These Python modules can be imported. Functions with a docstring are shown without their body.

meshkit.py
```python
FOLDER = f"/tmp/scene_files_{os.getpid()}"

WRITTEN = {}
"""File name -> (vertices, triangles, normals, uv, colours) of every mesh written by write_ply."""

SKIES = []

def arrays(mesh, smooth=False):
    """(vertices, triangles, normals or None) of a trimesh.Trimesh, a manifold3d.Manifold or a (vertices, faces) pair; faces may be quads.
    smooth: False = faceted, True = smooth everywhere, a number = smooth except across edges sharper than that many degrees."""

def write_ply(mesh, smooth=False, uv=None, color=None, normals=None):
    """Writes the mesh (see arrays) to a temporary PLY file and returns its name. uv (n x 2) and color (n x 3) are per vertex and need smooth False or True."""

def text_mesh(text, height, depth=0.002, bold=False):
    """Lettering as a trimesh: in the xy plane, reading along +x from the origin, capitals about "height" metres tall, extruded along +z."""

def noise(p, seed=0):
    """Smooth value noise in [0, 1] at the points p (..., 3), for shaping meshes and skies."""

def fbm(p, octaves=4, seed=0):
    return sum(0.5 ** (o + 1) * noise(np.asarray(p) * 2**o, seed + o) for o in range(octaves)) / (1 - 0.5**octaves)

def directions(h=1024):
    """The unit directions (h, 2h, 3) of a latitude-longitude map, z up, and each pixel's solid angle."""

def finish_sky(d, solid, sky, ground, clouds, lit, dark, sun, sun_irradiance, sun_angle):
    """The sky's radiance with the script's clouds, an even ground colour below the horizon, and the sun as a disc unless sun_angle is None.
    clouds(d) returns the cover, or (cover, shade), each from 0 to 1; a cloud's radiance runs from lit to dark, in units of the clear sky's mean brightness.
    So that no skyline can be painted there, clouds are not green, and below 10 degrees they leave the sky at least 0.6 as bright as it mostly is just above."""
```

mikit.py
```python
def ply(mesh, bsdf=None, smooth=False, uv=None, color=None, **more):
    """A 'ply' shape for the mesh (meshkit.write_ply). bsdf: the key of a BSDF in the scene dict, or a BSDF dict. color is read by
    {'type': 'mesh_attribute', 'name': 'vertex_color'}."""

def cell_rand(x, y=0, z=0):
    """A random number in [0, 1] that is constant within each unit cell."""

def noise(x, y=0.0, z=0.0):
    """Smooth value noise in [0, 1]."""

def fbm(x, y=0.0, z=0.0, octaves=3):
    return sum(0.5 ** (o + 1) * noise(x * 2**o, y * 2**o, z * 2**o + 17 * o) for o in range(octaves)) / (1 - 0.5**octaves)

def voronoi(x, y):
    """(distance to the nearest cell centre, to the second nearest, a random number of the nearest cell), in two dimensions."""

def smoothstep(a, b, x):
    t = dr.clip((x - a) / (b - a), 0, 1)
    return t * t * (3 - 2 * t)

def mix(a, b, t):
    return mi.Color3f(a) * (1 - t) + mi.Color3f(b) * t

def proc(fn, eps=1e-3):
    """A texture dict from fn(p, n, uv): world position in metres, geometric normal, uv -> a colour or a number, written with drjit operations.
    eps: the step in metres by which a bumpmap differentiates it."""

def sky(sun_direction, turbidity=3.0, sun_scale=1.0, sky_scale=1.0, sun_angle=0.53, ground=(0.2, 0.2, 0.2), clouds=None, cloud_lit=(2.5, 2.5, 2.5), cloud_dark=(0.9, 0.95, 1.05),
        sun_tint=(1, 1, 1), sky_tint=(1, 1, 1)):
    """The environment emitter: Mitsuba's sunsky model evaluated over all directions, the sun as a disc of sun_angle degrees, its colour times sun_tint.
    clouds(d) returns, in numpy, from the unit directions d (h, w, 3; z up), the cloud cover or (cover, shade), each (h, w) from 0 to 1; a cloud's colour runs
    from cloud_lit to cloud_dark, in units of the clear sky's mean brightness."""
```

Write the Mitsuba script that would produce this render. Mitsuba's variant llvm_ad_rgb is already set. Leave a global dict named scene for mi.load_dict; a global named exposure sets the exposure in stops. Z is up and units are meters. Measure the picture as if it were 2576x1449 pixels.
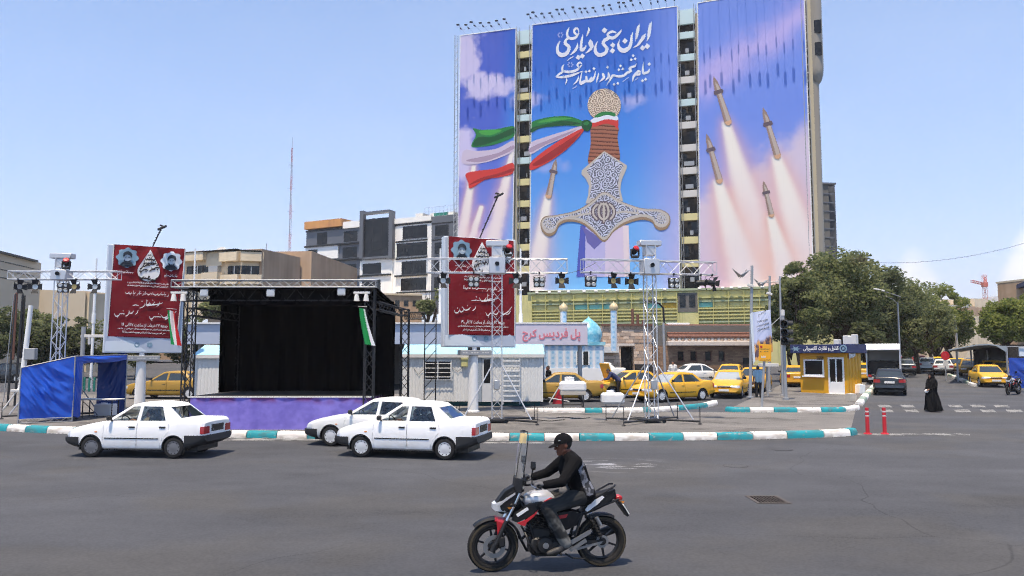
import math, random
import numpy as np
import trimesh
import manifold3d as m3
import drjit as dr
import mitsuba as mi
import shapely
import shapely.geometry as sg
import shapely.affinity as sa
import mikit, meshkit
from mikit import proc, noise, fbm, voronoi, cell_rand, smoothstep, mix

T4 = mi.ScalarTransform4f
MF = m3.Manifold
scene, labels = {"type": "scene"}, {}
rng = random.Random(7)
nr = np.random.default_rng(11)

# ---------------------------------------------------------------- camera, sky, sun, exposure
FPX, PITCH, EYE = 1950.0, math.radians(5.13), 2.52
scene["camera"] = {
 "type": "perspective", "fov": 2 * math.degrees(math.atan(1288 / FPX)), "fov_axis": "x", "near_clip": 0.1, "far_clip": 20000.0,
 "to_world": T4().look_at(origin=[0, 0, EYE], target=[0, math.cos(PITCH), EYE + math.sin(PITCH)], up=[0, 0, 1]),
}
SUN = (-0.32, -0.95, 3.05)

def low_clouds(d):
 """small bright cumulus banks low over the horizon"""
 az, el = np.degrees(np.arctan2(d[..., 0], d[..., 1])), np.degrees(np.arcsin(d[..., 2]))
 q = np.stack([az / 5.0, el / 2.6, az * 0], -1)
 n = meshkit.fbm(q + 3.7, 5, 3)
 bank = sum(a * np.exp(-((az - c) / w) ** 2) for a, c, w in ((1.0, 31.5, 8), (0.8, 74, 14), (0.7, 140, 18), (0.8, -120, 16), (0.6, -75, 12)))
 top = 2.0 + 7.0 * bank * (0.55 + 0.45 * np.sin(az * 0.9 + 2.2))
 cover = np.clip((n - 0.36) * 5, 0, 1) * np.clip((top - el) * 0.7, 0, 1) * np.clip(bank * 3 - 0.6, 0, 1)
 veil = 0.10 * meshkit.fbm(np.stack([az / 25, el / 9, az * 0], -1), 3, 9)
 return np.clip(cover * 0.75 + veil, 0, 1), np.clip(1.2 - n * 1.6, 0, 0.7)

scene["sky"] = mikit.sky(SUN, turbidity=3.5, clouds=low_clouds, cloud_lit=(3.0, 2.85, 2.65), cloud_dark=(1.9, 1.9, 1.95), sky_tint=(1.10, 1.27, 1.42))
exposure = 2.05

# ---------------------------------------------------------------- helpers
CA, SA = math.cos(PITCH), math.sin(PITCH)

def ray(u, v):
 """direction of a point of the 2576 x 1449 survey frame"""
 a, b = (u - 1288) / FPX, (724.5 - v) / FPX
 return np.array([a, CA - b * SA, SA + b * CA])

def at(u, v, y):
 d = ray(u, v)
 return np.array([0, 0, EYE]) + d * (y / d[1])

SLOPE, SL0, SL1 = 0.019, 20.0, 120.0

def GZ(y):
 """height of the ground: level in front, rising gently beyond the circle"""
 return SLOPE * np.clip(np.asarray(y, float) - SL0, 0, SL1 - SL0)

def ground(u, v, z=0.0):
 d = ray(u, v); y = 30.0
 for _ in range(40):
  t = (z + float(GZ(y)) - EYE) / d[2]
  if t <= 0: t = 140 / d[1]
  y = 0.5 * y + 0.5 * d[1] * t
 return np.array([0, 0, EYE]) + d * (y / d[1])

def drape(mesh):
 v, f = M(mesh); v = np.array(v, float); v[:, 2] += GZ(v[:, 1]); return v, f

def X(u, y, v=880): return float(at(u, v, y)[0])
def Z(v, y): return float(at(1288, v, y)[2])
def YG(v): return float(ground(1288, v)[1])

def numbered(key):
 if key not in labels and key not in scene:
  return key
 n = 1
 while f"{key}_{n:03d}" in labels or f"{key}_{n:03d}" in scene:
  n += 1
 return f"{key}_{n:03d}"

def thing(name, label, cat, group=None):
 key = numbered(name)
 labels[key] = {"label": label, "category": cat}
 if group:
  labels[key]["group"] = group
 return key

_used = {}

def put(parent, name, mesh, mat, smooth=False, label=None, tw=None, stuff=False, uv=None):
 """one entry of the scene: a part of parent, or a top-level thing when parent is None"""
 base = f"{parent}__{name}" if parent else name
 n = _used.get(base, 0)
 _used[base] = n + 1
 key = base if n == 0 else f"{base}_{n:03d}"
 d = mesh if isinstance(mesh, dict) else mikit.ply(mesh, mat, smooth=smooth, uv=uv)
 if tw is not None:
  d = {**d, "to_world": tw}
 scene[key] = d
 if label:
  labels.setdefault(key, {})["label"] = label
 if stuff:
  labels.setdefault(key, {})["kind"] = "stuff"
 return key

def single(name, mesh, mat, label, cat, group=None, smooth=False, tw=None, uv=None):
 key = thing(name, label, cat, group)
 d = mesh if isinstance(mesh, dict) else mikit.ply(mesh, mat, smooth=smooth, uv=uv)
 scene[key] = {**d, "to_world": tw} if tw is not None else d
 return key

def struct(name, mesh, mat, smooth=False, uv=None):
 scene[name] = mikit.ply(mesh, mat, smooth=smooth, uv=uv)
 labels[name] = {"kind": "structure"}
 return name

class Kit:
 """the parts of one kind of thing, in local coordinates; place() adds a copy"""
 def __init__(self): self.parts = []
 def add(self, name, mesh, mat, smooth=False, label=None): self.parts.append((name, mikit.ply(mesh, mat, smooth=smooth) if not isinstance(mesh, dict) else mesh, mat, label))
 def place(self, key, tw, swap={}, skip=(), stuff=()):
  for name, d, mat, label in self.parts:
   if name in skip: continue
   d = {**d, "bsdf": {"type": "ref", "id": swap[mat]}} if mat in swap else d
   put(key, name, d, None, tw=tw, label=label, stuff=name.split('__')[-1] in ('vent',))

def M(mesh):
 """(V, F) of anything"""
 if isinstance(mesh, tuple): return mesh
 if hasattr(mesh, "to_mesh"):
  m = mesh.to_mesh(); return np.array(m.vert_properties[:, :3], float), np.array(m.tri_verts, int)
 return np.array(mesh.vertices), np.array(mesh.faces)

def J(*meshes):
 vs, fs, n = [], [], 0
 for m in meshes:
  for mm in (m if isinstance(m, list) else [m]):
   v, f = M(mm); vs.append(v); fs.append(f + n); n += len(v)
 return np.vstack(vs), np.vstack(fs)

def mv(mesh, t=(0, 0, 0), rz=0.0, rx=0.0, ry=0.0, s=1.0):
 v, f = M(mesh)
 v = v * np.asarray(s, float)
 for ax, an in ((0, rx), (1, ry), (2, rz)):
  if an:
   c, q = math.cos(an), math.sin(an)
   r = np.eye(3); i, j = [(1, 2), (2, 0), (0, 1)][ax]
   r[i, i] = c; r[i, j] = -q; r[j, i] = q; r[j, j] = c
   v = v @ r.T
 return v + np.asarray(t, float), f

BF = np.array([[0, 2, 1], [0, 3, 2], [4, 5, 6], [4, 6, 7], [0, 1, 5], [0, 5, 4], [1, 2, 6], [1, 6, 5], [2, 3, 7], [2, 7, 6], [3, 0, 4], [3, 4, 7]])

def bx(x0, x1, y0, y1, z0, z1):
 x0, x1 = min(x0, x1), max(x0, x1); y0, y1 = min(y0, y1), max(y0, y1); z0, z1 = min(z0, z1), max(z0, z1)
 return np.array([[x0, y0, z0], [x1, y0, z0], [x1, y1, z0], [x0, y1, z0], [x0, y0, z1], [x1, y0, z1], [x1, y1, z1], [x0, y1, z1]], float), BF

def cb(cx, cy, cz, sx, sy, sz): return bx(cx - sx / 2, cx + sx / 2, cy - sy / 2, cy + sy / 2, cz - sz / 2, cz + sz / 2)

def hullp(pts): return M(MF.hull_points(np.asarray(pts, np.float64)))

def rb(x0, x1, y0, y1, z0, z1, c=0.01):
 """box with chamfered edges"""
 p = []
 for x, sx in ((x0, 1), (x1, -1)):
  for y, sy in ((y0, 1), (y1, -1)):
   for z, sz in ((z0, 1), (z1, -1)):
    p += [(x + sx * c, y + sy * c, z), (x + sx * c, y, z + sz * c), (x, y + sy * c, z + sz * c)]
 return hullp(p)

def frame_of(a):
 a = np.asarray(a, float); a = a / np.linalg.norm(a)
 x = np.cross(a, [0, 0, 1] if abs(a[2]) < 0.9 else [1, 0, 0]); x /= np.linalg.norm(x)
 return x, np.cross(a, x), a

def tube(p0, p1, r, n=6, r1=None):
 p0, p1 = np.asarray(p0, float), np.asarray(p1, float)
 x, y, _ = frame_of(p1 - p0)
 an = np.arange(n) * 2 * math.pi / n
 ring = np.cos(an)[:, None] * x + np.sin(an)[:, None] * y
 v = np.vstack([p0 + ring * r, p1 + ring * (r if r1 is None else r1), [p0], [p1]])
 i = np.arange(n); k = (i + 1) % n
 f = np.vstack([np.c_[i, i + n, k], np.c_[k, i + n, k + n], np.c_[i * 0 + 2 * n, i, k], np.c_[i * 0 + 2 * n + 1, k + n, i + n]])
 return v, f[:, ::-1]

def path(pts, r, n=6, closed=False):
 """tube along points; r a number or one per point"""
 p = np.asarray(pts, float); m = len(p)
 r = np.broadcast_to(np.asarray(r, float), (m,))
 t = np.gradient(p, axis=0) if not closed else np.roll(p, -1, 0) - np.roll(p, 1, 0)
 t /= np.linalg.norm(t, axis=1, keepdims=True) + 1e-12
 x = frame_of(t[0])[0]
 an = np.arange(n) * 2 * math.pi / n
 vs = []
 for i in range(m):
  x = x - t[i] * (x @ t[i]); x /= np.linalg.norm(x)
  y = np.cross(t[i], x)
  vs.append(p[i] + (np.cos(an)[:, None] * x + np.sin(an)[:, None] * y) * r[i])
 v = np.vstack(vs)
 f = []
 for i in range(m if closed else m - 1):
  a, b = i * n, ((i + 1) % m) * n
  k = np.arange(n); q = (k + 1) % n
  f += [np.c_[a + k, a + q, b + k], np.c_[a + q, b + q, b + k]]
 f = np.vstack(f)
 if not closed:
  v = np.vstack([v, p[:1], p[-1:]])
  k = np.arange(n); q = (k + 1) % n
  f = np.vstack([f, np.c_[k * 0 + m * n, q, k], np.c_[k * 0 + m * n + 1, (m - 1) * n + k, (m - 1) * n + q]])
 return v, f

def lathe(prof, n=24, axis=2):
 """revolve (radius, height) pairs about z (axis 2) or y (axis 1)"""
 p = np.asarray(prof, float); an = np.arange(n) * 2 * math.pi / n
 v = np.vstack([np.c_[r * np.cos(an), r * np.sin(an), np.full(n, h)] for r, h in p])
 f = []
 k = np.arange(n); q = (k + 1) % n
 for i in range(len(p) - 1):
  a, b = i * n, (i + 1) * n
  f += [np.c_[a + k, a + q, b + q], np.c_[a + k, b + q, b + k]]
 f = np.vstack(f)
 if axis == 1:
  v = v[:, [0, 2, 1]]; f = f[:, ::-1]
 return v, f

def poly(g, depth):
 """extrude a shapely polygon (or list of points) along +z from z = 0"""
 if not hasattr(g, "geom_type"): g = sg.Polygon(g)
 g = g.buffer(0)
 out = [trimesh.creation.extrude_polygon(q, depth, engine="earcut") for q in getattr(g, "geoms", [g]) if q.area > 1e-9]
 return J(*[M(o) for o in out])

def yz(mesh, y=0.0, sgn=1):
 """polygon drawn in (x, z), extruded along -y: front face towards the camera"""
 v, f = M(mesh)
 return np.c_[v[:, 0], y - v[:, 2], v[:, 1]], f

def pxz(pts, y0, y1):
 """prism of (x, z) points between y0 and y1"""
 v, f = poly(pts, abs(y1 - y0))
 return np.c_[v[:, 0], max(y0, y1) - v[:, 2], v[:, 1]], f

def pyz(pts, x0, x1):
 """prism of (y, z) points between x0 and x1"""
 v, f = poly(pts, abs(x1 - x0))
 return np.c_[min(x0, x1) + v[:, 2], v[:, 0], v[:, 1]], f

def man(mesh):
 v, f = M(mesh)
 m = MF(m3.Mesh(np.ascontiguousarray(v, np.float32), np.ascontiguousarray(f, np.uint32)))
 if m.status() != m3.Error.NoError:
  t = trimesh.Trimesh(v, f); t.merge_vertices()
  m = MF(m3.Mesh(np.ascontiguousarray(t.vertices, np.float32), np.ascontiguousarray(t.faces, np.uint32)))
 if m.volume() < 0:
  v, f = M(m); m = MF(m3.Mesh(np.ascontiguousarray(v, np.float32), np.ascontiguousarray(f[:, ::-1], np.uint32)))
 return m

def glyphs(name, height):
 """lettering outline as a shapely shape, its lower left corner at the origin"""
 w, h, s = GLYPHS[name]
 out = []
 for p in s.split(";"):
  r = [[tuple(map(float, c.split(","))) for c in q.split()] for q in p.split("/")]
  out.append(sg.Polygon(r[0], r[1:]).buffer(0))
 return sa.scale(shapely.union_all(out), height / h, height / h, origin=(0, 0))

def brush(strokes):
 """pen strokes [(x, y, width), ...] -> shape"""
 out = []
 for s in strokes:
  if len(s) == 1:
   x, y, r = s[0]
   out.append(sg.Polygon([(x - r, y + .15 * r), (x - .1 * r, y - r), (x + r, y - .15 * r), (x + .1 * r, y + r)])); continue
  p = np.array(s, float)
  k = np.linspace(0, len(p) - 1, (len(p) - 1) * 4 + 1); i = np.arange(len(p))
  # Catmull-Rom
  q = np.vstack([2 * p[0] - p[1], p, 2 * p[-1] - p[-2]]); pts = []
  for t in k:
   a = min(int(t), len(p) - 2); u = t - a
   p0, p1, p2, p3 = q[a], q[a + 1], q[a + 2], q[a + 3]
   pts.append(0.5 * (2 * p1 + (p2 - p0) * u + (2 * p0 - 5 * p1 + 4 * p2 - p3) * u * u + (3 * p1 - p0 - 3 * p2 + p3) * u ** 3))
  for a, b in zip(pts[:-1], pts[1:]):
   c1, c2 = sg.Point(a[0], a[1]).buffer(max(a[2], 4) / 2, 4), sg.Point(b[0], b[1]).buffer(max(b[2], 4) / 2, 4)
   out.append(shapely.union_all([c1, c2]).convex_hull)
 return shapely.union_all(out).simplify(1.0)

ORD = "first second third fourth fifth sixth seventh eighth ninth tenth eleventh twelfth thirteenth fourteenth fifteenth sixteenth seventeenth eighteenth nineteenth twentieth".split()

def rgb(*c): return {"type": "rgb", "value": list(c)}

def mat(name, color, rough=0.6, metal=0.0, spec=0.5, clear=0.0, bump=None, **kw):
 d = {"type": "principled", "base_color": color if isinstance(color, dict) else rgb(*color), "roughness": rough if isinstance(rough, dict) else float(rough), "metallic": float(metal), "specular": float(spec), **kw}
 if clear: d |= {"clearcoat": float(clear), "clearcoat_gloss": 0.95}
 if bump: d = {"type": "bumpmap", "nested": d, "tex": bump[0], "scale": float(bump[1])}
 scene[name] = {"type": "twosided", "nested": d}
 return name
# lettering outlines: name -> (width, height, polygons in units of that height)
GLYPHS = {
 "bridge": (309, 58, "257,17 257,25 259,30 265,29 264,18 267,15 274,14 274,15 278,15 281,18 282,21 281,54 288,54 288,28 290,26 301,26 302,27 302,33 301,33 300,40 305,42 307,41 309,27 307,22 305,22 304,20 300,20 300,19 288,20 285,12 281,9 277,9 277,8 264,9 258,14 258,17;303,10 304,15 307,15 309,13 308,9;299,4 300,8 305,7 304,2 300,2;295,13 297,15 299,15 301,13 301,10 296,9;198,15 201,15 204,18 206,18 209,23 209,28 206,35 212,37 214,34 215,28 217,26 222,26 222,25 234,26 235,28 227,28 224,30 223,39 225,43 230,47 236,47 240,44 242,40 242,27 238,21 233,19 217,19 214,20 210,13 201,8 198,11/232,40 230,39 230,35 233,34 236,35 234,40;229,56 231,58 234,58 236,56 236,53 234,51 231,51 229,53;176,21 178,27 185,25 190,27 189,33 184,40 190,44 196,33 196,29 197,29 196,23 193,20 190,20 190,19 181,19;157,10 158,14 163,14 163,12 164,12 166,12 166,14 171,14 172,13 172,10 170,8 167,8 165,10 162,8 159,8;88,25 90,30 96,29 95,18 98,15 104,14 104,15 109,15 113,20 113,27 112,27 111,34 114,34 114,35 118,35 119,28 123,25 127,26 129,31 129,35 134,35 135,34 135,26 138,25 142,26 143,27 143,38 147,38 147,39 149,39 151,27 155,25 157,26 160,25 164,27 164,34 163,34 162,40 169,41 170,34 171,34 171,25 166,20 152,19 147,22 146,20 143,20 143,19 136,19 132,21 128,19 120,20 118,14 115,11 108,8 98,8 93,10 89,14;31,11 31,15 34,15 37,18 39,18 42,23 42,28 39,35 43,37 46,36 48,28 52,25 55,26 55,25 62,25 65,26 64,31 55,38 55,44 59,47 73,53 75,47 63,41 63,40 70,34 72,30 72,24 68,20 65,20 65,19 50,19 50,20 47,20 43,13 34,8;0,10 0,19 2,24 8,30 16,33 16,34 15,36 9,36 9,37 2,36 1,37 1,42 3,43 12,43 23,38 29,38 29,31 21,30 13,26 7,18 7,11 10,8 17,7 17,6 29,8 30,6 29,2 22,1 22,0 12,0 5,3;15,18 17,20 20,20 22,18 22,15 20,13 17,13 15,15"),
 "kiosk": (520, 46, "438,7 441,7 447,11 449,15 449,20 446,27 450,29 453,28 455,20 459,18 465,18 467,20 468,28 475,27 474,19 475,18 484,18 486,21 487,28 493,27 492,20 493,18 497,18 497,17 499,18 506,17 510,18 509,23 500,30 500,36 516,45 518,45 520,41 520,39 508,34 508,32 515,26 517,22 517,16 513,12 510,12 510,11 493,11 488,14 487,12 484,12 484,11 475,11 472,14 469,14 468,12 465,12 465,11 454,12 450,5 441,0 438,3;486,38 488,40 491,40 493,38 493,35 491,33 488,33 486,35;464,37 466,39 469,39 471,37 474,39 477,39 479,37 479,34 478,33 473,33 473,35 471,35 470,35 470,33 465,33;405,8 405,16 406,16 407,22 413,21 412,10 414,7 424,6 428,9 429,12 429,46 436,46 436,14 435,14 435,10 433,5 426,0 414,0 409,2;370,5 369,7 377,8 379,10 375,11 370,15 370,21 372,26 377,30 383,30 384,28 386,28 386,26 389,23 389,11 387,7 384,4 378,1 370,1/378,23 377,22 377,18 380,17 383,18 381,23;293,26 293,46 299,46 300,45 300,22 301,22 301,18 308,18 309,19 309,46 316,46 316,29 323,32 333,32 338,26 338,18 346,18 347,19 347,24 346,25 345,32 351,34 353,24 354,24 354,19 351,13 346,11 336,11 331,13 324,12 324,11 300,11 300,12 297,12 294,16 294,26/321,24 316,19 316,17 327,18 331,20 331,25 325,26;344,40 344,43 346,45 349,45 351,43 351,40 349,38 346,38;323,42 325,44 328,44 330,42 330,39 328,37 325,37 323,39;269,7 272,7 278,11 278,13 280,14 280,20 277,27 281,29 284,29 286,24 286,20 287,20 287,15 284,8 280,4 272,0 269,3;223,25 224,25 224,29 229,29 231,28 230,27 230,20 234,17 241,17 241,16 257,17 261,19 260,31 266,32 266,29 268,26 268,18 264,13 259,11 235,10 225,14 223,18;238,34 239,38 244,38 244,36 246,36 247,36 247,38 252,38 253,34 251,32 248,32 246,34 243,32 240,32;193,40 194,44 199,44 199,42 201,42 202,42 202,44 207,44 208,40 206,38 203,38 201,40 198,38 195,38;180,26 180,46 186,46 187,45 187,22 188,22 188,18 198,18 199,19 199,26 198,26 197,32 204,34 205,26 206,26 205,15 198,11 184,12 181,16 181,26;64,3 64,7 67,7 70,10 72,10 75,15 75,20 72,27 76,29 79,28 81,20 85,18 91,18 93,20 94,27 100,27 101,26 100,19 101,18 110,18 112,22 112,26 115,27 115,26 119,26 118,19 123,17 127,20 128,27 133,27 134,26 134,18 138,17 142,19 142,30 148,31 149,21 151,18 164,17 167,18 167,21 162,27 160,27 157,30 157,36 173,45 175,45 177,41 177,39 165,34 165,32 172,26 174,22 174,16 170,12 167,12 167,11 151,11 146,14 142,11 134,11 131,13 127,11 118,11 114,13 111,11 101,11 98,14 95,14 94,12 91,12 91,11 80,12 76,5 67,0;88,2 89,6 94,6 94,4 96,4 97,4 97,6 102,6 103,2 101,0 98,0 96,2 93,0 90,0;55,46 62,46 62,11 55,11;0,9 1,20 2,22 5,22 5,21 8,21 7,11 10,8 13,7 27,8 28,12 23,14 24,21 31,18 42,18 43,19 43,25 42,25 41,32 47,34 49,24 50,24 50,19 48,14 42,11 35,11 35,7 31,3 25,2 25,1 9,1 4,3;40,40 40,43 42,45 45,45 47,43 47,40 45,38 42,38"),
 "date": (685, 46, "579,20 580,28 586,33 592,34 592,38 598,38 598,19 599,17 611,17 611,19 606,23 606,28 609,31 614,33 621,33 625,30 626,25 624,20 622,19 622,17 631,17 633,19 634,23 636,24 636,26 641,30 648,29 651,26 655,17 667,17 676,21 676,23 671,25 661,25 661,30 672,30 681,25 685,25 685,19 681,19 675,16 674,14 671,14 669,12 664,12 664,11 654,11 651,12 648,10 643,10 637,14 632,11 623,11 616,14 613,12 608,12 608,11 599,11 599,12 596,12 594,15 585,15 581,17/640,19 643,16 648,16 648,20 646,24 642,24 640,22/612,27 612,24 616,21 620,23 619,27/585,22 589,21 592,21 592,29 585,26;669,2 670,6 674,6 675,3 673,1;539,40 540,43 544,44 546,37 549,36 551,39 551,42 555,42 555,36 558,36 559,37 558,42 559,43 563,44 564,42 565,36 562,31 554,31 552,32 552,31 547,31 548,20 549,20 549,11 543,11 542,29 541,29 540,40;515,40 514,42 516,43 520,43 521,38 526,38 530,39 531,43 535,43 535,37 532,33 522,32 524,11 518,11 517,29 516,29;449,4 450,6 456,8 460,12 461,20 458,26 461,28 464,28 466,20 468,17 480,17 488,21 487,24 484,24 484,25 474,25 474,30 485,30 491,26 498,25 498,19 494,19 484,13 477,12 477,11 465,12 464,8 460,4 452,0;476,36 477,41 480,41 482,39 482,37 480,35;429,15 430,15 430,18 438,17 443,18 443,22 437,31 439,34 442,35 444,30 446,29 449,21 448,15 445,12 442,12 442,11 433,11 433,12 430,12;418,46 424,46 424,11 418,11;392,15 393,15 393,18 401,17 406,18 406,22 400,31 402,34 405,35 407,30 409,29 412,21 411,15 408,12 405,12 405,11 396,11 396,12 393,12;378,13 378,17 380,22 381,23 384,22 383,16 385,15 385,12 380,11;354,46 360,46 360,11 354,11;330,2 330,6 336,8 341,14 341,20 338,27 343,29 347,19 346,12 344,8 337,2 332,0;338,39 342,40 344,38 344,36 342,34 339,34;265,32 265,46 271,46 271,26 272,26 272,18 273,17 281,17 283,21 283,25 286,26 286,25 289,25 288,18 293,16 297,19 298,26 303,26 302,18 306,17 310,17 311,18 311,24 309,27 309,31 311,32 315,31 317,19 315,14 311,11 303,11 300,13 296,11 288,11 286,13 281,11 271,11 266,16 266,32;184,17 184,25 185,25 185,29 187,29 187,28 190,28 190,19 194,16 214,16 223,20 226,23 226,25 231,23 231,18 232,17 242,16 242,18 240,21 240,27 242,31 247,34 255,34 256,33 255,28 248,28 246,26 246,21 250,18 259,21 260,15 255,13 251,13 251,12 246,12 246,11 232,11 232,12 229,12 225,15 216,11 195,10 187,13;208,33 209,37 212,37 214,35 213,32;200,33 200,35 202,37 206,36 205,32;147,31 142,43 148,44 156,23 157,23 161,38 164,44 170,42 166,35 164,27 162,25 158,11 153,10;128,40 129,43 134,44 134,40 136,36 136,29 137,29 138,11 132,11 131,29 130,29 129,40;105,46 111,46 111,11 105,11;51,16 53,21 58,20 57,9 61,6 75,6 79,8 79,12 73,14 74,20 81,17 88,17 92,18 92,46 97,46 98,16 95,12 85,11 85,7 77,1 61,0 56,2 52,6;14,30 14,37 17,42 21,44 29,43 31,41 32,35 33,35 33,25 34,25 35,12 30,11 28,25 20,25 16,27/20,32 24,31 27,31 27,36 25,38 21,38 20,37;0,40 1,43 6,44 6,40 8,36 8,29 9,29 10,11 4,11 3,29 2,29 1,40"),
}
# ---------------------------------------------------------------- setting: ground, markings, kerbs, hills
def lin(r, g, b, k=1.0):
 """sRGB 0-255 -> linear reflectance"""
 return tuple(k * (c / 255 / 12.92 if c < 10.3 else ((c / 255 + 0.055) / 1.055) ** 2.4) for c in (r, g, b))

def f_asphalt(p, n, uv):
 x, y = p.x, p.y
 big = fbm(x * 0.11 + 3, y * 0.23, 0, 4)
 mid = fbm(x * 0.9, y * 1.7, 5, 3)
 fine = noise(x * 38, y * 38, 1)
 v = 0.058 + 0.014 * (big - 0.5) + 0.018 * (mid - 0.5) + 0.013 * (fine - 0.5)
 # polished wheel lanes along the roundabout
 lane = dr.sqrt(dr.square(x - 2) + dr.square(y + 22))
 v *= 1 + 0.06 * dr.sin(lane * 1.75) * smoothstep(0.25, 0.7, fbm(x * 0.2, y * 0.2, 8, 2))
 # cracks
 wx, wy = x + 1.3 * fbm(x * 0.5, y * 0.5, 2, 3), y + 1.3 * fbm(x * 0.5, y * 0.5, 4, 3)
 d1, d2, _ = voronoi(wx * 0.13, wy * 0.2)
 crack = (1 - smoothstep(0.0, 0.007, d2 - d1)) * smoothstep(0.48, 0.7, fbm(x * 0.12 + 9, y * 0.15, 0, 2))
 v *= 1 - 0.25 * crack
 # worn remains of an old white marking, oil spots
 worn = smoothstep(0.55, 0.72, fbm(x * 2.2, y * 6.5, 3, 4)) * dr.exp(-dr.square((x - 2.35) / 1.0) - dr.square((y - 18.6) / 0.85))
 v += 0.16 * worn
 oil = smoothstep(0.66, 0.78, fbm(x * 0.7 + 20, y * 0.7, 7, 3))
 v *= 1 - 0.1 * oil
 dusty = smoothstep(0.5, 0.7, fbm(x * 0.35, y * 0.5, 31, 4))
 return mix((0.95, 0.99, 1.10), (1.0, 1.0, 1.02), dusty) * v

def f_plaza(p, n, uv):
 x, y = p.x, p.y
 big = fbm(x * 0.25, y * 0.4, 3, 4)
 mid = fbm(x * 1.4, y * 2.2, 9, 4)
 v = 0.122 + 0.05 * (big - 0.5) + 0.045 * (mid - 0.5) + 0.03 * (noise(x * 30, y * 30, 2) - 0.5)
 stain = smoothstep(0.58, 0.75, fbm(x * 0.8 + 4, y * 1.1, 6, 4))
 v *= 1 - 0.35 * stain
 return mix((1.0, 0.96, 0.9), (1.04, 0.99, 0.95), big) * v

def f_whitepaint(p, n, uv):
 d = fbm(p.x * 3.1, p.y * 3.1, p.z * 6, 4)
 low = smoothstep(0.16, 0.0, p.z - 0.019 * dr.clip(p.y - 20, 0, 100)) * smoothstep(0.3, 0.62, fbm(p.x * 5, p.y * 5, p.z * 9 + 3, 3))
 v = mix((0.74, 0.72, 0.68), (0.5, 0.46, 0.4), smoothstep(0.5, 0.75, d))
 return mix(v, (0.3, 0.26, 0.22), low * 0.75)

def f_teal(p, n, uv):
 d = fbm(p.x * 3.3 + 7, p.y * 3.3, p.z * 6, 4)
 v = mix((0.022, 0.27, 0.31), (0.05, 0.2, 0.22), smoothstep(0.45, 0.7, d))
 chip = smoothstep(0.66, 0.7, fbm(p.x * 9, p.y * 9, p.z * 12, 3))
 return mix(v, (0.3, 0.3, 0.28), chip * 0.8)

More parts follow.
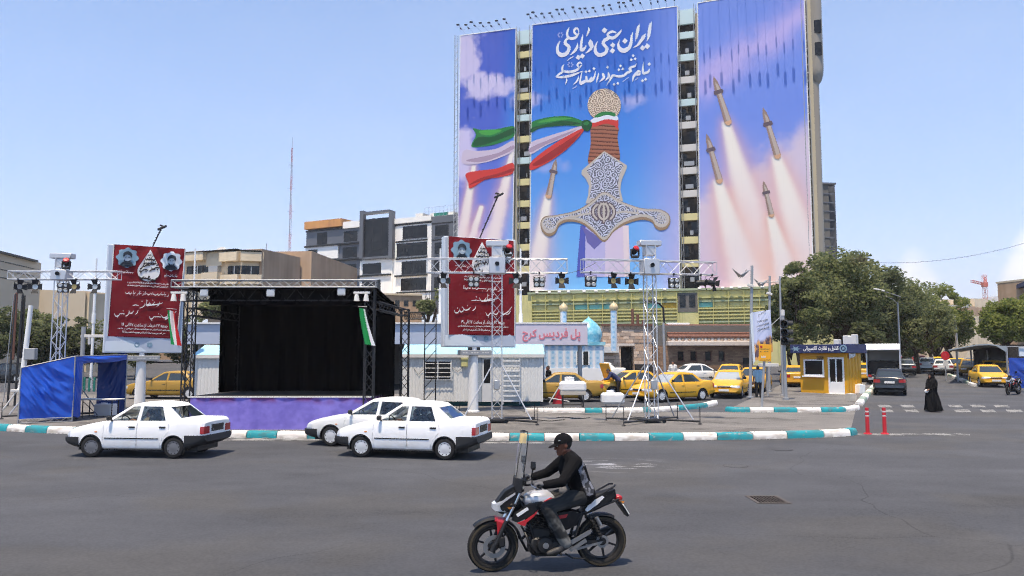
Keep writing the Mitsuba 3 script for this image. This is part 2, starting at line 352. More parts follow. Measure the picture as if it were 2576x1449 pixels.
def f_line(p, n, uv):
 w = smoothstep(0.32, 0.6, fbm(p.x * 4, p.y * 4, 1, 4))
 return mix((0.075, 0.075, 0.076), (0.20, 0.2, 0.195), w)

def f_hill(p, n, uv):
 v = fbm(p.x * 0.004, p.y * 0.004, p.z * 0.012, 4)
 return mix((0.17, 0.15, 0.13), (0.10, 0.095, 0.085), v)

mat("asphalt", proc(f_asphalt), 0.85, spec=0.3)
mat("plaza_paving", proc(f_plaza), 0.9, spec=0.2)
mat("kerb_white", proc(f_whitepaint), 0.6, spec=0.3)
mat("kerb_teal", proc(f_teal), 0.55, spec=0.3)
mat("line_paint", proc(f_line), 0.8, spec=0.2)
mat("hill_rock", proc(f_hill), 0.95, spec=0.0)
mat("concrete", lin(175, 170, 160), 0.85, spec=0.2)
mat("concrete_dark", lin(105, 103, 100), 0.85, spec=0.2)
mat("steel", (0.42, 0.43, 0.44), 0.42, metal=0.55)
mat("alu", (0.60, 0.61, 0.63), 0.42, metal=0.5)
mat("galv", (0.36, 0.37, 0.38), 0.5, metal=0.4)
mat("dark_steel", (0.03, 0.03, 0.032), 0.5, metal=0.3)
mat("black", (0.012, 0.012, 0.013), 0.55)
mat("rubber", (0.016, 0.016, 0.017), 0.75, spec=0.3)
mat("chrome", (0.75, 0.75, 0.76), 0.18, metal=1.0)
mat("white_paint", (0.78, 0.78, 0.77), 0.45)
mat("off_white", (0.62, 0.61, 0.58), 0.6)
mat("red", (0.5, 0.02, 0.03), 0.4)

gv = np.array([[x, y, float(GZ(y))] for y in (-400, SL0, SL1, 5350) for x in (-5350, 5350)])
struct("ground", (gv, np.vstack([[(2 * i, 2 * i + 1, 2 * i + 3), (2 * i, 2 * i + 3, 2 * i + 2)] for i in range(3)])), "asphalt")

def spline(pts, n):
 """evenly spaced points of a smooth curve through pts (x, y)"""
 p = np.array(pts, float); d = np.r_[0, np.cumsum(np.linalg.norm(np.diff(p, axis=0), axis=1))]
 from scipy.interpolate import PchipInterpolator
 t = np.linspace(0, d[-1], n)
 return np.c_[PchipInterpolator(d, p[:, 0])(t), PchipInterpolator(d, p[:, 1])(t)]

def kerb_piece(c, h=0.19, w=0.34, e=0.012):
 """one stretch of kerb along the points c: sloped faces, rounded shoulders"""
 c = np.asarray(c, float); t = np.gradient(c, axis=0); t /= np.linalg.norm(t, axis=1, keepdims=True)
 c[0] += t[0] * e; c[-1] -= t[-1] * e
 nrm = np.c_[t[:, 1], -t[:, 0]]
 prof = [(w / 2, -0.02), (w / 2, h * 0.45), (w / 2 - 0.035, h * 0.85), (w / 2 - 0.075, h), (-w / 2 + 0.075, h), (-w / 2 + 0.03, h * 0.85), (-w / 2, -0.02)]
 k = len(prof); v = np.vstack([[(a[0] + q[0] * o, a[1] + q[1] * o, z) for o, z in prof] for a, q in zip(c, nrm)])
 f = []
 for i in range(len(c) - 1):
  for j in range(k - 1):
   a, b = i * k + j, (i + 1) * k + j
   f += [(a, b, a + 1), (a + 1, b, b + 1)]
 for s, o in ((0, 1), (len(c) - 1, -1)):
  for j in range(1, k - 1):
   f.append((s * k, s * k + j, s * k + j + 1)[::o])
 return v, np.array(f)

def kerb(name, label, px, cuts, colours, h=0.19, w=0.34):
 """px: ground points of the survey; cuts: survey columns where the paint changes"""
 g = [ground(u, v)[:2] for u, v in px]
 line = spline(g, 400)
 us = np.array([1288 + FPX * x / (y * CA + (float(GZ(y)) - EYE) * SA) for x, y in line])
 key = thing(name, label, "kerb")
 for a, b, c in zip(cuts[:-1], cuts[1:], colours):
  i, j = np.searchsorted(us, a), np.searchsorted(us, b)
  j = min(max(j, i + 1), 399)
  if j <= i: continue
  k = np.unique(np.linspace(i, j, max(3, (j - i) // 6 + 2)).astype(int))
  put(key, "kerb_stone", drape(kerb_piece(line[k], h, w)), "kerb_teal" if c == "t" else "kerb_white", smooth=40)
 return line

fk = [(-60, 1079), (0, 1082), (100, 1087), (250, 1092), (450, 1097), (700, 1101), (1000, 1105), (1300, 1107), (1500, 1107.5), (1800, 1105), (2000, 1101), (2080, 1098), (2128, 1095), (2143, 1092)]
cuts = [-60, -22, 25, 72, 125, 190, 248, 312, 374, 440, 508, 576, 625, 700, 776, 852, 930, 1010, 1092, 1172, 1196, 1280, 1365, 1452, 1540, 1626, 1712, 1799, 1887, 1973, 2060, 2127, 2143]
cols = list("wtwtwtwtwtwwtwtwtwtwwtwtwtwtwtwt")
front_line = kerb("front_kerb", "long turquoise and white kerb of the traffic circle, in front of the stage", fk, cuts, cols, 0.2, 0.36)
kerb("middle_kerb", "turquoise and white kerb in front of the parked taxis, behind the lighting towers", [(1320, 1038), (1420, 1038), (1560, 1037.5), (1640, 1036), (1710, 1031), (1772, 1024), (1797, 1017)],
     [1320, 1368, 1470, 1512, 1614, 1632, 1700, 1772, 1797], list("wwtwtwtw"))
kerb("island_kerb", "turquoise and white kerb in front of the yellow kiosk", [(1832, 1034), (1850, 1036), (1950, 1036.5), (2100, 1036), (2140, 1033), (2153, 1027)],
     [1832, 1884, 1944, 2002, 2062, 2120, 2153], list("twtwtw"))
cl = np.array([ground(u, v)[:2] for u, v in [(2160, 1022), (2170, 1009), (2183, 993), (2198, 976), (2212, 958)]])
key = thing("side_kerb", "worn white and grey green kerb running along the street beside the kiosk", "kerb")
ln = spline(cl, 25)
mat("kerb_old", lin(120, 135, 125), 0.8)
for i in range(0, 24, 2):
 put(key, "kerb_stone", drape(kerb_piece(ln[i:i + 3])), "kerb_white" if i % 4 == 0 else "kerb_old", smooth=40)
key = thing("far_kerb", "white and grey kerb at the far side of the street, beside the taxi", "kerb")
ln = spline(np.array([ground(u, v)[:2] for u, v in [(2452, 972), (2425, 960), (2392, 947), (2360, 936), (2340, 928)]]), 27)
for i in range(0, 26, 2):
 put(key, "kerb_stone", drape(kerb_piece(ln[i:i + 3])), "kerb_white" if i % 4 == 0 else "kerb_old", smooth=40)

# plaza sheet between the kerbs
back = [ground(u, v)[:2] for u, v in [(2153, 1030), (2100, 1037), (1850, 1037), (1620, 1037), (1320, 1038)]] + [(-2, 44), (-30, 46), (-40, 40)]
struct("plaza_pavement", drape(poly([tuple(q) for q in front_line[::6]] + [tuple(b) for b in back], 0.004)), "plaza_paving")
isl = [ground(u, v)[:2] for u, v in [(1834, 1034), (1850, 1036), (1950, 1036.5), (2100, 1036), (2140, 1033), (2153, 1027), (2170, 1009), (2198, 976), (2212, 958), (1985, 962), (1880, 1012)]]
struct("island_pavement", drape(poly([tuple(q) for q in isl], 0.1)), "plaza_paving")

# road markings
def stripe(u0, v0, u1, v1, sk=0):
 a, b, c, d = ground(u0, v1), ground(u1, v1), ground(u1 - sk, v0), ground(u0 - sk, v0)
 return drape(poly([q[:2] for q in (a, b, c, d)], 0.004))

zx = lambda x: (3200 + x / 3.916) / 1.4907
n = 0
for (y0, y1, xs) in ((1052, 1086, [(390, 572), (722, 912), (1420, 1610), (1752, 1950), (2092, 2300)]), (1122, 1158, [(432, 600), (782, 970), (1512, 1740), (1900, 2100), (2272, 2500)])):
 for a, b in xs:
  struct(numbered("crosswalk_stripe"), stripe(zx(a), (1250 + y0 / 3.916) / 1.4907, zx(b), (1250 + y1 / 3.916) / 1.4907, 7), "line_paint")
struct("edge_line", stripe(2110, 1091, 2440, 1095), "line_paint")
struct("edge_line_001", stripe(560, 1102, 800, 1108, -20), "line_paint")
struct("edge_line_002", stripe(1215, 1112, 1420, 1115.5, -8), "line_paint")
# repaired strip and drain in the road
mat("black_drape", (0.0016, 0.0016, 0.0018), 1.0, spec=0.0)
mat("asphalt_patch", (0.05, 0.05, 0.053), 0.9, spec=0.2)
g = thing("drain_grate", "rusty metal drain grate sunk in the open asphalt", "drain grate")
mat("rust_iron", lin(84, 78, 74), 0.8, metal=0.1)
a, b = ground(1888, 1269), ground(1976, 1247)
x0, x1, y0, y1 = ground(1890, 1258)[0], ground(1973, 1258)[0], a[1] + .05, b[1] - .05
put(g, "frame", J(bx(x0, x1, y0, y0 + 0.04, 0, 0.014), bx(x0, x1, y1 - 0.04, y1, 0, 0.014), bx(x0, x0 + 0.04, y0 + 0.04, y1 - 0.04, 0, 0.013), bx(x1 - 0.04, x1, y0 + 0.04, y1 - 0.04, 0, 0.013)), "rust_iron")
put(g, "pit", bx(x0 + 0.04, x1 - 0.04, y0 + 0.04, y1 - 0.04, 0, 0.0055), "black_drape")
for i in range(9):
 q = x0 + 0.06 + (x1 - x0 - 0.12) * i / 8
 put(g, "bar", mv(bx(-0.009, 0.009, y0 + 0.04, y1 - 0.04, 0.004, 0.009), (q, 0, 0)), "rust_iron")
for u, v, lab in ((1850, 1172, "small round manhole cover in the empty road"), (1968, 1131, "flat manhole cover near the front kerb")):
 p = ground(u, v)
 h = thing("manhole_cover", lab, "manhole cover")
 put(h, "ring", mv(lathe([(0.29, 0), (0.29, 0.006), (0.27, 0.006), (0.27, 0)], 24), p), "asphalt_patch")
 put(h, "cover", mv(lathe([(0.265, 0), (0.265, 0.005), (0.001, 0.006)], 24), p), "asphalt")

# hills
def hills():
 na, nrad = 260, 26
 az = np.radians(np.linspace(-75, 80, na)); rr = np.linspace(1900, 5200, nrad)
 A, R = np.meshgrid(az, rr, indexing="ij")
 x, y = R * np.sin(A), R * np.cos(A)
 q = np.stack([x / 900, y / 900, x * 0], -1)
 ridge = 1 - np.abs(meshkit.fbm(q, 5, 2) * 2 - 1)
 ramp = np.clip((R - 1900) / 1900, 0, 1)
 h = ramp ** 1.15 * (110 + 150 * ridge ** 1.6) * (0.75 + 0.3 * np.sin(A * 2.2 + 0.5))
 v = np.stack([x, y, h - 2], -1).reshape(-1, 3)
 i, j = np.meshgrid(np.arange(na - 1), np.arange(nrad - 1), indexing="ij")
 a = (i * nrad + j).ravel()
 return v, np.vstack([np.c_[a, a + nrad, a + 1], np.c_[a + 1, a + nrad, a + nrad + 1]])

struct("hills", hills(), "hill_rock", smooth=True)
# ---------------------------------------------------------------- the tall building with the giant banners
FA, FB = np.array([-8.2, 114.6]), np.array([39.05, 100.0])
FD = (FB - FA) / np.linalg.norm(FB - FA)
FN = np.array([FD[1], -FD[0]])          # outward, towards the square
if FN[1] > 0: FN = -FN
FLEN = float(np.linalg.norm(FB - FA))
FTW = T4([[FD[0], -FN[0], 0, FA[0]], [FD[1], -FN[1], 0, FA[1]], [0, 0, 1, 0], [0, 0, 0, 1]])
# facade coordinates: x along the facade, y into the building (negative = out), z up

def fs(u, v, out=0.0):
 d = ray(u, v); o = FA + FN * out
 t = (o @ FN) / (d[:2] @ FN)
 p = d * t + [0, 0, EYE]
 return float((p[:2] - o) @ FD), float(p[2])

mat("beige_wall", lin(186, 176, 150), 0.85, spec=0.2)
mat("tower_concrete", lin(150, 146, 138), 0.85, spec=0.2)
mat("cream_panel", lin(214, 205, 150), 0.6)
mat("pale_panel", lin(196, 220, 222), 0.5)
mat("dark_recess", lin(38, 33, 30), 0.7)
mat("glass_dark", (0.010, 0.011, 0.013), 0.10, spec=0.3)
tower = thing("banner_building", "very tall office building covered by three giant blue printed banners", "building")
TOP = 51.2
e1a, e1b = fs(1299, 400)[0], fs(1337, 400)[0]
e2a, e2b = fs(1707, 400)[0], fs(1756, 400)[0]
put(tower, "wall", J(bx(0.2, FLEN - 0.1, 1.4, 19, 0, TOP - 0.6), bx(0.2, e1a, 0.2, 1.4, 11, TOP - 0.8), bx(e1b, e2a, 0.2, 1.4, 11, TOP - 0.8), bx(e2b, FLEN - 0.1, 0.2, 1.4, 11, TOP - 0.8)), "beige_wall", tw=FTW)
for (a, b, cols) in ((e1a, e1b, ["pale_panel", "pale_panel", "cream_panel"]), (e2a, e2b, ["pale_panel", "pale_panel", "off_white"])):
 put(tower, "window_shaft", bx(a, b, 1.32, 1.39, 11, TOP - 0.8), "dark_recess", tw=FTW)
 for i in range(12):
  z = TOP - 3.22 * i
  c = cols[0] if i == 0 else ("cream_panel" if (i > 6 or rng.random() < .4) else "pale_panel") if a == e1a else ("pale_panel" if i in (0, 1, 2, 4) else "cream_panel" if i > 8 else "off_white")
  put(tower, "spandrel", bx(a + 0.05, b - 0.05, 0.35, 0.75, z - (2.1 if i == 0 else 0.95), z), c, tw=FTW)
  if i:
   w = (b - a) * 0.36
   q = put(tower, "window", bx(a + 0.12 + (b - a) * 0.5 * (i % 2), a + 0.12 + (b - a) * 0.5 * (i % 2) + w, 1.2, 1.3, z - 0.95 - 1.75, z - 1.15 + 0.15), "glass_dark", tw=FTW)
   if rng.random() < 0.75:
    put(tower, "air_conditioner", bx(a + 0.3 + (b - a) * rng.random() * 0.5, a + 1.1 + (b - a) * rng.random() * 0.3 + 0.2, 0.5, 0.9, z - 2.95, z - 2.35), "galv", tw=FTW)
 for s in (a + 0.16, b - 0.16):
  put(tower, "scaffold_post", J(tube((s, -0.3, 11), (s, -0.3, TOP + 0.4), 0.05), tube((s + 0.3, 0.1, 11), (s + 0.3, 0.1, TOP + 0.4), 0.04), *[tube((s, -0.3, z), (s + 0.3, 0.1, z + 1.2), 0.025, 4) for z in np.arange(11, TOP - 1, 1.3)]), "galv", tw=FTW)
for s0, s1 in ((-0.35, 0.0), (FLEN - 0.4, FLEN + 0.35)):
 put(tower, "edge_frame", J(tube((s0, -0.5, 11), (s0, -0.5, TOP + 0.2), 0.07), tube((s1, -0.2, 11), (s1, -0.2, TOP + 0.2), 0.06), *[tube((s0, -0.5, z), (s1, -0.2, z + 0.6), 0.035, 4) for z in np.arange(11, TOP - 1, 1.1)]), "galv", tw=FTW)
put(tower, "corner_pier", bx(FLEN + 0.4, FLEN + 0.85, 0.1, 1.6, 0, TOP + 1.2), "beige_wall", tw=FTW)
cx = FLEN + 1.7
put(tower, "stair_shaft", mv(lathe([(0.8, 0), (0.8, 47), (0.01, 47.2)], 32), (cx - 0.7, 3.0, 0)), "tower_concrete", smooth=40, tw=FTW)
put(tower, "stair_head", mv(lathe([(0.05, 39.2), (0.6, 39.4), (0.95, 39.9), (1.2, 40.7), (1.28, 41.6), (1.28, TOP + 1.6), (1.15, TOP + 1.7), (0.01, TOP + 1.75)], 36), (cx - 0.5, 3.0, 0)), "tower_concrete", smooth=40, tw=FTW)
for dz in (0.0, 3.1):
 put(tower, "window", mv(bx(-0.45, 0.45, -0.12, 0.12, 46.2 - dz, 48.0 - dz), (cx - 0.5 + 0.6, 3.0 - 1.15, 0), ), "glass_dark", tw=FTW)
put(tower, "roof_plant", J(bx(e2b + 1, e2b + 6, 4, 12, TOP - 0.6, TOP + 2.6), bx(e1b + 3, e1b + 9, 6, 12, TOP - 0.6, TOP + 1.2)), "tower_concrete", tw=FTW)

# ---- printed artwork: colours in facade metres (s, z)
ART = 0.84

def art(r, g, b): return tuple(c * ART for c in lin(r, g, b))

PL = []
for (u0, v0, u1, v1, w0, w1) in ((1826, 310, 1905, 610, 10, 36), (1952, 395, 2040, 690, 11, 40), (1805, 455, 1880, 715, 11, 36), (1938, 545, 1985, 715, 9, 26),
                                 (1381, 494, 1345, 730, 9, 27), (1292, 380, 1262, 520, 5, 15), (1195, 420, 1165, 600, 6, 16), (1215, 520, 1190, 600, 6, 10)):
 a, b = fs(u0, v0), fs(u1, v1)
 PL.append((a[0], a[1], b[0], b[1], w0 / 14.0, w1 / 13.0))
ZB = fs(1500, 726)[1]

def f_art(p, n, uv):
 s, z = uv.x, uv.y
 t = dr.clip((z - ZB) / (TOP - ZB), 0, 1)
 c0 = mix(art(128, 196, 255), art(74, 146, 238), smoothstep(0.0, 0.6, t))
 c0 = mix(c0, art(44, 104, 210), smoothstep(0.5, 0.95, t))
 left = mix(art(140, 160, 244), art(78, 104, 208), smoothstep(0.0, 0.7, t))
 right = mix(art(188, 190, 240), art(120, 152, 240), smoothstep(0.1, 0.62, t))
 c = mix(left, c0, smoothstep(6.2, 9.5, s))
 c = mix(c, right, smoothstep(25.5, 33.5, s))
 # clouds
 wob = fbm(s * 0.35 + 4, z * 0.35, 1, 4) - 0.5
 wob2 = fbm(s * 0.9, z * 0.9, 7, 3) - 0.5
 def blob(cs, cz, rs, rz, soft=0.5):
  d = dr.sqrt(dr.square((s - cs) / rs) + dr.square((z - cz) / rz)) + 1.1 * wob + 0.45 * wob2
  return 1 - smoothstep(1 - soft, 1.0, d)
 cl = dr.maximum(blob(1.0, 48.5, 3.4, 5.5), blob(4.8, 43.2, 4.2, 2.9))
 cl = dr.maximum(cl, blob(0.6, 33.0, 3.0, 5.0))
 cl = dr.maximum(cl, blob(5.2, 20.3, 2.6, 1.6))
 cl = dr.maximum(cl, 0.8 * blob(11.3, 40.2, 3.4, 1.5, 0.9))
 cl = dr.maximum(cl, 0.6 * blob(27.2, 38.6, 3.0, 1.6, 0.9))
 cl = dr.maximum(cl, 0.35 * blob(13.5, 30.0, 4.0, 1.3, 0.9))
 c = mix(c, art(222, 214, 246), cl * 0.9)
 # pale bank crossing the right panel
 st = (z - 39.5) - (s - 35) * 0.62 + 3.0 * wob
 c = mix(c, art(206, 190, 244), 0.8 * dr.exp(-dr.square(st / 2.6)) * smoothstep(31, 37, s))
 bank = smoothstep(-2.2, 1.4, (s - 40) * 0.62 - (z - 26.0) + 5.0 * wob) * smoothstep(31.5, 36, s)
 c = mix(c, art(232, 214, 226), 0.85 * bank)
 low = smoothstep(20, 10, z + 5 * wob) * smoothstep(30, 34, s)
 c = mix(c, art(214, 190, 232), 0.7 * low)
 # rocket plumes
 for (s0, z0, s1, z1, w0, w1) in PL:
  ln = math.hypot(s1 - s0, z1 - z0); dx, dz = (s1 - s0) / ln, (z1 - z0) / ln
  a = ((s - s0) * dx + (z - z0) * dz) / ln
  q = (s - s0) * dz - (z - z0) * dx + 0.5 * wob2 * smoothstep(0.2, 1.0, a)
  w = w0 + (w1 - w0) * dr.clip(a, 0, 1.4)
  on = smoothstep(-0.03, 0.02, a)
  glow = dr.exp(-dr.square(q / (w * 1.5))) * smoothstep(-0.12, 0.06, a) * 0.6
  c = mix(c, art(246, 184, 160), glow * (1 - 0.5 * smoothstep(0.7, 1.5, a)))
  core = dr.exp(-dr.square(dr.square(q / (w * 0.8)))) * on
  c = mix(c, mix(art(255, 248, 236), art(250, 234, 232), smoothstep(0.1, 0.9, a)), core)
 # seams between the printed lengths of cloth
 seam = dr.abs(s / 1.05 - dr.floor(s / 1.05) - 0.5)
 return c * (1 - 0.06 * smoothstep(0.485, 0.5, seam))

def f_fold(p, n, uv):
 return 0.012 * fbm(uv.x * 0.7, uv.y * 0.05, 2, 3)

mat("banner_print", proc(f_art), 0.6, spec=0.25)

def sheet(corners, out, n=(30, 60), thick=0.02):
 """a hanging sheet between four survey corners (tl, tr, br, bl), slightly rippled; uv = facade metres"""
 c = [np.array(fs(u, v, out)) for u, v in corners]
 a, b = np.meshgrid(np.linspace(0, 1, n[0]), np.linspace(0, 1, n[1]), indexing="ij")
 P = (c[0] * ((1 - a) * (1 - b))[..., None] + c[1] * (a * (1 - b))[..., None] + c[2] * (a * b)[..., None] + c[3] * ((1 - a) * b)[..., None]).reshape(-1, 2)
 rip = 0.11 * (meshkit.fbm(np.c_[P[:, 0] * 0.9, P[:, 1] * 0.08, P[:, 0] * 0], 3, 4) - 0.5)
 v = np.c_[P[:, 0], -out + rip, P[:, 1]]
 i, j = np.meshgrid(np.arange(n[0] - 1), np.arange(n[1] - 1), indexing="ij"); k = (i * n[1] + j).ravel(); m = n[1]
 f = np.vstack([np.c_[k, k + 1, k + m], np.c_[k + m, k + 1, k + m + 1]])
 return (v, f), P

OUT = 0.55
banners = []
for corners, lab in (([(1158, 90), (1298, 71.5), (1288, 735), (1150, 742)], "left giant banner with pink clouds and the loose ends of the flag ribbon"),
                     ([(1339, 63), (1704, 16), (1710, 727), (1332, 731)], "centre giant banner with a sword hilt under two lines of white calligraphy"),
                     ([(1755, 8), (2022, -33), (2047, 718), (1761, 727)], "right giant banner with rockets rising on fiery plumes")):
 m, uv = sheet(corners, OUT)
 k = thing("giant_banner", lab, "banner", "giant banners on the tall building")
 put(k, "printed_cloth", m, "banner_print", smooth=True, tw=FTW, uv=uv)
 c = [fs(u, v, OUT) for u, v in corners]
 put(k, "hem", J(*[tube((p[0], -OUT, p[1]), (q[0], -OUT, q[1]), 0.07, 5) for p, q in zip(c, c[1:] + c[:1])]), "white_paint", tw=FTW)
 banners.append(k)
bl, bc, br = banners

def fpoly(g, lvl):
 """flat print on the banner cloth: survey outline -> thin layer, lvl counts the layers"""
 if not hasattr(g, "geom_type"): g = sg.Polygon(g)
 g = shapely.transform(g.buffer(0), lambda a: np.array([fs(x, y, OUT) for x, y in a]))
 return yz(poly(g, 0.008), -OUT - 0.035 - 0.008 * lvl)

def z5(pts): return [((1900 + x / 2.13) / 1.4907, (320 + y / 2.13) / 1.4907) for x, y in pts]
def smooth_poly(pts, n=6):
 """closed Catmull-Rom outline"""
 p = np.array(pts, float); m = len(p); out = []
 for i in range(m):
  p0, p1, p2, p3 = p[i - 1], p[i], p[(i + 1) % m], p[(i + 2) % m]
  for k in range(n):
   u = k / n
   out.append(0.5 * (2 * p1 + (p2 - p0) * u + (2 * p0 - 5 * p1 + 4 * p2 - p3) * u * u + (3 * p1 - p0 - 3 * p2 + p3) * u ** 3))
 return sg.Polygon(out).buffer(0)

def f_silver(p, n, uv):
 """engraved arabesque print"""
 x, z = p.x * 0.957 - p.y * 0.29, p.z
 wx, wz = x + 0.55 * (fbm(x * 0.9, z * 0.9, 1, 3) - 0.5), z + 0.55 * (fbm(x * 0.9, z * 0.9, 5, 3) - 0.5)
 d1, d2, _ = voronoi(wx * 1.0, wz * 1.0)
 scroll = 0.5 + 0.5 * dr.sin(d1 * 21 + 3 * fbm(x, z, 3, 2))
 return mix(art(104, 106, 122), art(212, 216, 234), smoothstep(0.3, 0.7, scroll))

def f_ivory(p, n, uv):
 x, z = p.x * 0.957 - p.y * 0.29, p.z
 d1, d2, _ = voronoi(x * 1.15 + 0.6 * fbm(x * 1.2, z * 1.2, 2, 2), z * 1.15)
 scroll = 0.5 + 0.5 * dr.sin(d1 * 22)
 return mix(art(150, 124, 100), art(236, 220, 200), smoothstep(0.25, 0.6, scroll))

def f_grip(p, n, uv):
 x, z = p.x * 0.957 - p.y * 0.29, p.z
 w = z * 1.75 + 0.25 * x + 0.2 * fbm(x, z, 1, 2)
 b = w - dr.floor(w)
 v = mix(art(92, 48, 38), art(172, 108, 82), smoothstep(0.0, 0.5, b))
 return mix(v, art(70, 34, 28), smoothstep(0.9, 1.0, b))

mat("print_silver", proc(f_silver), 0.6, spec=0.25)
mat("print_ivory", proc(f_ivory), 0.6, spec=0.25)
mat("print_grip", proc(f_grip), 0.6, spec=0.25)
for nm, c in dict(tan=(202, 194, 184), tan_dark=(158, 132, 106), white=(236, 242, 252), green=(34, 128, 64), green_dark=(12, 84, 44), green_light=(70, 168, 70), cloth=(214, 200, 220), cloth_dark=(178, 156, 180),
                  red=(216, 62, 56), red_dark=(164, 36, 38), blade=(198, 192, 236), blade_light=(226, 210, 232), blade_dark=(84, 96, 190), blade_shade=(112, 108, 178), blade_edge=(242, 224, 228), rocket=(160, 136, 124), rocket_light=(196, 182, 172), rocket_dark=(104, 90, 100), flame=(220, 176, 140), mark=(172, 192, 244)).items():
 mat("print_" + nm, art(*c), 0.6, spec=0.25)

def prn(k, name, g, m, lvl, label=None): return put(k, name, fpoly(g, lvl), "print_" + m, tw=FTW, label=label)

S = lambda pts: smooth_poly(z5(pts))
P_ = lambda pts: sg.Polygon(z5(pts))
# blade
prn(bc, "blade", P_([(590, 1120), (975, 1120), (988, 1530), (560, 1530)]), "blade", 1, "printed pale violet blade")
prn(bc, "blade_facet", P_([(590, 1120), (632, 1120), (624, 1530), (558, 1530)]), "blade_dark", 2)
prn(bc, "blade_facet", P_([(790, 1120), (930, 1120), (940, 1530), (785, 1530)]), "blade_light", 2)
prn(bc, "blade_facet", P_([(930, 1120), (975, 1120), (988, 1530), (940, 1530)]), "blade_edge", 2)
prn(bc, "blade_facet", P_([(595, 1120), (775, 1240), (700, 1310), (640, 1250), (632, 1200)]), "blade_shade", 3)
# ribbons
prn(bc, "ribbon", smooth_poly([(1338, 308), (1375, 296), (1420, 292), (1450, 298), (1478, 312), (1465, 318), (1430, 316), (1395, 318), (1360, 322), (1338, 332)]), "green", 1, "printed green ribbon end")
prn(bc, "ribbon_fold", smooth_poly([(1338, 322), (1375, 312), (1420, 304), (1462, 312), (1420, 316), (1385, 318), (1350, 326), (1338, 334)]), "green_dark", 2)
prn(bc, "ribbon_fold", smooth_poly([(1352, 308), (1392, 297), (1440, 298), (1405, 303), (1370, 308)]), "green_light", 2)
prn(bc, "ribbon", smooth_poly([(1335, 360), (1372, 345), (1420, 330), (1466, 316), (1470, 322), (1420, 346), (1375, 366), (1335, 388)]), "cloth", 1, "printed white ribbon end")
prn(bc, "ribbon_fold", smooth_poly([(1335, 372), (1380, 352), (1450, 326), (1420, 344), (1370, 366), (1335, 384)]), "cloth_dark", 2)
prn(bc, "ribbon", smooth_poly([(1335, 410), (1362, 385), (1410, 352), (1468, 322), (1462, 338), (1430, 372), (1390, 402), (1358, 420), (1335, 428)]), "red", 3, "printed red ribbon end")
prn(bc, "ribbon_fold", smooth_poly([(1340, 414), (1385, 382), (1440, 346), (1462, 332), (1435, 366), (1395, 396), (1360, 415)]), "red_dark", 4)
prn(bl, "ribbon", smooth_poly([(1190, 323), (1198, 340), (1186, 368), (1215, 369), (1250, 362), (1292, 344), (1293, 318), (1250, 325), (1212, 327)]), "green", 1, "printed green ribbon end")
prn(bl, "ribbon_fold", smooth_poly([(1190, 366), (1204, 345), (1240, 344), (1292, 322), (1292, 336), (1245, 356), (1212, 366)]), "green_dark", 2)
prn(bl, "ribbon_fold", smooth_poly([(1206, 330), (1232, 326), (1262, 328), (1235, 340), (1212, 338)]), "green_light", 2)
prn(bl, "ribbon", smooth_poly([(1168, 378), (1200, 380), (1250, 374), (1291, 354), (1291, 380), (1255, 398), (1215, 410), (1165, 412)]), "cloth", 1, "printed white ribbon end")
prn(bl, "ribbon_fold", smooth_poly([(1172, 404), (1215, 394), (1255, 384), (1291, 366), (1291, 376), (1250, 396), (1210, 408)]), "cloth_dark", 2)
prn(bl, "ribbon", smooth_poly([(1172, 438), (1200, 430), (1250, 424), (1290, 410), (1290, 436), (1258, 446), (1222, 452), (1184, 474), (1178, 458)]), "red", 3, "printed red ribbon end")
prn(bl, "ribbon_fold", smooth_poly([(1180, 466), (1210, 448), (1255, 436), (1290, 424), (1290, 432), (1245, 446), (1210, 456)]), "red_dark", 4)
# hilt
prn(bc, "grip", S([(678, 310), (785, 296), (890, 330), (886, 420), (900, 610), (780, 640), (655, 625), (672, 470)]), "grip", 2, "printed brown leather grip")
prn(bc, "collar", P_([(780, 526), (962, 640), (958, 668), (918, 760), (908, 830), (930, 925), (630, 945), (652, 880), (658, 800), (632, 745), (598, 712), (600, 680)]), "tan", 3)
prn(bc, "engraving", P_([(780, 540), (935, 640), (900, 720), (888, 800), (905, 905), (780, 900), (660, 905), (680, 800), (672, 740), (640, 680), (705, 610)]), "silver", 4, "printed engraved silver collar")
prn(bc, "guard", S([(780, 852), (920, 928), (1080, 982), (1215, 990), (1290, 1025), (1308, 1085), (1285, 1140), (1235, 1160), (1190, 1142), (1160, 1096), (1080, 1075), (960, 1108), (860, 1168), (780, 1252), (690, 1175), (600, 1108), (500, 1090), (425, 1118), (385, 1188), (330, 1206), (284, 1166), (272, 1098), (306, 1048), (400, 1036), (560, 998), (680, 925)]), "tan_dark", 5, "printed curved cross guard")
prn(bc, "guard_edge", S([(780, 856), (920, 932), (1080, 986), (1215, 994), (1285, 1030), (1300, 1080), (1275, 1122), (1236, 1136), (1194, 1120), (1160, 1074), (1080, 1052), (960, 1086), (865, 1146), (780, 1236), (690, 1154), (600, 1090), (490, 1070), (418, 1100), (384, 1164), (330, 1182), (290, 1146), (280, 1094), (314, 1054), (405, 1040), (565, 1002), (684, 930)]), "tan", 6)
prn(bc, "engraving", S([(780, 876), (915, 948), (1075, 1003), (1210, 1012), (1266, 1046), (1276, 1086), (1240, 1108), (1200, 1092), (1160, 1048), (1075, 1030), (955, 1062), (868, 1122), (780, 1212), (690, 1132), (605, 1068), (485, 1050), (412, 1082), (380, 1138), (330, 1152), (300, 1122), (298, 1086), (330, 1064), (415, 1050), (570, 1016), (690, 948)]), "silver", 7, "printed engraved silver guard")
Z5 = lambda st, k=1: shapely.transform(brush(st), lambda a: np.array(z5(a)))
circ = lambda cx, cy, rx, ry, a0, a1, w, n=12: [(cx + rx * math.cos(t), cy + ry * math.sin(t), w) for t in np.linspace(math.radians(a0), math.radians(a1), n)]
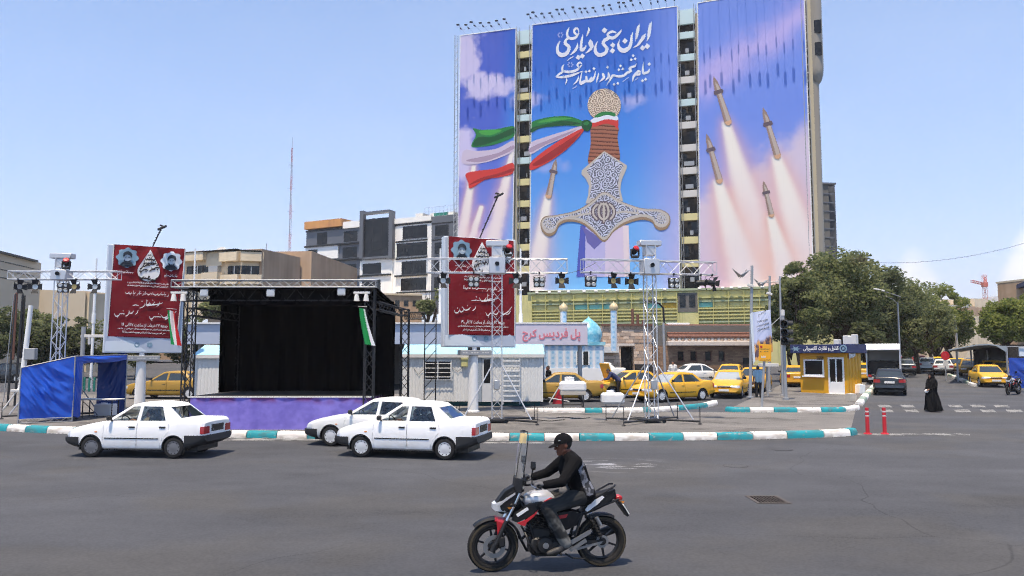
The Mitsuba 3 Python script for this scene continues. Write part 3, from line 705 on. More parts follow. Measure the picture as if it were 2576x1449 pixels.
EMB = Z5([circ(775, 1012, 84, 72, 130, 235, 16), circ(775, 1012, 84, 72, 50, -55, 16), circ(775, 1008, 40, 64, 105, 250, 17), circ(775, 1008, 40, 64, 75, -70, 17), [(775, 940, 10), (778, 1010, 24), (776, 1095, 8)], [(752, 940, 8), (775, 950, 14), (800, 940, 8)]])
prn(bc, "emblem_ground", EMB.buffer(3.2), "rocket_dark", 7.5)
prn(bc, "emblem", EMB, "tan", 8.5, "printed emblem of curved strokes round an upright one")
prn(bc, "inscription", Z5([[(500, 1050, 14), (560, 1046, 16), (620, 1030, 16), (672, 1026, 14)], [(520, 1030, 8), (524, 1055, 10)], [(590, 1010, 8), (594, 1044, 10)], [(640, 995, 8), (644, 1032, 10)], [(664, 990, 8), (668, 1030, 10)],
                           [(880, 1018, 14), (940, 1010, 16), (1000, 1018, 16), (1056, 1022, 14)], [(900, 990, 8), (902, 1015, 10)], [(960, 985, 8), (962, 1015, 10)], [(1020, 990, 8), (1022, 1020, 10)], [(1045, 990, 8), (1048, 1024, 10)]]), "tan", 8)
for cx_, cy_ in ((1236, 1058), (336, 1108)):
 prn(bc, "scroll", Z5([[(cx_ + r * math.cos(t), cy_ + r * math.sin(t), 9) for t, r in zip(np.linspace(0, 11, 22), np.linspace(40, 6, 22))]]), "tan", 8)
prn(bc, "pommel", sg.Point(0, 0).buffer(1) and shapely.transform(sg.Point(0, 0).buffer(133, 24), lambda a: np.array(z5(a + [780, 160]))), "ivory", 3, "printed carved ivory ball")
prn(bc, "wrap", S([(664, 292), (720, 250), (790, 232), (880, 250), (892, 292), (886, 352), (860, 325), (790, 308), (690, 334)]), "red", 4)
prn(bc, "wrap", S([(668, 288), (720, 248), (790, 228), (880, 246), (884, 280), (800, 272), (700, 300)]), "white", 5)
prn(bc, "wrap", S([(700, 256), (740, 222), (800, 210), (862, 222), (866, 250), (800, 238), (735, 256)]), "green", 6)
prn(bc, "knot", S([(598, 312), (614, 282), (650, 278), (682, 300), (676, 340), (645, 368), (610, 350)]), "green_dark", 6)
prn(bc, "knot_fold", S([(612, 308), (640, 290), (662, 302), (640, 322)]), "green", 7)
# rockets
for k, (x0, y0, x1, y1, w) in ((br, (1795, 192, 1832, 308, 22)), (br, (1919, 270, 1956, 393, 22)), (br, (1777, 336, 1810, 455, 21)), (br, (1920, 455, 1941, 542, 18)), (bc, (1399, 400, 1380, 494, 19))):
 d = np.array([x1 - x0, y1 - y0], float); ln = np.linalg.norm(d); d /= ln; q = np.array([-d[1], d[0]])
 pt = lambda a, b: tuple(np.array([x0, y0]) + d * (a * ln) + q * (b * w / 2))
 r = prn(k, "rocket", [pt(0, 0), pt(.12, .5), pt(.3, .75), pt(.36, 1.15), pt(.4, .6), pt(1, .85), pt(1, -.85), pt(.4, -.6), pt(.36, -1.15), pt(.3, -.75), pt(.12, -.5)], "rocket", 1, "printed slim tan rocket")
 prn(k, "rocket_side", [pt(.12, .1), pt(.35, .2), pt(1, .2), pt(1, -.7), pt(.4, -.5), pt(.2, -.4)], "rocket_light", 2)
 prn(k, "rocket_fin", [pt(.30, 1.0), pt(.36, 1.15), pt(.38, .9), pt(.38, -.9), pt(.36, -1.15), pt(.30, -1.0)], "rocket_dark", 3)
 prn(k, "rocket_flame", [pt(.97, .8), pt(1.03, .7), pt(1.07, 0), pt(1.03, -.7), pt(.97, -.8)], "flame", 3)
# calligraphy: pen strokes read off the survey enlargement (4.83 per photo pixel)
def zc(a): return np.array([((2000 + x / 4.831) / 1.4907, (60 + y / 4.831) / 1.4907) for x, y in a])
line1 = [[(2145, 105, 6), (2120, 170, 50), (2105, 260, 60), (2095, 340, 56), (2082, 400, 38), (2058, 455, 6)], [(2035, 325, 10), (1995, 385, 58), (1955, 445, 58), (1890, 530, 38), (1810, 578, 6)], [(2065, 552, 55)], [(1980, 580, 52)],
         [(1930, 148, 6), (1903, 210, 50), (1885, 300, 56), (1870, 380, 40), (1850, 452, 8)], [(1805, 295, 8), (1780, 380, 42), (1772, 480, 54), (1735, 575, 66), (1650, 630, 84), (1570, 600, 74), (1540, 520, 40), (1565, 430, 6)], [(1660, 455, 52)],
         [(1604, 245, 8), (1560, 310, 40), (1500, 368, 52), (1440, 400, 58), (1380, 395, 60), (1300, 440, 62), (1262, 495, 50), (1300, 545, 56), (1335, 600, 58), (1300, 675, 62), (1200, 710, 70), (1132, 660, 62), (1125, 560, 40), (1165, 462, 8)], [(1490, 300, 30), (1430, 285, 46), (1368, 312, 42), (1345, 350, 40), (1390, 390, 46)],
         [(1290, 262, 54)], [(1440, 530, 50)], [(1435, 632, 52)], [(1035, 430, 14), (1040, 500, 88), (1062, 560, 58), (1020, 620, 44), (945, 682, 8)], [(962, 530, 10), (920, 600, 48), (872, 615, 58), (866, 540, 46), (880, 440, 42), (900, 342, 8)],
         [(805, 488, 8), (790, 575, 46), (740, 650, 42), (664, 712, 8)], [(722, 738, 14), (665, 772, 16), (610, 812, 8)], [(890, 728, 48)], [(815, 752, 50)], [(1000, 210, 14), (1010, 255, 38), (985, 320, 30), (963, 378, 6)],
         [(824, 300, 16), (812, 240, 26), (772, 228, 44), (738, 280, 42), (770, 330, 40)], [(822, 320, 24), (770, 388, 48), (700, 412, 54), (640, 395, 46), (612, 340, 42), (625, 270, 36), (652, 208, 8)], [(640, 400, 40), (590, 440, 42), (582, 505, 60), (640, 550, 60), (642, 620, 60), (590, 690, 70), (500, 708, 78), (440, 640, 60), (445, 540, 42), (488, 448, 8)]]
line2 = [[(2112, 960, 8), (2085, 1010, 42), (2040, 1032, 42), (1998, 1040, 46), (1985, 960, 36), (2002, 828, 8)], [(2100, 875, 34)], [(2035, 1150, 30)], [(1978, 1172, 30)], [(1945, 1005, 12), (1905, 1000, 42), (1870, 1050, 50), (1925, 1062, 34), (1935, 1020, 18)], [(1860, 1048, 52), (1815, 1105, 40), (1798, 1190, 8)], [(1897, 1118, 10), (1840, 1168, 8)],
         [(1872, 858, 8), (1840, 912, 34), (1790, 925, 40), (1745, 955, 44), (1770, 1000, 42), (1700, 1030, 46), (1650, 1075, 42), (1600, 1092, 46), (1530, 1095, 40), (1440, 1080, 42), (1398, 1150, 36), (1325, 1262, 8)], [(1810, 722, 28)], [(1775, 795, 28)], [(1846, 778, 28)], [(1580, 905, 28)], [(1550, 975, 28)], [(1625, 962, 30)], [(1465, 1240, 28)], [(1532, 1222, 28)], [(1722, 1118, 10), (1622, 1190, 6)],
         [(1358, 1020, 16), (1368, 1100, 46), (1300, 1172, 8)], [(1345, 930, 28)], [(1262, 1055, 44), (1278, 1120, 46), (1198, 1196, 8)], [(1185, 1038, 18), (1165, 1120, 30), (1144, 1212, 8)], [(1128, 1012, 14), (1105, 1110, 36), (1060, 1172, 46), (1000, 1182, 44), (930, 1185, 52), (868, 1225, 58), (850, 1165, 36), (885, 1000, 8)], [(1055, 1120, 34), (1035, 1150, 40)], [(960, 1105, 40), (965, 1150, 44)],
         [(1100, 955, 30)], [(1016, 1000, 28)], [(956, 1012, 28)], [(826, 1085, 8), (800, 1170, 32), (724, 1248, 8)], [(790, 1272, 10), (710, 1322, 6)], [(884, 868, 12), (838, 845, 36), (800, 890, 34), (830, 930, 30)], [(876, 890, 20), (800, 972, 44), (700, 1010, 50), (590, 1012, 46), (532, 985, 42), (530, 930, 32), (556, 878, 8)], [(545, 1005, 40), (455, 1068, 36), (425, 1108, 26), (560, 1106, 46), (720, 1070, 46), (902, 998, 8)], [(602, 1140, 20), (606, 1180, 24), (578, 1245, 6)]]
for ln_ in (line1, line2):
 g = shapely.transform(brush(ln_), zc)
 prn(bc, "lettering", g, "white", 1, "line of white calligraphy")
for c_ in ((492, 345), (672, 885)):
 st = [[(c_[0] + 42 * math.cos(t), c_[1] + 36 * math.sin(t), 17)] for t in np.linspace(0, 2 * math.pi, 7)[:-1]]
 prn(bc, "rosette", shapely.transform(brush(st), zc), "mark", 1)

# ---- floodlights on arms along the banner tops
def flood_kit():
 k = Kit()
 d, dz = 3.7, -0.2
 k.add("arm", J(tube((0, 0.3, 0), (0, -d, dz), 0.022, 5), tube((0, -0.3, 0.6), (0, -d * 0.55, dz * .55), 0.02, 4)), "galv")
 k.add("lamp_head", mv(rb(-0.17, 0.17, -0.3, 0.3, -0.11, 0.11, 0.03), (0, -d - 0.15, dz - 0.02), rx=0.35), "dark_steel")
 k.add("ballast_box", mv(rb(-0.1, 0.1, -0.24, 0.24, -0.07, 0.07, 0.02), (0, -d * 0.68, dz * 0.7 - 0.06)), "dark_steel")
 return k

fkit = flood_kit()
for (u0, v0, u1, v1, cnt, lab) in ((1172, 88, 1286, 73, 7, "left"), (1345, 62, 1698, 17, 20, "centre"), (1764, 6, 2015, -32, 12, "right")):
 a, b = np.array(fs(u0, v0, OUT)), np.array(fs(u1, v1, OUT))
 for i in range(cnt):
  p = a + (b - a) * i / (cnt - 1)
  k = thing("banner_floodlight", f"floodlight on a long arm over the {lab} giant banner, {ORD[i]} from the left", "floodlight", f"floodlights over the {lab} giant banner")
  fkit.place(k, FTW @ T4().translate([p[0] + rng.uniform(-.1, .1), -OUT, p[1] + rng.uniform(-.02, .25)]) @ T4().scale([1, rng.uniform(.9, 1.06), 1]) @ T4().rotate([0, 0, 1], rng.uniform(-4, 4)))

# ---- podium wall under the banners
PZ = 11.75
def f_podium(p, n, uv):
 d = fbm(p.x * 0.5, p.y * 0.5, p.z * 1.2, 4)
 drip = smoothstep(0.5, 0.8, fbm(p.x * 3, p.y * 3, p.z * 0.25, 3))
 v = mix(lin(208, 200, 134), lin(190, 186, 136), d)
 return mix(v, lin(140, 148, 100), drip * 0.5)

mat("podium_yellow", proc(f_podium), 0.7)
mat("podium_green", lin(160, 170, 138), 0.7)
mat("podium_olive", lin(192, 186, 122), 0.7)
mat("podium_teal", lin(120, 190, 186), 0.5)
mat("podium_ochre", lin(196, 160, 52), 0.6)
put(tower, "podium", bx(fs(1262, 780)[0], FLEN + 6, -1.2, 0.1, 0, PZ - 0.35), "podium_yellow", tw=FTW, label="yellow green lower wall with horizontal louvres")
put(tower, "podium_cap", bx(fs(1334, 780)[0], FLEN + 6, -1.5, 0.12, PZ - 0.3, PZ), "podium_green", tw=FTW)
for (u0, u1) in ((1340, 1704), (1757, 1950)):
 a, b = fs(u0, 770, 1.2)[0], fs(u1, 770, 1.2)[0]
 for i, z in enumerate((10.5, 10.0, 9.05, 8.6, 8.15, 7.7, 7.25)):
  put(tower, "louvre", bx(a, b, -1.62, -1.2, z - 0.12, z + 0.06), "podium_green" if i in (1, 6) else "podium_olive", tw=FTW)
 put(tower, "drip_ledge", bx(a - 0.5, b + 0.4, -1.7, -1.2, 6.6, 6.85), "podium_green", tw=FTW)
 nP = int((b - a) / 1.9)
 for i in range(nP):
  s = a + (b - a) * (i + 0.05) / nP; e = a + (b - a) * (i + 0.95) / nP
  c = "podium_yellow"
  if u0 == 1340: c = {3: "podium_teal", 4: "podium_teal", 5: "podium_teal", 8: "podium_teal", 9: "podium_ochre"}.get(i, "podium_yellow")
  elif i == 0: c = "podium_teal"
  put(tower, "panel", bx(s, e, -1.3, -1.2, 9.2, 9.85), c, tw=FTW)
 for i in range(nP + 1):
  put(tower, "fin", bx(a + (b - a) * i / nP - 0.04, a + (b - a) * i / nP + 0.04, -1.75, -1.2, 6.9, 11.2), "podium_olive", tw=FTW)
a, b = fs(1705, 750, 1.2)[0], fs(1756, 750, 1.2)[0]
put(tower, "service_niche", bx(a, b, -1.26, -1.19, 8.6, PZ - 0.6), "concrete_dark", tw=FTW)
for i in range(2):
 put(tower, "window", bx(a + 0.25 + 1.25 * i, a + 1.05 + 1.25 * i, -1.33, -1.262, 9.3, 10.9), "glass_dark", tw=FTW)
# row of small lamps on the podium edge
lk = Kit()
lk.add("bracket", tube((0, 0, 0), (0, -0.55, 0.1), 0.03, 5), "dark_steel")
lk.add("lamp_head", mv(rb(-0.22, 0.22, -0.14, 0.14, -0.16, 0.16, 0.04), (0, -0.6, 0.12), rx=-0.6), "off_white")
for i, u in enumerate(list(range(1352, 1700, 29)) + list(range(1762, 1945, 26))):
 s = fs(u, 735, 1.5)[0]
 k = thing("podium_lamp", f"small white uplight on the ledge below the {'centre' if i < 12 else 'right'} banner, {ORD[i % 12]} from the left", "floodlight", "uplights along the ledge below the banners")
 lk.place(k, FTW @ T4().translate([s + rng.uniform(-.15, .15), -1.5, PZ - 0.25]) @ T4().rotate([0, 0, 1], rng.uniform(-25, 25)))
# ---------------------------------------------------------------- cars
def f_dirtywhite(p, n, uv):
 d = fbm(p.x * 2, p.y * 2, p.z * 3, 3)
 return mix((0.80, 0.80, 0.80), (0.70, 0.69, 0.67), smoothstep(0.5, 0.8, d) * smoothstep(0.7, 0.2, p.z))

mat("car_white", proc(f_dirtywhite), 0.28, clear=0.8)
mat("car_white_b", (0.66, 0.66, 0.64), 0.3, clear=0.7)
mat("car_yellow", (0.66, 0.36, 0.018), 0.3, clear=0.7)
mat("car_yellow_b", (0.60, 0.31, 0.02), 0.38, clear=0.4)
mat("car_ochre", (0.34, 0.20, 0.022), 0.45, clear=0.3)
mat("car_black", (0.02, 0.022, 0.026), 0.25, clear=0.8)
mat("car_grey", (0.16, 0.18, 0.19), 0.3, metal=0.3, clear=0.7)
mat("car_silver", (0.5, 0.5, 0.5), 0.32, metal=0.3, clear=0.7)
mat("car_red", (0.32, 0.02, 0.02), 0.3, clear=0.7)
mat("bumper_black", (0.028, 0.029, 0.031), 0.55, spec=0.4)
mat("trim_black", (0.015, 0.015, 0.016), 0.45)
mat("seat_fabric", (0.05, 0.055, 0.06), 0.9)
mat("dash_plastic", (0.03, 0.03, 0.03), 0.7)
mat("lamp_red", (0.36, 0.012, 0.015), 0.18, clear=1.0)
mat("lamp_clear", (0.62, 0.64, 0.66), 0.12, metal=0.3, clear=1.0)
mat("lamp_amber", (0.6, 0.2, 0.02), 0.2, clear=1.0)
mat("hubcap", (0.62, 0.63, 0.64), 0.4, metal=0.25)
mat("wheel_steel", (0.18, 0.18, 0.19), 0.5, metal=0.5)
mat("plate_white", (0.68, 0.68, 0.66), 0.5)
mat("plate_yellow", (0.7, 0.5, 0.08), 0.5)
scene["glass"] = {"type": "thindielectric", "int_ior": 1.5, "specular_transmittance": rgb(0.5, 0.56, 0.56)}
scene["glass_tint"] = {"type": "thindielectric", "int_ior": 1.5, "specular_transmittance": rgb(0.28, 0.33, 0.36)}

def interp(tab, x):
 t = np.array(tab, float); return np.interp(x, t[:, 0], t[:, 1])

def body_loft(sp, gw=0.0, ge=0.0, gz=0.0):
 """closed body shell below the windows: sections along x; gw, ge, gz grow it sideways, lengthwise and upwards"""
 L2 = sp["L"] / 2
 xs = np.unique(np.r_[np.linspace(-L2, L2, 49), -L2 + 0.03, -L2 + 0.08, -L2 + 0.16, L2 - 0.03, L2 - 0.08, L2 - 0.16])
 v = []
 for x in xs:
  w = interp(sp["plan"], x) * sp["W"] / 2 + gw; zt = interp(sp["top"], x) + gz; zb = interp(sp["bot"], x) - gz
  k = x / L2
  X_ = x + ge * k
  h = zt - zb
  half = [(0.0, zb), (0.86 * w, zb), (0.955 * w, zb + 0.05), (0.985 * w, zb + 0.14 * h + .03), (w, zb + 0.42 * h), (0.997 * w, zb + 0.62 * h), (0.98 * w, zb + 0.8 * h), (0.955 * w, zt - 0.06), (0.925 * w, zt - 0.02), (0.86 * w, zt + 0.0), (0.5 * w, zt + 0.018), (0.0, zt + 0.026)]
  ring = half + [(-a, b) for a, b in half[-2:0:-1]]
  # curved ends: the middle of nose and tail reaches further than the corners
  v.append([(X_ + (0.05 if k > 0.9 else -0.03 if k < -0.9 else 0) * (1 - (a / max(w, 1e-6)) ** 2) * (abs(k) - 0.9) * 10, a, b) for a, b in ring])
 n = len(v[0]); V = np.vstack(v); F = []
 for i in range(len(xs) - 1):
  for j in range(n):
   a, b, q = i * n + j, (i + 1) * n + j, (j + 1) % n
   F += [(a, i * n + q, b), (b, i * n + q, (i + 1) * n + q)]
 c0, c1 = len(V), len(V) + 1
 V = np.vstack([V, V[:n].mean(0), V[-n:].mean(0)])
 for j in range(n):
  q = (j + 1) % n
  F += [(c0, q, j), (c1, (len(xs) - 1) * n + j, (len(xs) - 1) * n + q)]
 return man((V, np.array(F)))

def cabin_hull(sp, g=0.0):
 """greenhouse as a convex solid; g shrinks it"""
 (xr0, zr0), (xr1, zr1), (xf1, zf1), (xf0, zf0) = sp["cab"]
 wb, wr = sp["wb"] - g, sp["wr"] - g
 zr1 -= g; zf1 -= g
 P = []
 for x, z, w, dx in ((xr0 + g, zr0 - 0.06, wb, -0.02), (xf0 - g, zf0 - 0.06, wb, 0.10)):
  P += [(x, y, z) for y in (-w * 0.9, w * 0.9)] + [(x + dx, y, z) for y in (-w * 0.45, w * 0.45)]
 for x in np.linspace(xr0 + 0.2, xf0 - 0.2, 7):
  P += [(x, s * wb, (zr0 + zf0) / 2 - 0.08) for s in (-1, 1)]
 for x, z in ((xr1 + g * 0.6, zr1 - 0.035), (xf1 - g * 0.6, zf1 - 0.03)):
  P += [(x, s * wr * 0.93, z) for s in (-1, 1)] + [(x + (0.05 if x > 0 else -0.04), s * wr * 0.45, z + 0.006) for s in (-1, 1)]
 for x in np.linspace(xr1, xf1, 6):
  t = (x - xr1) / (xf1 - xr1); z = zr1 + (zf1 - zr1) * t + 0.035 * math.sin(math.pi * t) - 0.0
  P += [(x, s * wr, z - 0.045) for s in (-1, 1)] + [(x, s * wr * 0.96, z - 0.015) for s in (-1, 1)] + [(x, s * wr * 0.6, z + 0.008) for s in (-1, 1)] + [(x, 0, z + 0.014)]
 return MF.hull_points(np.array(P, float))

def shrink(poly_pts, d): return list(sg.Polygon(poly_pts).buffer(-d, join_style=2).exterior.coords)[:-1]

def wheel_parts(r, w, style):
 tyre = lathe([(r * 0.66, -w / 2), (r * 0.9, -w / 2), (r * 0.975, -w * 0.42), (r, -w * 0.3), (r, w * 0.3), (r * 0.975, w * 0.42), (r * 0.9, w / 2), (r * 0.66, w / 2), (r * 0.64, w * 0.3), (r * 0.64, -w * 0.3), (r * 0.66, -w / 2)], 28, axis=1)
 if style == "cap":
  disc = lathe([(r * 0.66, w * 0.40), (r * 0.64, w * 0.46), (r * 0.55, w * 0.47), (r * 0.5, w * 0.43), (r * 0.42, w * 0.45), (r * 0.2, w * 0.5), (r * 0.001, w * 0.51)], 28, axis=1)
  holes = J(*[mv(cb(0, w * 0.452, r * 0.54, r * 0.13, w * 0.06, r * 0.07), ry=a) for a in np.arange(9) * 2 * math.pi / 9])
  return tyre, disc, holes
 disc = lathe([(r * 0.66, w * 0.34), (r * 0.64, w * 0.40), (r * 0.58, w * 0.36), (r * 0.5, w * 0.22), (r * 0.36, w * 0.24), (r * 0.3, w * 0.34), (r * 0.16, w * 0.36), (r * 0.14, w * 0.42), (r * 0.001, w * 0.43)], 28, axis=1)
 holes = J(*[mv(cb(0, w * 0.232, r * 0.43, r * 0.1, w * 0.05, r * 0.06), ry=a) for a in np.arange(8) * 2 * math.pi / 8])
 return tyre, disc, holes

def make_car(sp):
 k = Kit(); paint = "car_white"
 L2, W2 = sp["L"] / 2, sp["W"] / 2
 full = body_loft(sp)
 arches = MF()
 rw = sp["rw"]
 cylinders = []
 for x in sp["axles"]:
  for s in (-1, 1):
   c = MF.cylinder(0.45, rw + 0.055, rw + 0.055, 32).rotate([90, 0, 0]).translate([x, s * (W2 - 0.02) + 0.225, rw + 0.005])
   arches = arches + c; cylinders.append((x, s))
 inner = man(bx(sp["cab"][0][0] + 0.12, sp["cab"][3][0] - 0.12, -W2 + 0.11, W2 - 0.11, 0.34, 1.2))
 low = full - arches - inner
 # doors: real panels with gaps
 doors = []
 gap = MF()
 zs = sp["zsill"]
 d0, d1, d2 = sp["doors"]
 belt = sp["belt"]
 axr = sp["axles"][0]; ar = rw + 0.10
 rear = [(d0 + 0.02, belt + 0.1), (d0 - 0.02, zs + 0.45)] + [(axr + ar * math.cos(t), rw + ar * math.sin(t)) for t in np.linspace(0.85, 0.12, 5)] + [(axr + ar + 0.02, zs), (d1, zs), (d1, belt + 0.1)]
 front = [(d1, zs), (d2 - 0.05, zs), (d2, zs + 0.2), (d2 - 0.015, belt + 0.1), (d1, belt + 0.1)]
 outer = full - man(bx(-5, 5, -W2 + 0.1, W2 - 0.1, 0, 2))
 for pts in (rear, front):
  pr = man(pxz(pts, -1.2, 1.2)); sm = man(pxz(shrink(pts, 0.011), -1.2, 1.2))
  gap = gap + pr
  doors.append((outer - arches) ^ sm)
 core = full - man(bx(-5, 5, -W2 + 0.085, W2 - 0.085, 0, 2))
 low = low - (gap ^ core)
 k.add("body", low, "PAINT", smooth=35)
 for d, nm in zip(doors, ("rear_door", "front_door")):
  for s in (-1, 1):
   half = d ^ man(bx(-5, 5, 0 if s > 0 else -3, 3 if s > 0 else 0, -1, 3))
   k.add("door", half, "PAINT", smooth=35)
 # roof and pillars
 hull = cabin_hull(sp); inn = cabin_hull(sp, 0.045)
 shell = hull - inn
 zc = belt
 shell = shell ^ man(bx(-5, 5, -2, 2, zc - 0.03, 3))
 (xr0, zr0), (xr1, zr1), (xf1, zf1), (xf0, zf0) = sp["cab"]
 for w in sp["windows"]:
  shell = shell - man(pxz(w, -2, 2))
 mid = (xr1 + xf1) / 2
 wsz0, wsz1 = zf0 + 0.02, zf1 - 0.075
 tw = lambda z: np.interp(z, [zf0, zf1], [sp["wb"], sp["wr"]]) - 0.105
 ws = [(-tw(wsz0), wsz0), (tw(wsz0), wsz0), (tw(wsz1), wsz1), (-tw(wsz1), wsz1)]
 rz0, rz1 = zr0 + 0.035, zr1 - 0.085
 rs = [(-tw(rz0), rz0), (tw(rz0), rz0), (tw(rz1), rz1), (-tw(rz1), rz1)]
 shell = shell - man(pyz(ws, xf1 - 0.03, 3)) - man(pyz(rs, -3, xr1 + 0.03))
 k.add("roof", shell, "PAINT", smooth=30)
 pane = cabin_hull(sp, 0.012) - cabin_hull(sp, 0.0135)
 for w in sp["windows"]:
  e = list(sg.Polygon(w).buffer(0.012, join_style=2).exterior.coords)[:-1]
  g = pane ^ man(pxz(e, -2, 2))
  for s in (-1, 1):
   h = g ^ man(bx(-5, 5, 0.2 if s > 0 else -3, 3 if s > 0 else -0.2, -1, 3))
   k.add("rear_side_window" if w is sp["windows"][0] else ("driver_window" if s > 0 else "front_side_window"), h, "SIDE_GLASS" if w is sp["windows"][0] else "FRONT_GLASS")
 k.add("windscreen", pane ^ man(pyz(shrink(ws, -0.012), xf1 - 0.0, 3)), "SCREEN_GLASS")
 k.add("rear_window", pane ^ man(pyz(shrink(rs, -0.012), -3, xr1 + 0.0)), "REAR_GLASS")
 # black window surrounds
 # wheels and arches
 ty, di, ho = wheel_parts(rw, 0.17, sp["wheel"])
 for x, s in cylinders:
  steer = math.radians(sp.get("steer", 0)) if x > 0 else 0
  for nm, m, mt in (("wheel__tyre", ty, "rubber"), ("wheel__hubcap", di, "HUB"), ("wheel__vent", ho, "trim_black")):
   mm = m if s > 0 else mv(m, rz=math.pi)
   k.add(nm if (x, s) == cylinders[0] else nm.replace("wheel__", f"wheel_{cylinders.index((x, s)):03d}__"), mv(mm, (x, s * (W2 - 0.115), rw), rz=steer), mt, smooth=40)
  ring = lathe([(rw + 0.05, -0.2), (rw + 0.05, 0.19), (rw + 0.03, 0.19), (rw + 0.03, -0.2), (0.01, -0.2)], 28, axis=1)
  vv, ff = ring if s > 0 else mv(ring, rz=math.pi)
  vv = vv + [x, s * (W2 - 0.21), rw]
  keep = (vv[ff][:, :, 2].mean(1) > 0.2)
  k.add("wheel_arch", (vv, ff[keep]), "trim_black")
 k.add("underbody", bx(-L2 + 0.25, L2 - 0.25, -W2 + 0.25, W2 - 0.25, 0.17, 0.3), "trim_black")
 # fittings cut from a slightly larger shell
 big = body_loft(sp, 0.012, 0.012, 0.0); bump = body_loft(sp, 0.028, 0.05, 0.0) - body_loft(sp, -0.03, -0.08, -0.02) - arches
 for nm, m_, b, side in sp["trim"]:
  src = bump if "bumper" in nm else (big - arches - body_loft(sp, -0.02, -0.02, -0.02)) if b[5] - b[4] < 0.2 or True else big
  q = src ^ man(bx(*b))
  if "bumper" in nm: q = src ^ man(bx(*b))
  k.add(nm, q, m_, smooth=35)
  if side:
   k.add(nm, (src ^ man(bx(b[0], b[1], -b[3], -b[2], b[4], b[5]))), m_, smooth=35)
 for x in (d1 - 0.14, d2 - 1.02 if False else d0 + 0.13):
  pass
 wv = lambda x: interp(sp["plan"], x) * W2
 for x in (d1 + 0.14, d0 + 0.16):
  for s in (-1, 1):
   k.add("door_handle", mv(rb(-0.085, 0.085, -0.018, 0.018, -0.022, 0.022, 0.008), (x, s * (wv(x) * 0.985 + 0.006), belt - 0.13)), "trim_black" if sp["dark_handles"] else "PAINT")
 for s in (-1, 1):
  x = sp["windows"][1][0][0] - 0.02
  k.add("wing_mirror", J(rb(x - 0.05, x + 0.04, s * (sp["wb"] + 0.10) - 0.085, s * (sp["wb"] + 0.10) + 0.085, belt + 0.04, belt + 0.17, 0.025), tube((x - 0.01, s * (sp["wb"] - 0.02), belt + 0.03), (x - 0.01, s * (sp["wb"] + 0.06), belt + 0.07), 0.025)), "trim_black")
 xr = -L2
 k.add("rear_plate", mv(rb(-0.012, 0.012, -0.26, 0.26, -0.058, 0.058, 0.004), (xr - sp.get("plate_out", 0.02), 0, sp["platez"]), ry=sp.get("plate_tilt", 0.0)), "plate_white")
 k.add("front_plate", mv(rb(-0.012, 0.012, -0.26, 0.26, -0.058, 0.058, 0.004), (L2 + 0.105, 0, 0.42)), "plate_white")
 # cabin
 fl = sp["cab"]
 k.add("dashboard", rb(fl[3][0] - 0.42, fl[3][0] - 0.1, -0.62, 0.62, 0.62, belt - 0.02, 0.05), "dash_plastic")
 for s in (-1, 1):
  xs_ = sp["seatx"]
  k.add("front_seat", J(rb(xs_ - 0.25, xs_ + 0.27, s * 0.36 - 0.24, s * 0.36 + 0.24, 0.36, 0.55, 0.05), mv(rb(-0.08, 0.08, -0.24, 0.24, 0, 0.62, 0.06), (xs_ - 0.24, s * 0.36, 0.5), ry=-0.22), rb(xs_ - 0.45, xs_ - 0.34, s * 0.36 - 0.13, s * 0.36 + 0.13, 1.10, 1.27, 0.04)), "seat_fabric")
 xb = sp["seatx"] - 0.98
 k.add("rear_seat", J(rb(xb - 0.2, xb + 0.25, -0.6, 0.6, 0.34, 0.54, 0.05), mv(rb(-0.08, 0.08, -0.6, 0.6, 0, 0.48, 0.06), (xb - 0.2, 0, 0.5), ry=-0.25)), "seat_fabric")
 ang = np.arange(20) * 2 * math.pi / 20
 k.add("steering_wheel", mv(path(np.c_[np.cos(ang) * 0.18, np.sin(ang) * 0.18, ang * 0], 0.014, 5, closed=True), (fl[3][0] - 0.5, 0.36, belt - 0.02), ry=-1.1), "trim_black")
 return k

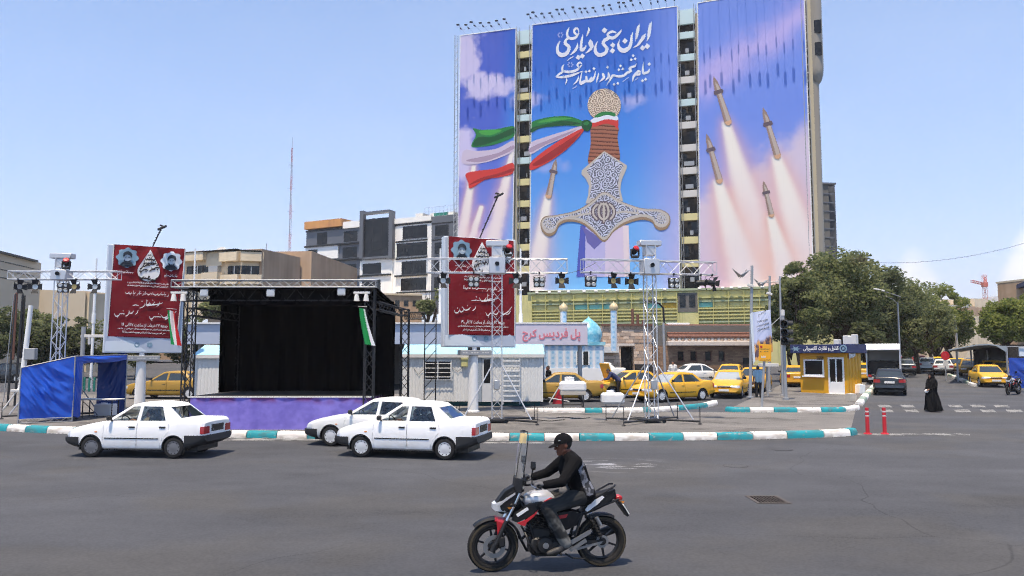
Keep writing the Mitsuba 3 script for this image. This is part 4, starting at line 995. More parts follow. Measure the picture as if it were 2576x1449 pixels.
small = dict(L=3.88, W=1.605, plan=[(-1.94, 0.90), (-1.88, 0.945), (-1.6, 0.985), (-0.8, 1.0), (0.8, 1.0), (1.4, 0.975), (1.75, 0.93), (1.88, 0.885), (1.94, 0.83)],
             top=[(-1.94, 0.92), (-1.90, 0.985), (-1.82, 1.015), (-1.2, 1.02), (-1.05, 0.96), (0.7, 0.945), (0.95, 0.925), (1.35, 0.86), (1.7, 0.775), (1.85, 0.725), (1.91, 0.675), (1.94, 0.61)],
             bot=[(-1.94, 0.44), (-1.7, 0.32), (-1.3, 0.21), (1.3, 0.21), (1.7, 0.28), (1.94, 0.36)], zsill=0.25, belt=0.935, rw=0.275, axles=(-1.13, 1.20),
             cab=[(-1.36, 1.0), (-0.78, 1.405), (0.13, 1.415), (0.96, 0.935)], wb=0.735, wr=0.575, doors=(-0.98, -0.10, 0.86),
             windows=[[(-0.86, 0.97), (-0.70, 1.335), (-0.17, 1.345), (-0.14, 0.965)], [(0.68, 0.96), (0.12, 1.335), (-0.08, 1.345), (-0.05, 0.965)]], wheel="cap", dark_handles=True, platez=0.77, plate_out=0.005, plate_tilt=0.0, seatx=-0.02, steer=10,
             trim=[("rear_bumper", "bumper_black", (-3, -1.45, -2, 2, 0.26, 0.60), False), ("front_bumper", "bumper_black", (1.56, 3, -2, 2, 0.22, 0.53), False),
                   ("tail_lamp", "lamp_red", (-3, -1.86, 0.44, 2, 0.64, 0.83), True), ("headlamp", "lamp_clear", (1.84, 3, 0.42, 2, 0.565, 0.70), True), ("number_recess", "trim_black", (-3, -1.9, -0.33, 0.33, 0.68, 0.86), False),
                   ("grille", "trim_black", (1.86, 3, -0.3, 0.3, 0.58, 0.64), False), ("side_moulding", "trim_black", (-0.72, 0.80, 0.6, 2, 0.50, 0.525), True), ("indicator", "lamp_amber", (1.02, 1.09, 0.6, 2, 0.66, 0.69), True)])
big_car = dict(L=4.42, W=1.70, plan=[(-2.21, 0.86), (-2.12, 0.92), (-1.8, 0.975), (-0.9, 1.0), (0.9, 1.0), (1.5, 0.975), (1.95, 0.93), (2.12, 0.88), (2.21, 0.78)],
               top=[(-2.21, 0.88), (-2.16, 0.965), (-2.05, 1.0), (-1.4, 1.0), (-1.2, 0.93), (0.7, 0.93), (0.98, 0.915), (1.5, 0.85), (1.9, 0.765), (2.08, 0.70), (2.16, 0.65), (2.21, 0.57)],
               bot=[(-2.21, 0.40), (-1.9, 0.30), (-1.4, 0.20), (1.4, 0.20), (1.9, 0.24), (2.21, 0.32)], zsill=0.24, belt=0.92, rw=0.295, axles=(-1.32, 1.35),
               cab=[(-1.62, 0.98), (-0.92, 1.385), (0.12, 1.40), (1.02, 0.92)], wb=0.785, wr=0.60, doors=(-1.16, -0.12, 0.92),
               windows=[[(-1.22, 0.96), (-0.84, 1.31), (-0.20, 1.325), (-0.17, 0.95)], [(0.72, 0.945), (0.10, 1.31), (-0.10, 1.325), (-0.07, 0.95)]], wheel="cap", dark_handles=False, platez=0.70, plate_out=0.03, seatx=-0.05, steer=0,
               trim=[("rear_bumper", "BUMP", (-3, -1.74, -2, 2, 0.28, 0.54), False), ("front_bumper", "BUMP", (1.80, 3, -2, 2, 0.24, 0.50), False),
                     ("tail_lamp", "lamp_red", (-3, -2.06, 0.46, 2, 0.68, 0.86), True), ("headlamp", "lamp_clear", (1.98, 3, 0.36, 2, 0.53, 0.655), True), ("grille", "trim_black", (2.0, 3, -0.32, 0.32, 0.54, 0.64), False),
                     ("side_moulding", "trim_black", (-0.84, 0.88, 0.6, 2, 0.44, 0.475), True), ("indicator", "lamp_amber", (1.12, 1.19, 0.6, 2, 0.64, 0.67), True)])
KIT = {"small": make_car(small), "big": make_car(big_car)}
mat("glass_solid", (0.03, 0.04, 0.045), 0.06, spec=0.9)
mat("sunshade", (0.40, 0.44, 0.46), 0.4, metal=0.3)

def car(kind, name, label, paint, px, y=None, heading=0.0, group=None, near=False, hub="hubcap", bump=None, cat="car", shade=False, skip=(), lift=0.0, size=1.0):
 """px: survey point of the ground under the car's centre; heading: degrees, 0 = along +x, 90 = away from the camera"""
 p = ground(*px) if y is None else np.array([X(px[0], y), y, 0])
 k = thing(name, label, cat, group)
 sw = {"PAINT": paint, "HUB": hub, "BUMP": bump or paint}
 sw |= {"SIDE_GLASS": "glass_tint" if near == 2 else "glass", "FRONT_GLASS": "glass", "SCREEN_GLASS": "glass", "REAR_GLASS": "glass"} if near else {g: "glass_solid" for g in ("SIDE_GLASS", "FRONT_GLASS", "SCREEN_GLASS", "REAR_GLASS")}
 if shade: sw["SCREEN_GLASS"] = "sunshade"
 tw = T4().translate([p[0], p[1], float(GZ(p[1])) + lift]) @ T4().rotate([0, 0, 1], heading) @ T4().scale([size, size, size])
 KIT[kind].place(k, tw, sw, skip)
 return k, tw

# ---------------------------------------------------------------- figures
mat("skin", lin(150, 104, 78), 0.5, spec=0.4)
mat("skin_dark", lin(112, 68, 50), 0.5, spec=0.4)
mat("hair_black", (0.012, 0.011, 0.010), 0.6)
mat("eye_white", (0.6, 0.58, 0.55), 0.3)
mat("lip", lin(120, 66, 58), 0.5)
mat("cloth_black", (0.006, 0.006, 0.007), 0.9, spec=0.15)
mat("cloth_charcoal", (0.022, 0.022, 0.024), 0.9, spec=0.15)
mat("cloth_navy", (0.028, 0.035, 0.10), 0.85)
mat("cloth_lightblue", lin(150, 182, 200), 0.85)
mat("cloth_beige", lin(196, 172, 136), 0.85)
mat("glove_grey", lin(92, 92, 94), 0.85)
mat("shoe_dark", (0.035, 0.033, 0.032), 0.6)

def f_denim(p, n, uv):
 d = fbm(p.x * 9, p.y * 9, p.z * 9, 3)
 return mix((0.018, 0.019, 0.02), (0.17, 0.17, 0.16), smoothstep(0.42, 0.72, d) * smoothstep(0.85, 0.45, p.z))

def f_camo(p, n, uv):
 d1, d2, r = voronoi(p.x * 13 + 2 * fbm(p.x * 6, p.z * 6, 1, 2), p.z * 13)
 return mix((0.03, 0.032, 0.038), (0.20, 0.205, 0.235), smoothstep(0.44, 0.52, fbm(p.x * 13 + 3, p.z * 13, p.y * 13, 3)) * (0.5 + 0.5 * r))

mat("denim_worn", proc(f_denim), 0.9)
mat("camo_cloth", proc(f_camo), 0.85)

def flesh(bones, edge=0.022, it=8, minus=None):
 """bones: (p0, r0, p1, r1); hulls of spheres, joined, refined and smoothed into one surface"""
 parts = []
 for p0, r0, p1, r1 in bones:
  a = MF.sphere(r0, 14).translate([float(c) for c in p0]); b = MF.sphere(r1, 14).translate([float(c) for c in p1])
  parts.append(MF.batch_hull([a, b]))
 m = MF.batch_boolean(parts, m3.OpType.Add)
 m = m.refine_to_length(edge)
 v, f = M(m)
 t = trimesh.Trimesh(v, f, process=False)
 if it: trimesh.smoothing.filter_taubin(t, lamb=0.5, nu=0.52, iterations=it)
 return np.array(t.vertices), np.array(t.faces)

def head_mesh():
 """a head at the origin (centre of the skull), facing +x, about 0.235 tall"""
 s = MF.sphere(1.0, 40)
 skull = s.scale([0.096, 0.076, 0.098]).translate([-0.008, 0, 0.03])
 face = MF.batch_hull([s.scale([0.06, 0.062, 0.06]).translate([0.028, 0, -0.005]), s.scale([0.034, 0.036, 0.026]).translate([0.058, 0, -0.092])])
 jaw = MF.batch_hull([s.scale([0.03, 0.03, 0.03]).translate([0.0, y, -0.055]) for y in (-0.042, 0.042)] + [s.scale([0.022, 0.02, 0.02]).translate([0.066, 0, -0.098])])
 nose = MF.batch_hull([s.scale([0.008, 0.008, 0.008]).translate([0.088, 0, 0.018]), s.scale([0.014, 0.016, 0.012]).translate([0.102, 0, -0.028])])
 brow = MF.batch_hull([s.scale([0.014, 0.014, 0.01]).translate([0.072, y, 0.026]) for y in (-0.04, 0.04)])
 lips = MF.batch_hull([s.scale([0.012, 0.012, 0.008]).translate([0.084, y, -0.064]) for y in (-0.016, 0.016)])
 chin = s.scale([0.018, 0.02, 0.016]).translate([0.074, 0, -0.096])
 ears = s.scale([0.022, 0.010, 0.034]).translate([-0.012, 0.077, 0.0]) + s.scale([0.022, 0.010, 0.034]).translate([-0.012, -0.077, 0.0])
 neck = MF.batch_hull([s.scale([0.052, 0.055, 0.03]).translate([-0.02, 0, -0.05]), s.scale([0.055, 0.06, 0.02]).translate([-0.035, 0, -0.15])])
 m = (skull + face + jaw + nose + brow + lips + chin + ears + neck).refine_to_length(0.012)
 v, f = M(m); t = trimesh.Trimesh(v, f, process=False); trimesh.smoothing.filter_taubin(t, iterations=5)
 return np.array(t.vertices), np.array(t.faces)

HEAD = head_mesh()
EYES = J(*[mv(lathe([(0.001, -0.011), (0.008, -0.008), (0.011, 0), (0.008, 0.008), (0.001, 0.011)], 10), (0.080, y, 0.010)) for y in (-0.031, 0.031)])
BROWS = J(*[path([(0.088, s * 0.014, 0.028), (0.088, s * 0.032, 0.034), (0.076, s * 0.05, 0.028)], 0.0045, 5) for s in (-1, 1)])
MOUTH = path([(0.092, -0.022, -0.063), (0.0965, 0, -0.062), (0.092, 0.022, -0.063)], 0.0045, 5)
def half_shell(m, cut): v, f = m; return v, f[cut(v[f].mean(1))]
HAIR = mv(half_shell(HEAD, lambda c: ((c[:, 2] > 0.055) & (c[:, 0] < 0.075)) | ((c[:, 0] < -0.02) & (c[:, 2] > -0.045) & (np.abs(c[:, 1]) < 0.078)) | ((c[:, 2] > 0.03) & (c[:, 0] < 0.035))), (-0.001, 0, 0.002), s=1.05)
BEARD = mv(half_shell(HEAD, lambda c: (c[:, 2] < -0.05) & (c[:, 2] > -0.125) & (c[:, 0] > 0.005)), (0.0, 0, 0), s=1.03)

def head_tw(head, nod, turn):
 c, s = math.cos(turn), math.sin(turn)
 return lambda m: mv(mv(m, ry=nod, rz=turn), head)

def hand_bones(w, d, up, side, r=1.0, curl=0.8):
 """a relaxed hand: w wrist, d direction, up back of the hand, side towards the thumb"""
 w, d, up, side = [np.asarray(a, float) for a in (w, d, up, side)]
 B = [(w, .027, w + d * 0.05, .030), (w + d * .03 + side * .02, .02, w + d * .085 + side * .028, .014), (w + d * .03 - side * .02, .02, w + d * .08 - side * .03, .013)]
 for i, (o, L) in enumerate(((0.030, .074), (0.010, .082), (-0.010, .076), (-0.030, .060))):
  a = w + d * 0.085 + side * o
  p1 = a + (d * math.cos(curl * .5) - up * math.sin(curl * .5)) * L * .45
  p2 = p1 + (d * math.cos(curl * 1.2) - up * math.sin(curl * 1.2)) * L * .32
  p3 = p2 + (d * math.cos(curl * 2.0) - up * math.sin(curl * 2.0)) * L * .25
  B += [(a, .0095, p1, .009), (p1, .009, p2, .0085), (p2, .0085, p3, .0075)]
 a = w + d * .03 + side * .03
 p1 = a + (d * .5 + side * .6 - up * .3) * .045; p2 = p1 + (d * .85 + side * .1 - up * .35) * .035
 return B + [(a, .014, p1, .0105), (p1, .0105, p2, .0085)]

def grip_hand_bones(g, side, out=1):
 """a fist closed round a handlebar grip that runs along y through g; side = towards the middle of the bar"""
 g = np.asarray(g, float); y = np.array([0, side, 0.0])
 B = [(g + [-.075, 0, .012], .027, g + [-.03, 0, .024], .027), (g + [-.04, 0, .02] + y * .028, .019, g + [-.012, 0, .032] + y * .030, .014), (g + [-.04, 0, .02] - y * .028, .019, g + [-.012, 0, .030] - y * .030, .013)]
 for o, k in ((.031, 1.0), (.0105, 1.08), (-.0105, 1.03), (-.031, .9)):
  a = g + y * o + [-.006, 0, .033]; p1 = g + y * o + [.030 * k, 0, .020]; p2 = g + y * o + [.030 * k, 0, -.014]; p3 = g + y * o + [.006, 0, -.030 * k]
  B += [(a, .010, p1, .0095), (p1, .0095, p2, .009), (p2, .009, p3, .008)]
 a = g + [-.04, 0, .004] + y * .035
 B += [(a, .014, g + [-.02, 0, -.016] + y * .045, .011), (g + [-.02, 0, -.016] + y * .045, .011, g + [.012, 0, -.026] + y * .036, .009)]
 return B

def figure(key, j, tw, top="cloth_black", legs="cloth_charcoal", skin="skin", shoe="shoe_dark", nod=0.0, turn=0.0, sleeves=True, hair=True, beard=False, hands=None, glove=None, girth=1.0, cap=None, legs_on=True, edge=0.022):
 """a clothed person from joints: head neck chest waist pelvis sl sr el er wl wr hl hr kl kr al ar tl tr"""
 q = {k: np.array(v, float) for k, v in j.items()}
 g = girth
 arm = lambda s, e: [(q["s" + s], .062 * g, q["e" + s], .044), (q["e" + s], .044, q["w" + s], .029)]
 leg = lambda s, e: [(q["h" + s], .092 * g, q["k" + s], .062), (q["k" + s], .062, q["a" + s], .042)]
 lat = (q["sl"] - q["sr"]) / np.linalg.norm(q["sl"] - q["sr"])
 torso = [(q["pelvis"] + lat * .075, .115 * g, q["waist"] + lat * .055, .11 * g), (q["pelvis"] - lat * .075, .115 * g, q["waist"] - lat * .055, .11 * g), (q["waist"] + lat * .055, .11 * g, q["chest"] + lat * .085, .118 * g), (q["waist"] - lat * .055, .11 * g, q["chest"] - lat * .085, .118 * g),
             (q["chest"] + lat * .085, .118 * g, q["sl"] * .72 + q["sr"] * .28, .078), (q["chest"] - lat * .085, .118 * g, q["sr"] * .72 + q["sl"] * .28, .078), (q["sl"], .064, q["neck"], .06), (q["sr"], .064, q["neck"], .06)]
 neck = [(q["neck"], .062, q["head"] * .75 + q["neck"] * .25, .052)]
 hb = []
 for s in "lr":
  if hands and s in hands: hb += hands[s]
  else:
   d = q["w" + s] - q["e" + s]; d = d / np.linalg.norm(d)
   sd = lat if s == "r" else -lat
   up = np.cross(d, sd); up /= np.linalg.norm(up) + 1e-9
   hb += hand_bones(q["w" + s], d, up if s == "r" else -up, np.cross(up, d) * (1 if s == "r" else 1) , curl=0.7)
 bones = torso + neck + arm("l", 1) + arm("r", 1) + hb
 if legs_on: bones = bones + leg("l", 1) + leg("r", 1)
 put(key, "body", flesh(bones, 0.016 if edge < .02 else 0.02, 3), skin, smooth=True, tw=tw)
 H = head_tw(q["head"], nod, turn)
 put(key, "head", H(HEAD), skin, smooth=True, tw=tw)
 put(key, "eyes", H(EYES), "eye_white", smooth=True, tw=tw)
 put(key, "eyebrows", H(BROWS), "hair_black", tw=tw)
 put(key, "mouth", H(MOUTH), "lip", tw=tw)
 if hair: put(key, "hair", H(HAIR), "hair_black", smooth=True, tw=tw)
 if beard: put(key, "beard", H(BEARD), "hair_black", smooth=True, tw=tw)
 gr = lambda B, d: [(a, r + d, b, s + d) for a, r, b, s in B]
 sl = []
 for s in "lr":
  e = q["w" + s] if sleeves else q["s" + s] * .35 + q["e" + s] * .65
  a2 = arm(s, 1)
  sl += gr([a2[0], (a2[1][0], a2[1][1], a2[1][2] * .92 + a2[1][0] * .08, a2[1][3] + .006)], .014) if sleeves else gr([(q["s" + s], .064 * g, e, .052)], .014)
 put(key, "shirt", flesh(gr(torso, .016) + sl, edge, 6), top, smooth=True, tw=tw)
 if legs_on:
  tr = []
  for s in "lr":
   l2 = leg(s, 1)
   tr += gr([l2[0], (l2[1][0], l2[1][1], l2[1][2], l2[1][3] + .012)], .014)
  tr += gr([(q["hl"], .098 * g, q["hr"], .098 * g), (q["pelvis"] + lat * .07, .112 * g, q["hl"], .1 * g), (q["pelvis"] - lat * .07, .112 * g, q["hr"], .1 * g)], .010)
  put(key, "trousers", flesh(tr, edge, 6), legs, smooth=True, tw=tw)
  for s in "lr":
   a, t = q["a" + s], q["t" + s]
   d = (t - a) / np.linalg.norm(t - a)
   heel = a - d * .05 + np.array([0, 0, -.045])
   put(key, "shoe", flesh([(heel, .036, a + d * .08 + [0, 0, -.03], .042), (a + d * .08 + [0, 0, -.03], .042, t, .03), (a, .045, a + d * .05 + [0, 0, -.02], .045)], .02, 3), shoe, smooth=True, tw=tw)
 if glove:
  put(key, "gloves", flesh(gr(hb, .002), .008, 3), glove, smooth=True, tw=tw)
 if cap:
  dome = half_shell(M(MF.sphere(1, 36).scale([.113, .092, .118]).translate([-.008, 0, .030])), lambda c: c[:, 2] > .028)
  put(key, "cap", H(J(dome, lathe([(0.001, .149), (.008, .147), (.001, .143)], 8))), cap, smooth=True, tw=tw)
  a = np.linspace(-1.15, 1.15, 13)
  inner = np.c_[np.cos(a) * .10 - .0, np.sin(a) * .088, np.full(13, .034)]
  outer = np.c_[.10 + np.cos(a) * .098 - .02, np.sin(a) * .086, .026 - .022 * np.cos(a)]
  V = np.vstack([inner, outer, inner + [0, 0, -.006], outer + [0, 0, -.006]]); n = 13
  F = []
  for i in range(n - 1):
   F += [(i, n + i, i + 1), (i + 1, n + i, n + i + 1), (2 * n + i, 2 * n + i + 1, 3 * n + i), (2 * n + i + 1, 3 * n + i + 1, 3 * n + i), (n + i, 3 * n + i, n + i + 1), (n + i + 1, 3 * n + i, 3 * n + i + 1)]
  put(key, "cap__visor", H((V, np.array(F))), cap, tw=tw)
  put(key, "cap__mark", H(mv(cb(0, 0, 0, .022, .004, .008), (.055, .082, .075), rx=-.35, rz=-.45)), "white_paint", tw=tw)

# ---------------------------------------------------------------- motorcycle and rider
mat("tyre", (0.013, 0.0125, 0.012), 0.8, spec=0.3)
mat("tyre_dust", lin(66, 60, 50), 0.9, spec=0.1)
mat("moto_silver", (0.55, 0.55, 0.56), 0.28, metal=0.4, clear=0.7)
mat("moto_red", (0.42, 0.012, 0.02), 0.25, clear=1.0)
mat("moto_black", (0.008, 0.008, 0.009), 0.45, spec=0.35, clear=0.1)
mat("moto_white", (0.7, 0.7, 0.7), 0.3, clear=0.7)
mat("engine_metal", (0.022, 0.022, 0.023), 0.5, metal=0.4)
mat("engine_light", (0.3, 0.3, 0.3), 0.4, metal=0.8)
mat("seat_vinyl", (0.010, 0.010, 0.011), 0.55, spec=0.3)
mat("sticker", lin(206, 184, 130), 0.6)
scene["clear_plastic"] = {"type": "thindielectric", "int_ior": 1.45, "specular_transmittance": rgb(0.86, 0.87, 0.85)}
bike = thing("motorcycle", "red and black motorcycle with silver tank and tall clear windscreen, ridden across the foreground", "motorcycle")
c0 = (ground(1511, 1421) + [0, 0, 0])
BTW = T4().translate([c0[0], c0[1] - 0.05, 0]) @ T4().rotate([0, 0, 1], 180 + 10.5) @ T4().scale([1.045, 1, 1])
MX = lambda zx_: (1400 - zx_) / 733.0
MZ = lambda zy_: (1375 - zy_) / 733.0
B = lambda n, m, mt, sm=40, lab=None: put(bike, n, m, mt, smooth=sm, tw=BTW, label=lab)
mz = lambda pts: [(MX(x), MZ(y)) for x, y in pts]
side = lambda pts, y0, y1: pxz(mz(pts), y0, y1)

def rounded(pts, y0, y1, c=0.012):
 """prism with bevelled edges"""
 g = sg.Polygon(mz(pts)).buffer(0)
 s = g.buffer(-c, join_style=1)
 a, b = min(y0, y1), max(y0, y1)
 P = lambda q, l0, l1: man(pxz(list(q.exterior.coords)[:-1], l0, l1))
 return P(g, a + c, b - c) + P(s if s.geom_type == "Polygon" else g, a, b)

STEER = 0.10
for nm, x, r, w in (("front_wheel", 1.272, 0.300, 0.085), ("rear_wheel", 0.0, 0.305, 0.112)):
 an = np.linspace(0, 2 * math.pi, 17)
 hr = 0.050
 prof = [(r - hr + hr * math.cos(t), w / 2 * math.sin(t)) for t in an]
 loc = (x, 0, r); st = STEER if x > 1 else 0
 W = lambda m: mv(m, loc, rz=st)
 B(nm + "__tyre", W(lathe(prof, 40, axis=1)), "tyre", True)
 B(nm + "__tyre_wall", W(J(*[lathe([(r - hr * 1.05, s * w * .30), (r - hr * .8, s * (w * .49)), (r - hr * .35, s * (w * .462))], 40, axis=1) for s in (1, -1)])), "tyre_dust", 40)
 ri = r - 2 * hr + .008
 B(nm + "__rim", W(lathe([(ri, -.035), (ri - .006, -.02), (ri - .022, -.012), (ri - .022, .012), (ri - .006, .02), (ri, .035), (ri + .012, .035), (ri + .012, -.035), (ri, -.035)], 40, axis=1)), "moto_black", 40)
 for i in range(6):
  a = i * math.pi / 3 + 0.35
  sp_ = hullp([(math.cos(a + d) * rr, y, math.sin(a + d) * rr) for rr, dd in ((.04, .30), (ri - .012, .055)) for d in (-dd, dd) for y in (-.012, .012)])
  B(nm + "__spoke", W(sp_), "moto_black", False)
 B(nm + "__hub", W(lathe([(.001, -.075), (.028, -.075), (.03, -.05), (.055, -.045), (.055, .045), (.03, .05), (.028, .075), (.001, .075)], 20, axis=1)), "engine_metal", 40)
 rd = .132 if x > 1 else .075
 B(nm + "__brake_disc", W(lathe([(rd, .056), (rd, .061), (rd * .62, .061), (rd * .62, .056), (rd, .056)], 28, axis=1)), "engine_light", 40)
# fork
for s in (-1, 1):
 B("fork_leg", J(tube((1.272, s * .095, .30), (1.13, s * .095, .60), .026, 10), tube((1.30, s * .095, .25), (1.262, s * .095, .33), .03, 10)), "engine_metal", 40)
 B("fork_tube", tube((1.13, s * .095, .60), (.945, s * .095, .985), .019, 10), "chrome", 40)
B("caliper", rb(1.15, 1.23, .055, .12, .30, .42, .015), "engine_metal")
B("steering_yoke", J(rb(.93, 1.0, -.12, .12, .93, .965, .01), rb(1.03, 1.10, -.12, .12, .76, .80, .01)), "moto_black")

def arc_guard(cx, cz, r, a0, a1, w, n=16, drop=.03):
 a = np.radians(np.linspace(a0, a1, n)); V = []
 for t in a:
  for y, d in ((-w, drop), (-w * .75, .004), (0, 0), (w * .75, .004), (w, drop)):
   V.append((cx + (r - d) * math.cos(t), y, cz + (r - d) * math.sin(t)))
 V = np.array(V); F = []
 for i in range(n - 1):
  for j in range(4):
   k = i * 5 + j; F += [(k, k + 5, k + 1), (k + 1, k + 5, k + 6)]
 return V, np.array(F)

B("front_mudguard", arc_guard(1.272, .30, .338, 46, 172, .062), "moto_black", 50)
B("front_mudguard__red_panel", arc_guard(1.272, .30, .343, 92, 120, .066, 10, .05), "moto_red", 50, "red panel over the front wheel")
for s in (-1, 1):
 B("mudguard_stay", hullp([(1.245, s * .07, .64), (1.14, s * .07, .60), (1.20, s * .075, .43), (1.235, s * .075, .44), (1.245, s * .085, .6), (1.16, s * .085, .57)]), "moto_red", False)
# headlamp fairing
B("headlamp_fairing", rounded([(476, 800), (560, 690), (645, 640), (690, 660), (680, 800), (620, 850), (540, 885), (508, 870)], -.11, .11, .04), "moto_black")
B("headlamp", hullp([(MX(500) + .03, y * .085, z) for y in (-1, 1) for z in (.715, .80)] + [(MX(500) + .055, y * .05, z) for y in (-1, 1) for z in (.73, .79)] + [(MX(560), y * .1, z) for y in (-1, 1) for z in (.70, .84)]), "lamp_clear", False)
for s in (-1, 1):
 B("fairing_panel", side([(482, 806), (560, 742), (640, 696), (640, 712), (570, 758), (500, 812)], s * .112, s * .122), "moto_silver", False, "silver panel on the headlamp fairing")
 B("front_indicator", hullp([(MX(600), s * .12, .76), (MX(560), s * .2, .775), (MX(600), s * .21, .775), (MX(580), s * .2, .75), (MX(610), s * .14, .745)]), "lamp_amber", False)
# windscreen
def screen(z0, z1, n=9, m=14):
 V = []
 for z in np.linspace(z0, z1, m):
  t = (z - .93) / .71
  hw = .205 * (1 - .30 * t ** 3) if t < .9 else .205 * (1 - .3 * t ** 3) * math.sqrt(max(0.02, 1 - ((t - .9) / .105) ** 2))
  for y in np.linspace(-1, 1, n):
   V.append((1.055 - .10 * t - .07 * y * y, y * hw, z))
 F = []
 for i in range(m - 1):
  for j in range(n - 1):
   k = i * n + j; F += [(k, k + 1, k + n), (k + 1, k + n + 1, k + n)]
 return np.array(V), np.array(F)

sv, sf = screen(1.09, 1.635)
B("windscreen", (sv, sf), "clear_plastic", True, "tall clear plastic windscreen")
edge = [tuple(sv[i * 9]) for i in range(14)] + [tuple(sv[13 * 9 + j]) for j in range(1, 8)] + [tuple(sv[i * 9 + 8]) for i in range(13, -1, -1)]
B("windscreen__edge", path(edge, .006, 5), "moto_black", True)
B("windscreen_base", J(screen(.93, 1.09, 9, 5), mv(screen(.93, 1.09, 9, 5), (-.006, 0, 0))), "moto_black", True)
tv, tf = screen(1.50, 1.615)
B("windscreen__sticker", (tv * [1, .45, 1] + [.006, .05, 0], tf), "sticker", True)
# handlebar, mirrors, levers
bar = [(.80, -.36, 1.02), (.845, -.24, 1.035), (.90, -.12, 1.01), (.92, 0, .995), (.90, .12, 1.01), (.845, .24, 1.035), (.80, .36, 1.02)]
B("handlebar", path(bar, .012, 8), "moto_black", 40)
GRIP = {}
for s in (-1, 1):
 B("grip", tube((.838, s * .255, 1.033), (.793, s * .375, 1.018), .017, 10), "rubber", 40)
 B("lever", path([(.87, s * .20, 1.03), (.875, s * .28, 1.025), (.85, s * .37, 1.015)], .006, 6), "chrome", 40)
 B("mirror_stalk", path([(.86, s * .21, 1.04), (.875, s * .25, 1.14), (.86, s * .27, 1.22)], .007, 6), "moto_black", 40)
 B("mirror", hullp([(.86 + a, s * .29 + b * .06, 1.255 + c) for a in (-.016, .022) for b, c in ((-1, -.03), (-.8, .045), (.8, .055), (1, -.01), (.4, -.045))]), "moto_black", False)
 GRIP["l" if s > 0 else "r"] = (.815, s * .315, 1.026)
B("instrument_cluster", rb(.90, .99, -.09, .09, 1.0, 1.07, .015), "moto_black")
# tank
def oval_loft(sec, n=18):
 """sections (x, z_low, z_high, half width)"""
 V = []
 for x, z0, z1, w in sec:
  for t in np.arange(n) * 2 * math.pi / n:
   c, s_ = math.cos(t), math.sin(t)
   V.append((x, w * math.copysign(abs(c) ** .75, c), (z0 + z1) / 2 + (z1 - z0) / 2 * math.copysign(abs(s_) ** .8, s_)))
 V = np.array(V); F = []; m = len(sec)
 for i in range(m - 1):
  for j in range(n):
   a, b, q = i * n + j, (i + 1) * n + j, (j + 1) % n
   F += [(a, b, i * n + q), (b, (i + 1) * n + q, i * n + q)]
 V = np.vstack([V, V[:n].mean(0), V[-n:].mean(0)])
 for j in range(n):
  q = (j + 1) % n; F += [(m * n, j, q), (m * n + 1, (m - 1) * n + q, (m - 1) * n + j)]
 return V, np.array(F)

B("fuel_tank", oval_loft([(.93, .80, .84, .05), (.90, .76, .885, .10), (.82, .72, .925, .135), (.72, .70, .935, .145), (.63, .70, .92, .13), (.575, .72, .87, .10), (.545, .75, .83, .06)]), "moto_silver", 60)
B("fuel_tank__cap", mv(lathe([(.04, 0), (.04, .012), (.001, .016)], 18), (.74, 0, .93)), "chrome")
for s in (-1, 1):
 B("fuel_tank__side_panel", side([(880, 775), (940, 745), (972, 760), (968, 790), (930, 812), (880, 800)], s * .128, s * .15), "moto_red", False, "red panel at the rear of the tank")
 B("shroud", hullp([(MX(x), s * y, MZ(z)) for x, z, y in ((602, 922, .15), (640, 862, .165), (760, 788, .165), (880, 770, .14), (890, 806, .145), (800, 880, .165), (650, 945, .16), (640, 862, .12), (760, 788, .12), (880, 780, .11), (800, 880, .12), (650, 945, .12))]), "moto_black", False)
 B("shroud__white_panel", side([(640, 874), (735, 815), (748, 838), (655, 896)], s * .160, s * .172), "moto_white", False)
 B("shroud__red_panel", side([(650, 948), (722, 924), (790, 878), (828, 842), (806, 882), (780, 906), (730, 945), (716, 975), (690, 968)], s * .155, s * .175), "moto_red", False)
 B("side_cover", hullp([(MX(x), s * y, MZ(z)) for x, z, y in ((960, 890, .11), (1130, 870, .12), (1225, 900, .11), (1190, 990, .10), (1060, 1040, .11), (980, 1000, .11), (960, 890, .06), (1225, 900, .06), (1060, 1040, .06))]), "moto_black", False)
 B("side_cover__stripe", side([(1005, 905), (1090, 893), (1075, 925), (1010, 935)], s * .11, s * .122), "moto_red", False)
# frame, engine
B("frame", J(*[path([(.98, 0, .84), (.90, s * .06, .70), (.84, s * .1, .45), (.78, s * .1, .22), (.55, s * .1, .20), (.36, s * .1, .30)], .017, 8) for s in (-1, 1)], *[path([(.95, 0, .86), (.6, s * .09, .68), (.3, s * .1, .64), (.05, s * .09, .72), (-.2, s * .08, .80)], .015, 8) for s in (-1, 1)], *[path([(.36, s * .1, .30), (.30, s * .1, .5), (.25, s * .1, .64)], .016, 8) for s in (-1, 1)]), "moto_black", 40)
B("engine_block", J(rb(.50, .86, -.12, .12, .19, .40, .03), rb(.62, .84, -.10, .10, .38, .50, .02)), "engine_metal")
B("cylinder_fins", J(*[mv(rb(-.10, .10, -.10, .10, -.006, .006, .002), (.79 - .012 * i + .02, 0, .42 + .024 * i), ry=-.25) for i in range(9)]), "engine_metal")
B("engine_cover", J(mv(lathe([(.10, 0), (.10, .03), (.085, .05), (.05, .055), (.001, .056)], 24, axis=1), (.695, .115, .31)), mv(lathe([(.07, 0), (.07, .03), (.055, .045), (.001, .048)], 20, axis=1), (.56, .115, .29))), "engine_metal")
B("engine_cover__cap", mv(lathe([(.035, 0), (.035, .012), (.001, .014)], 16, axis=1), (.695, .168, .31)), "engine_light")
B("engine_guard", path([(.95, .03, .52), (.93, .16, .46), (.90, .21, .36), (.84, .2, .27), (.80, .1, .22)], .012, 7), "moto_black")
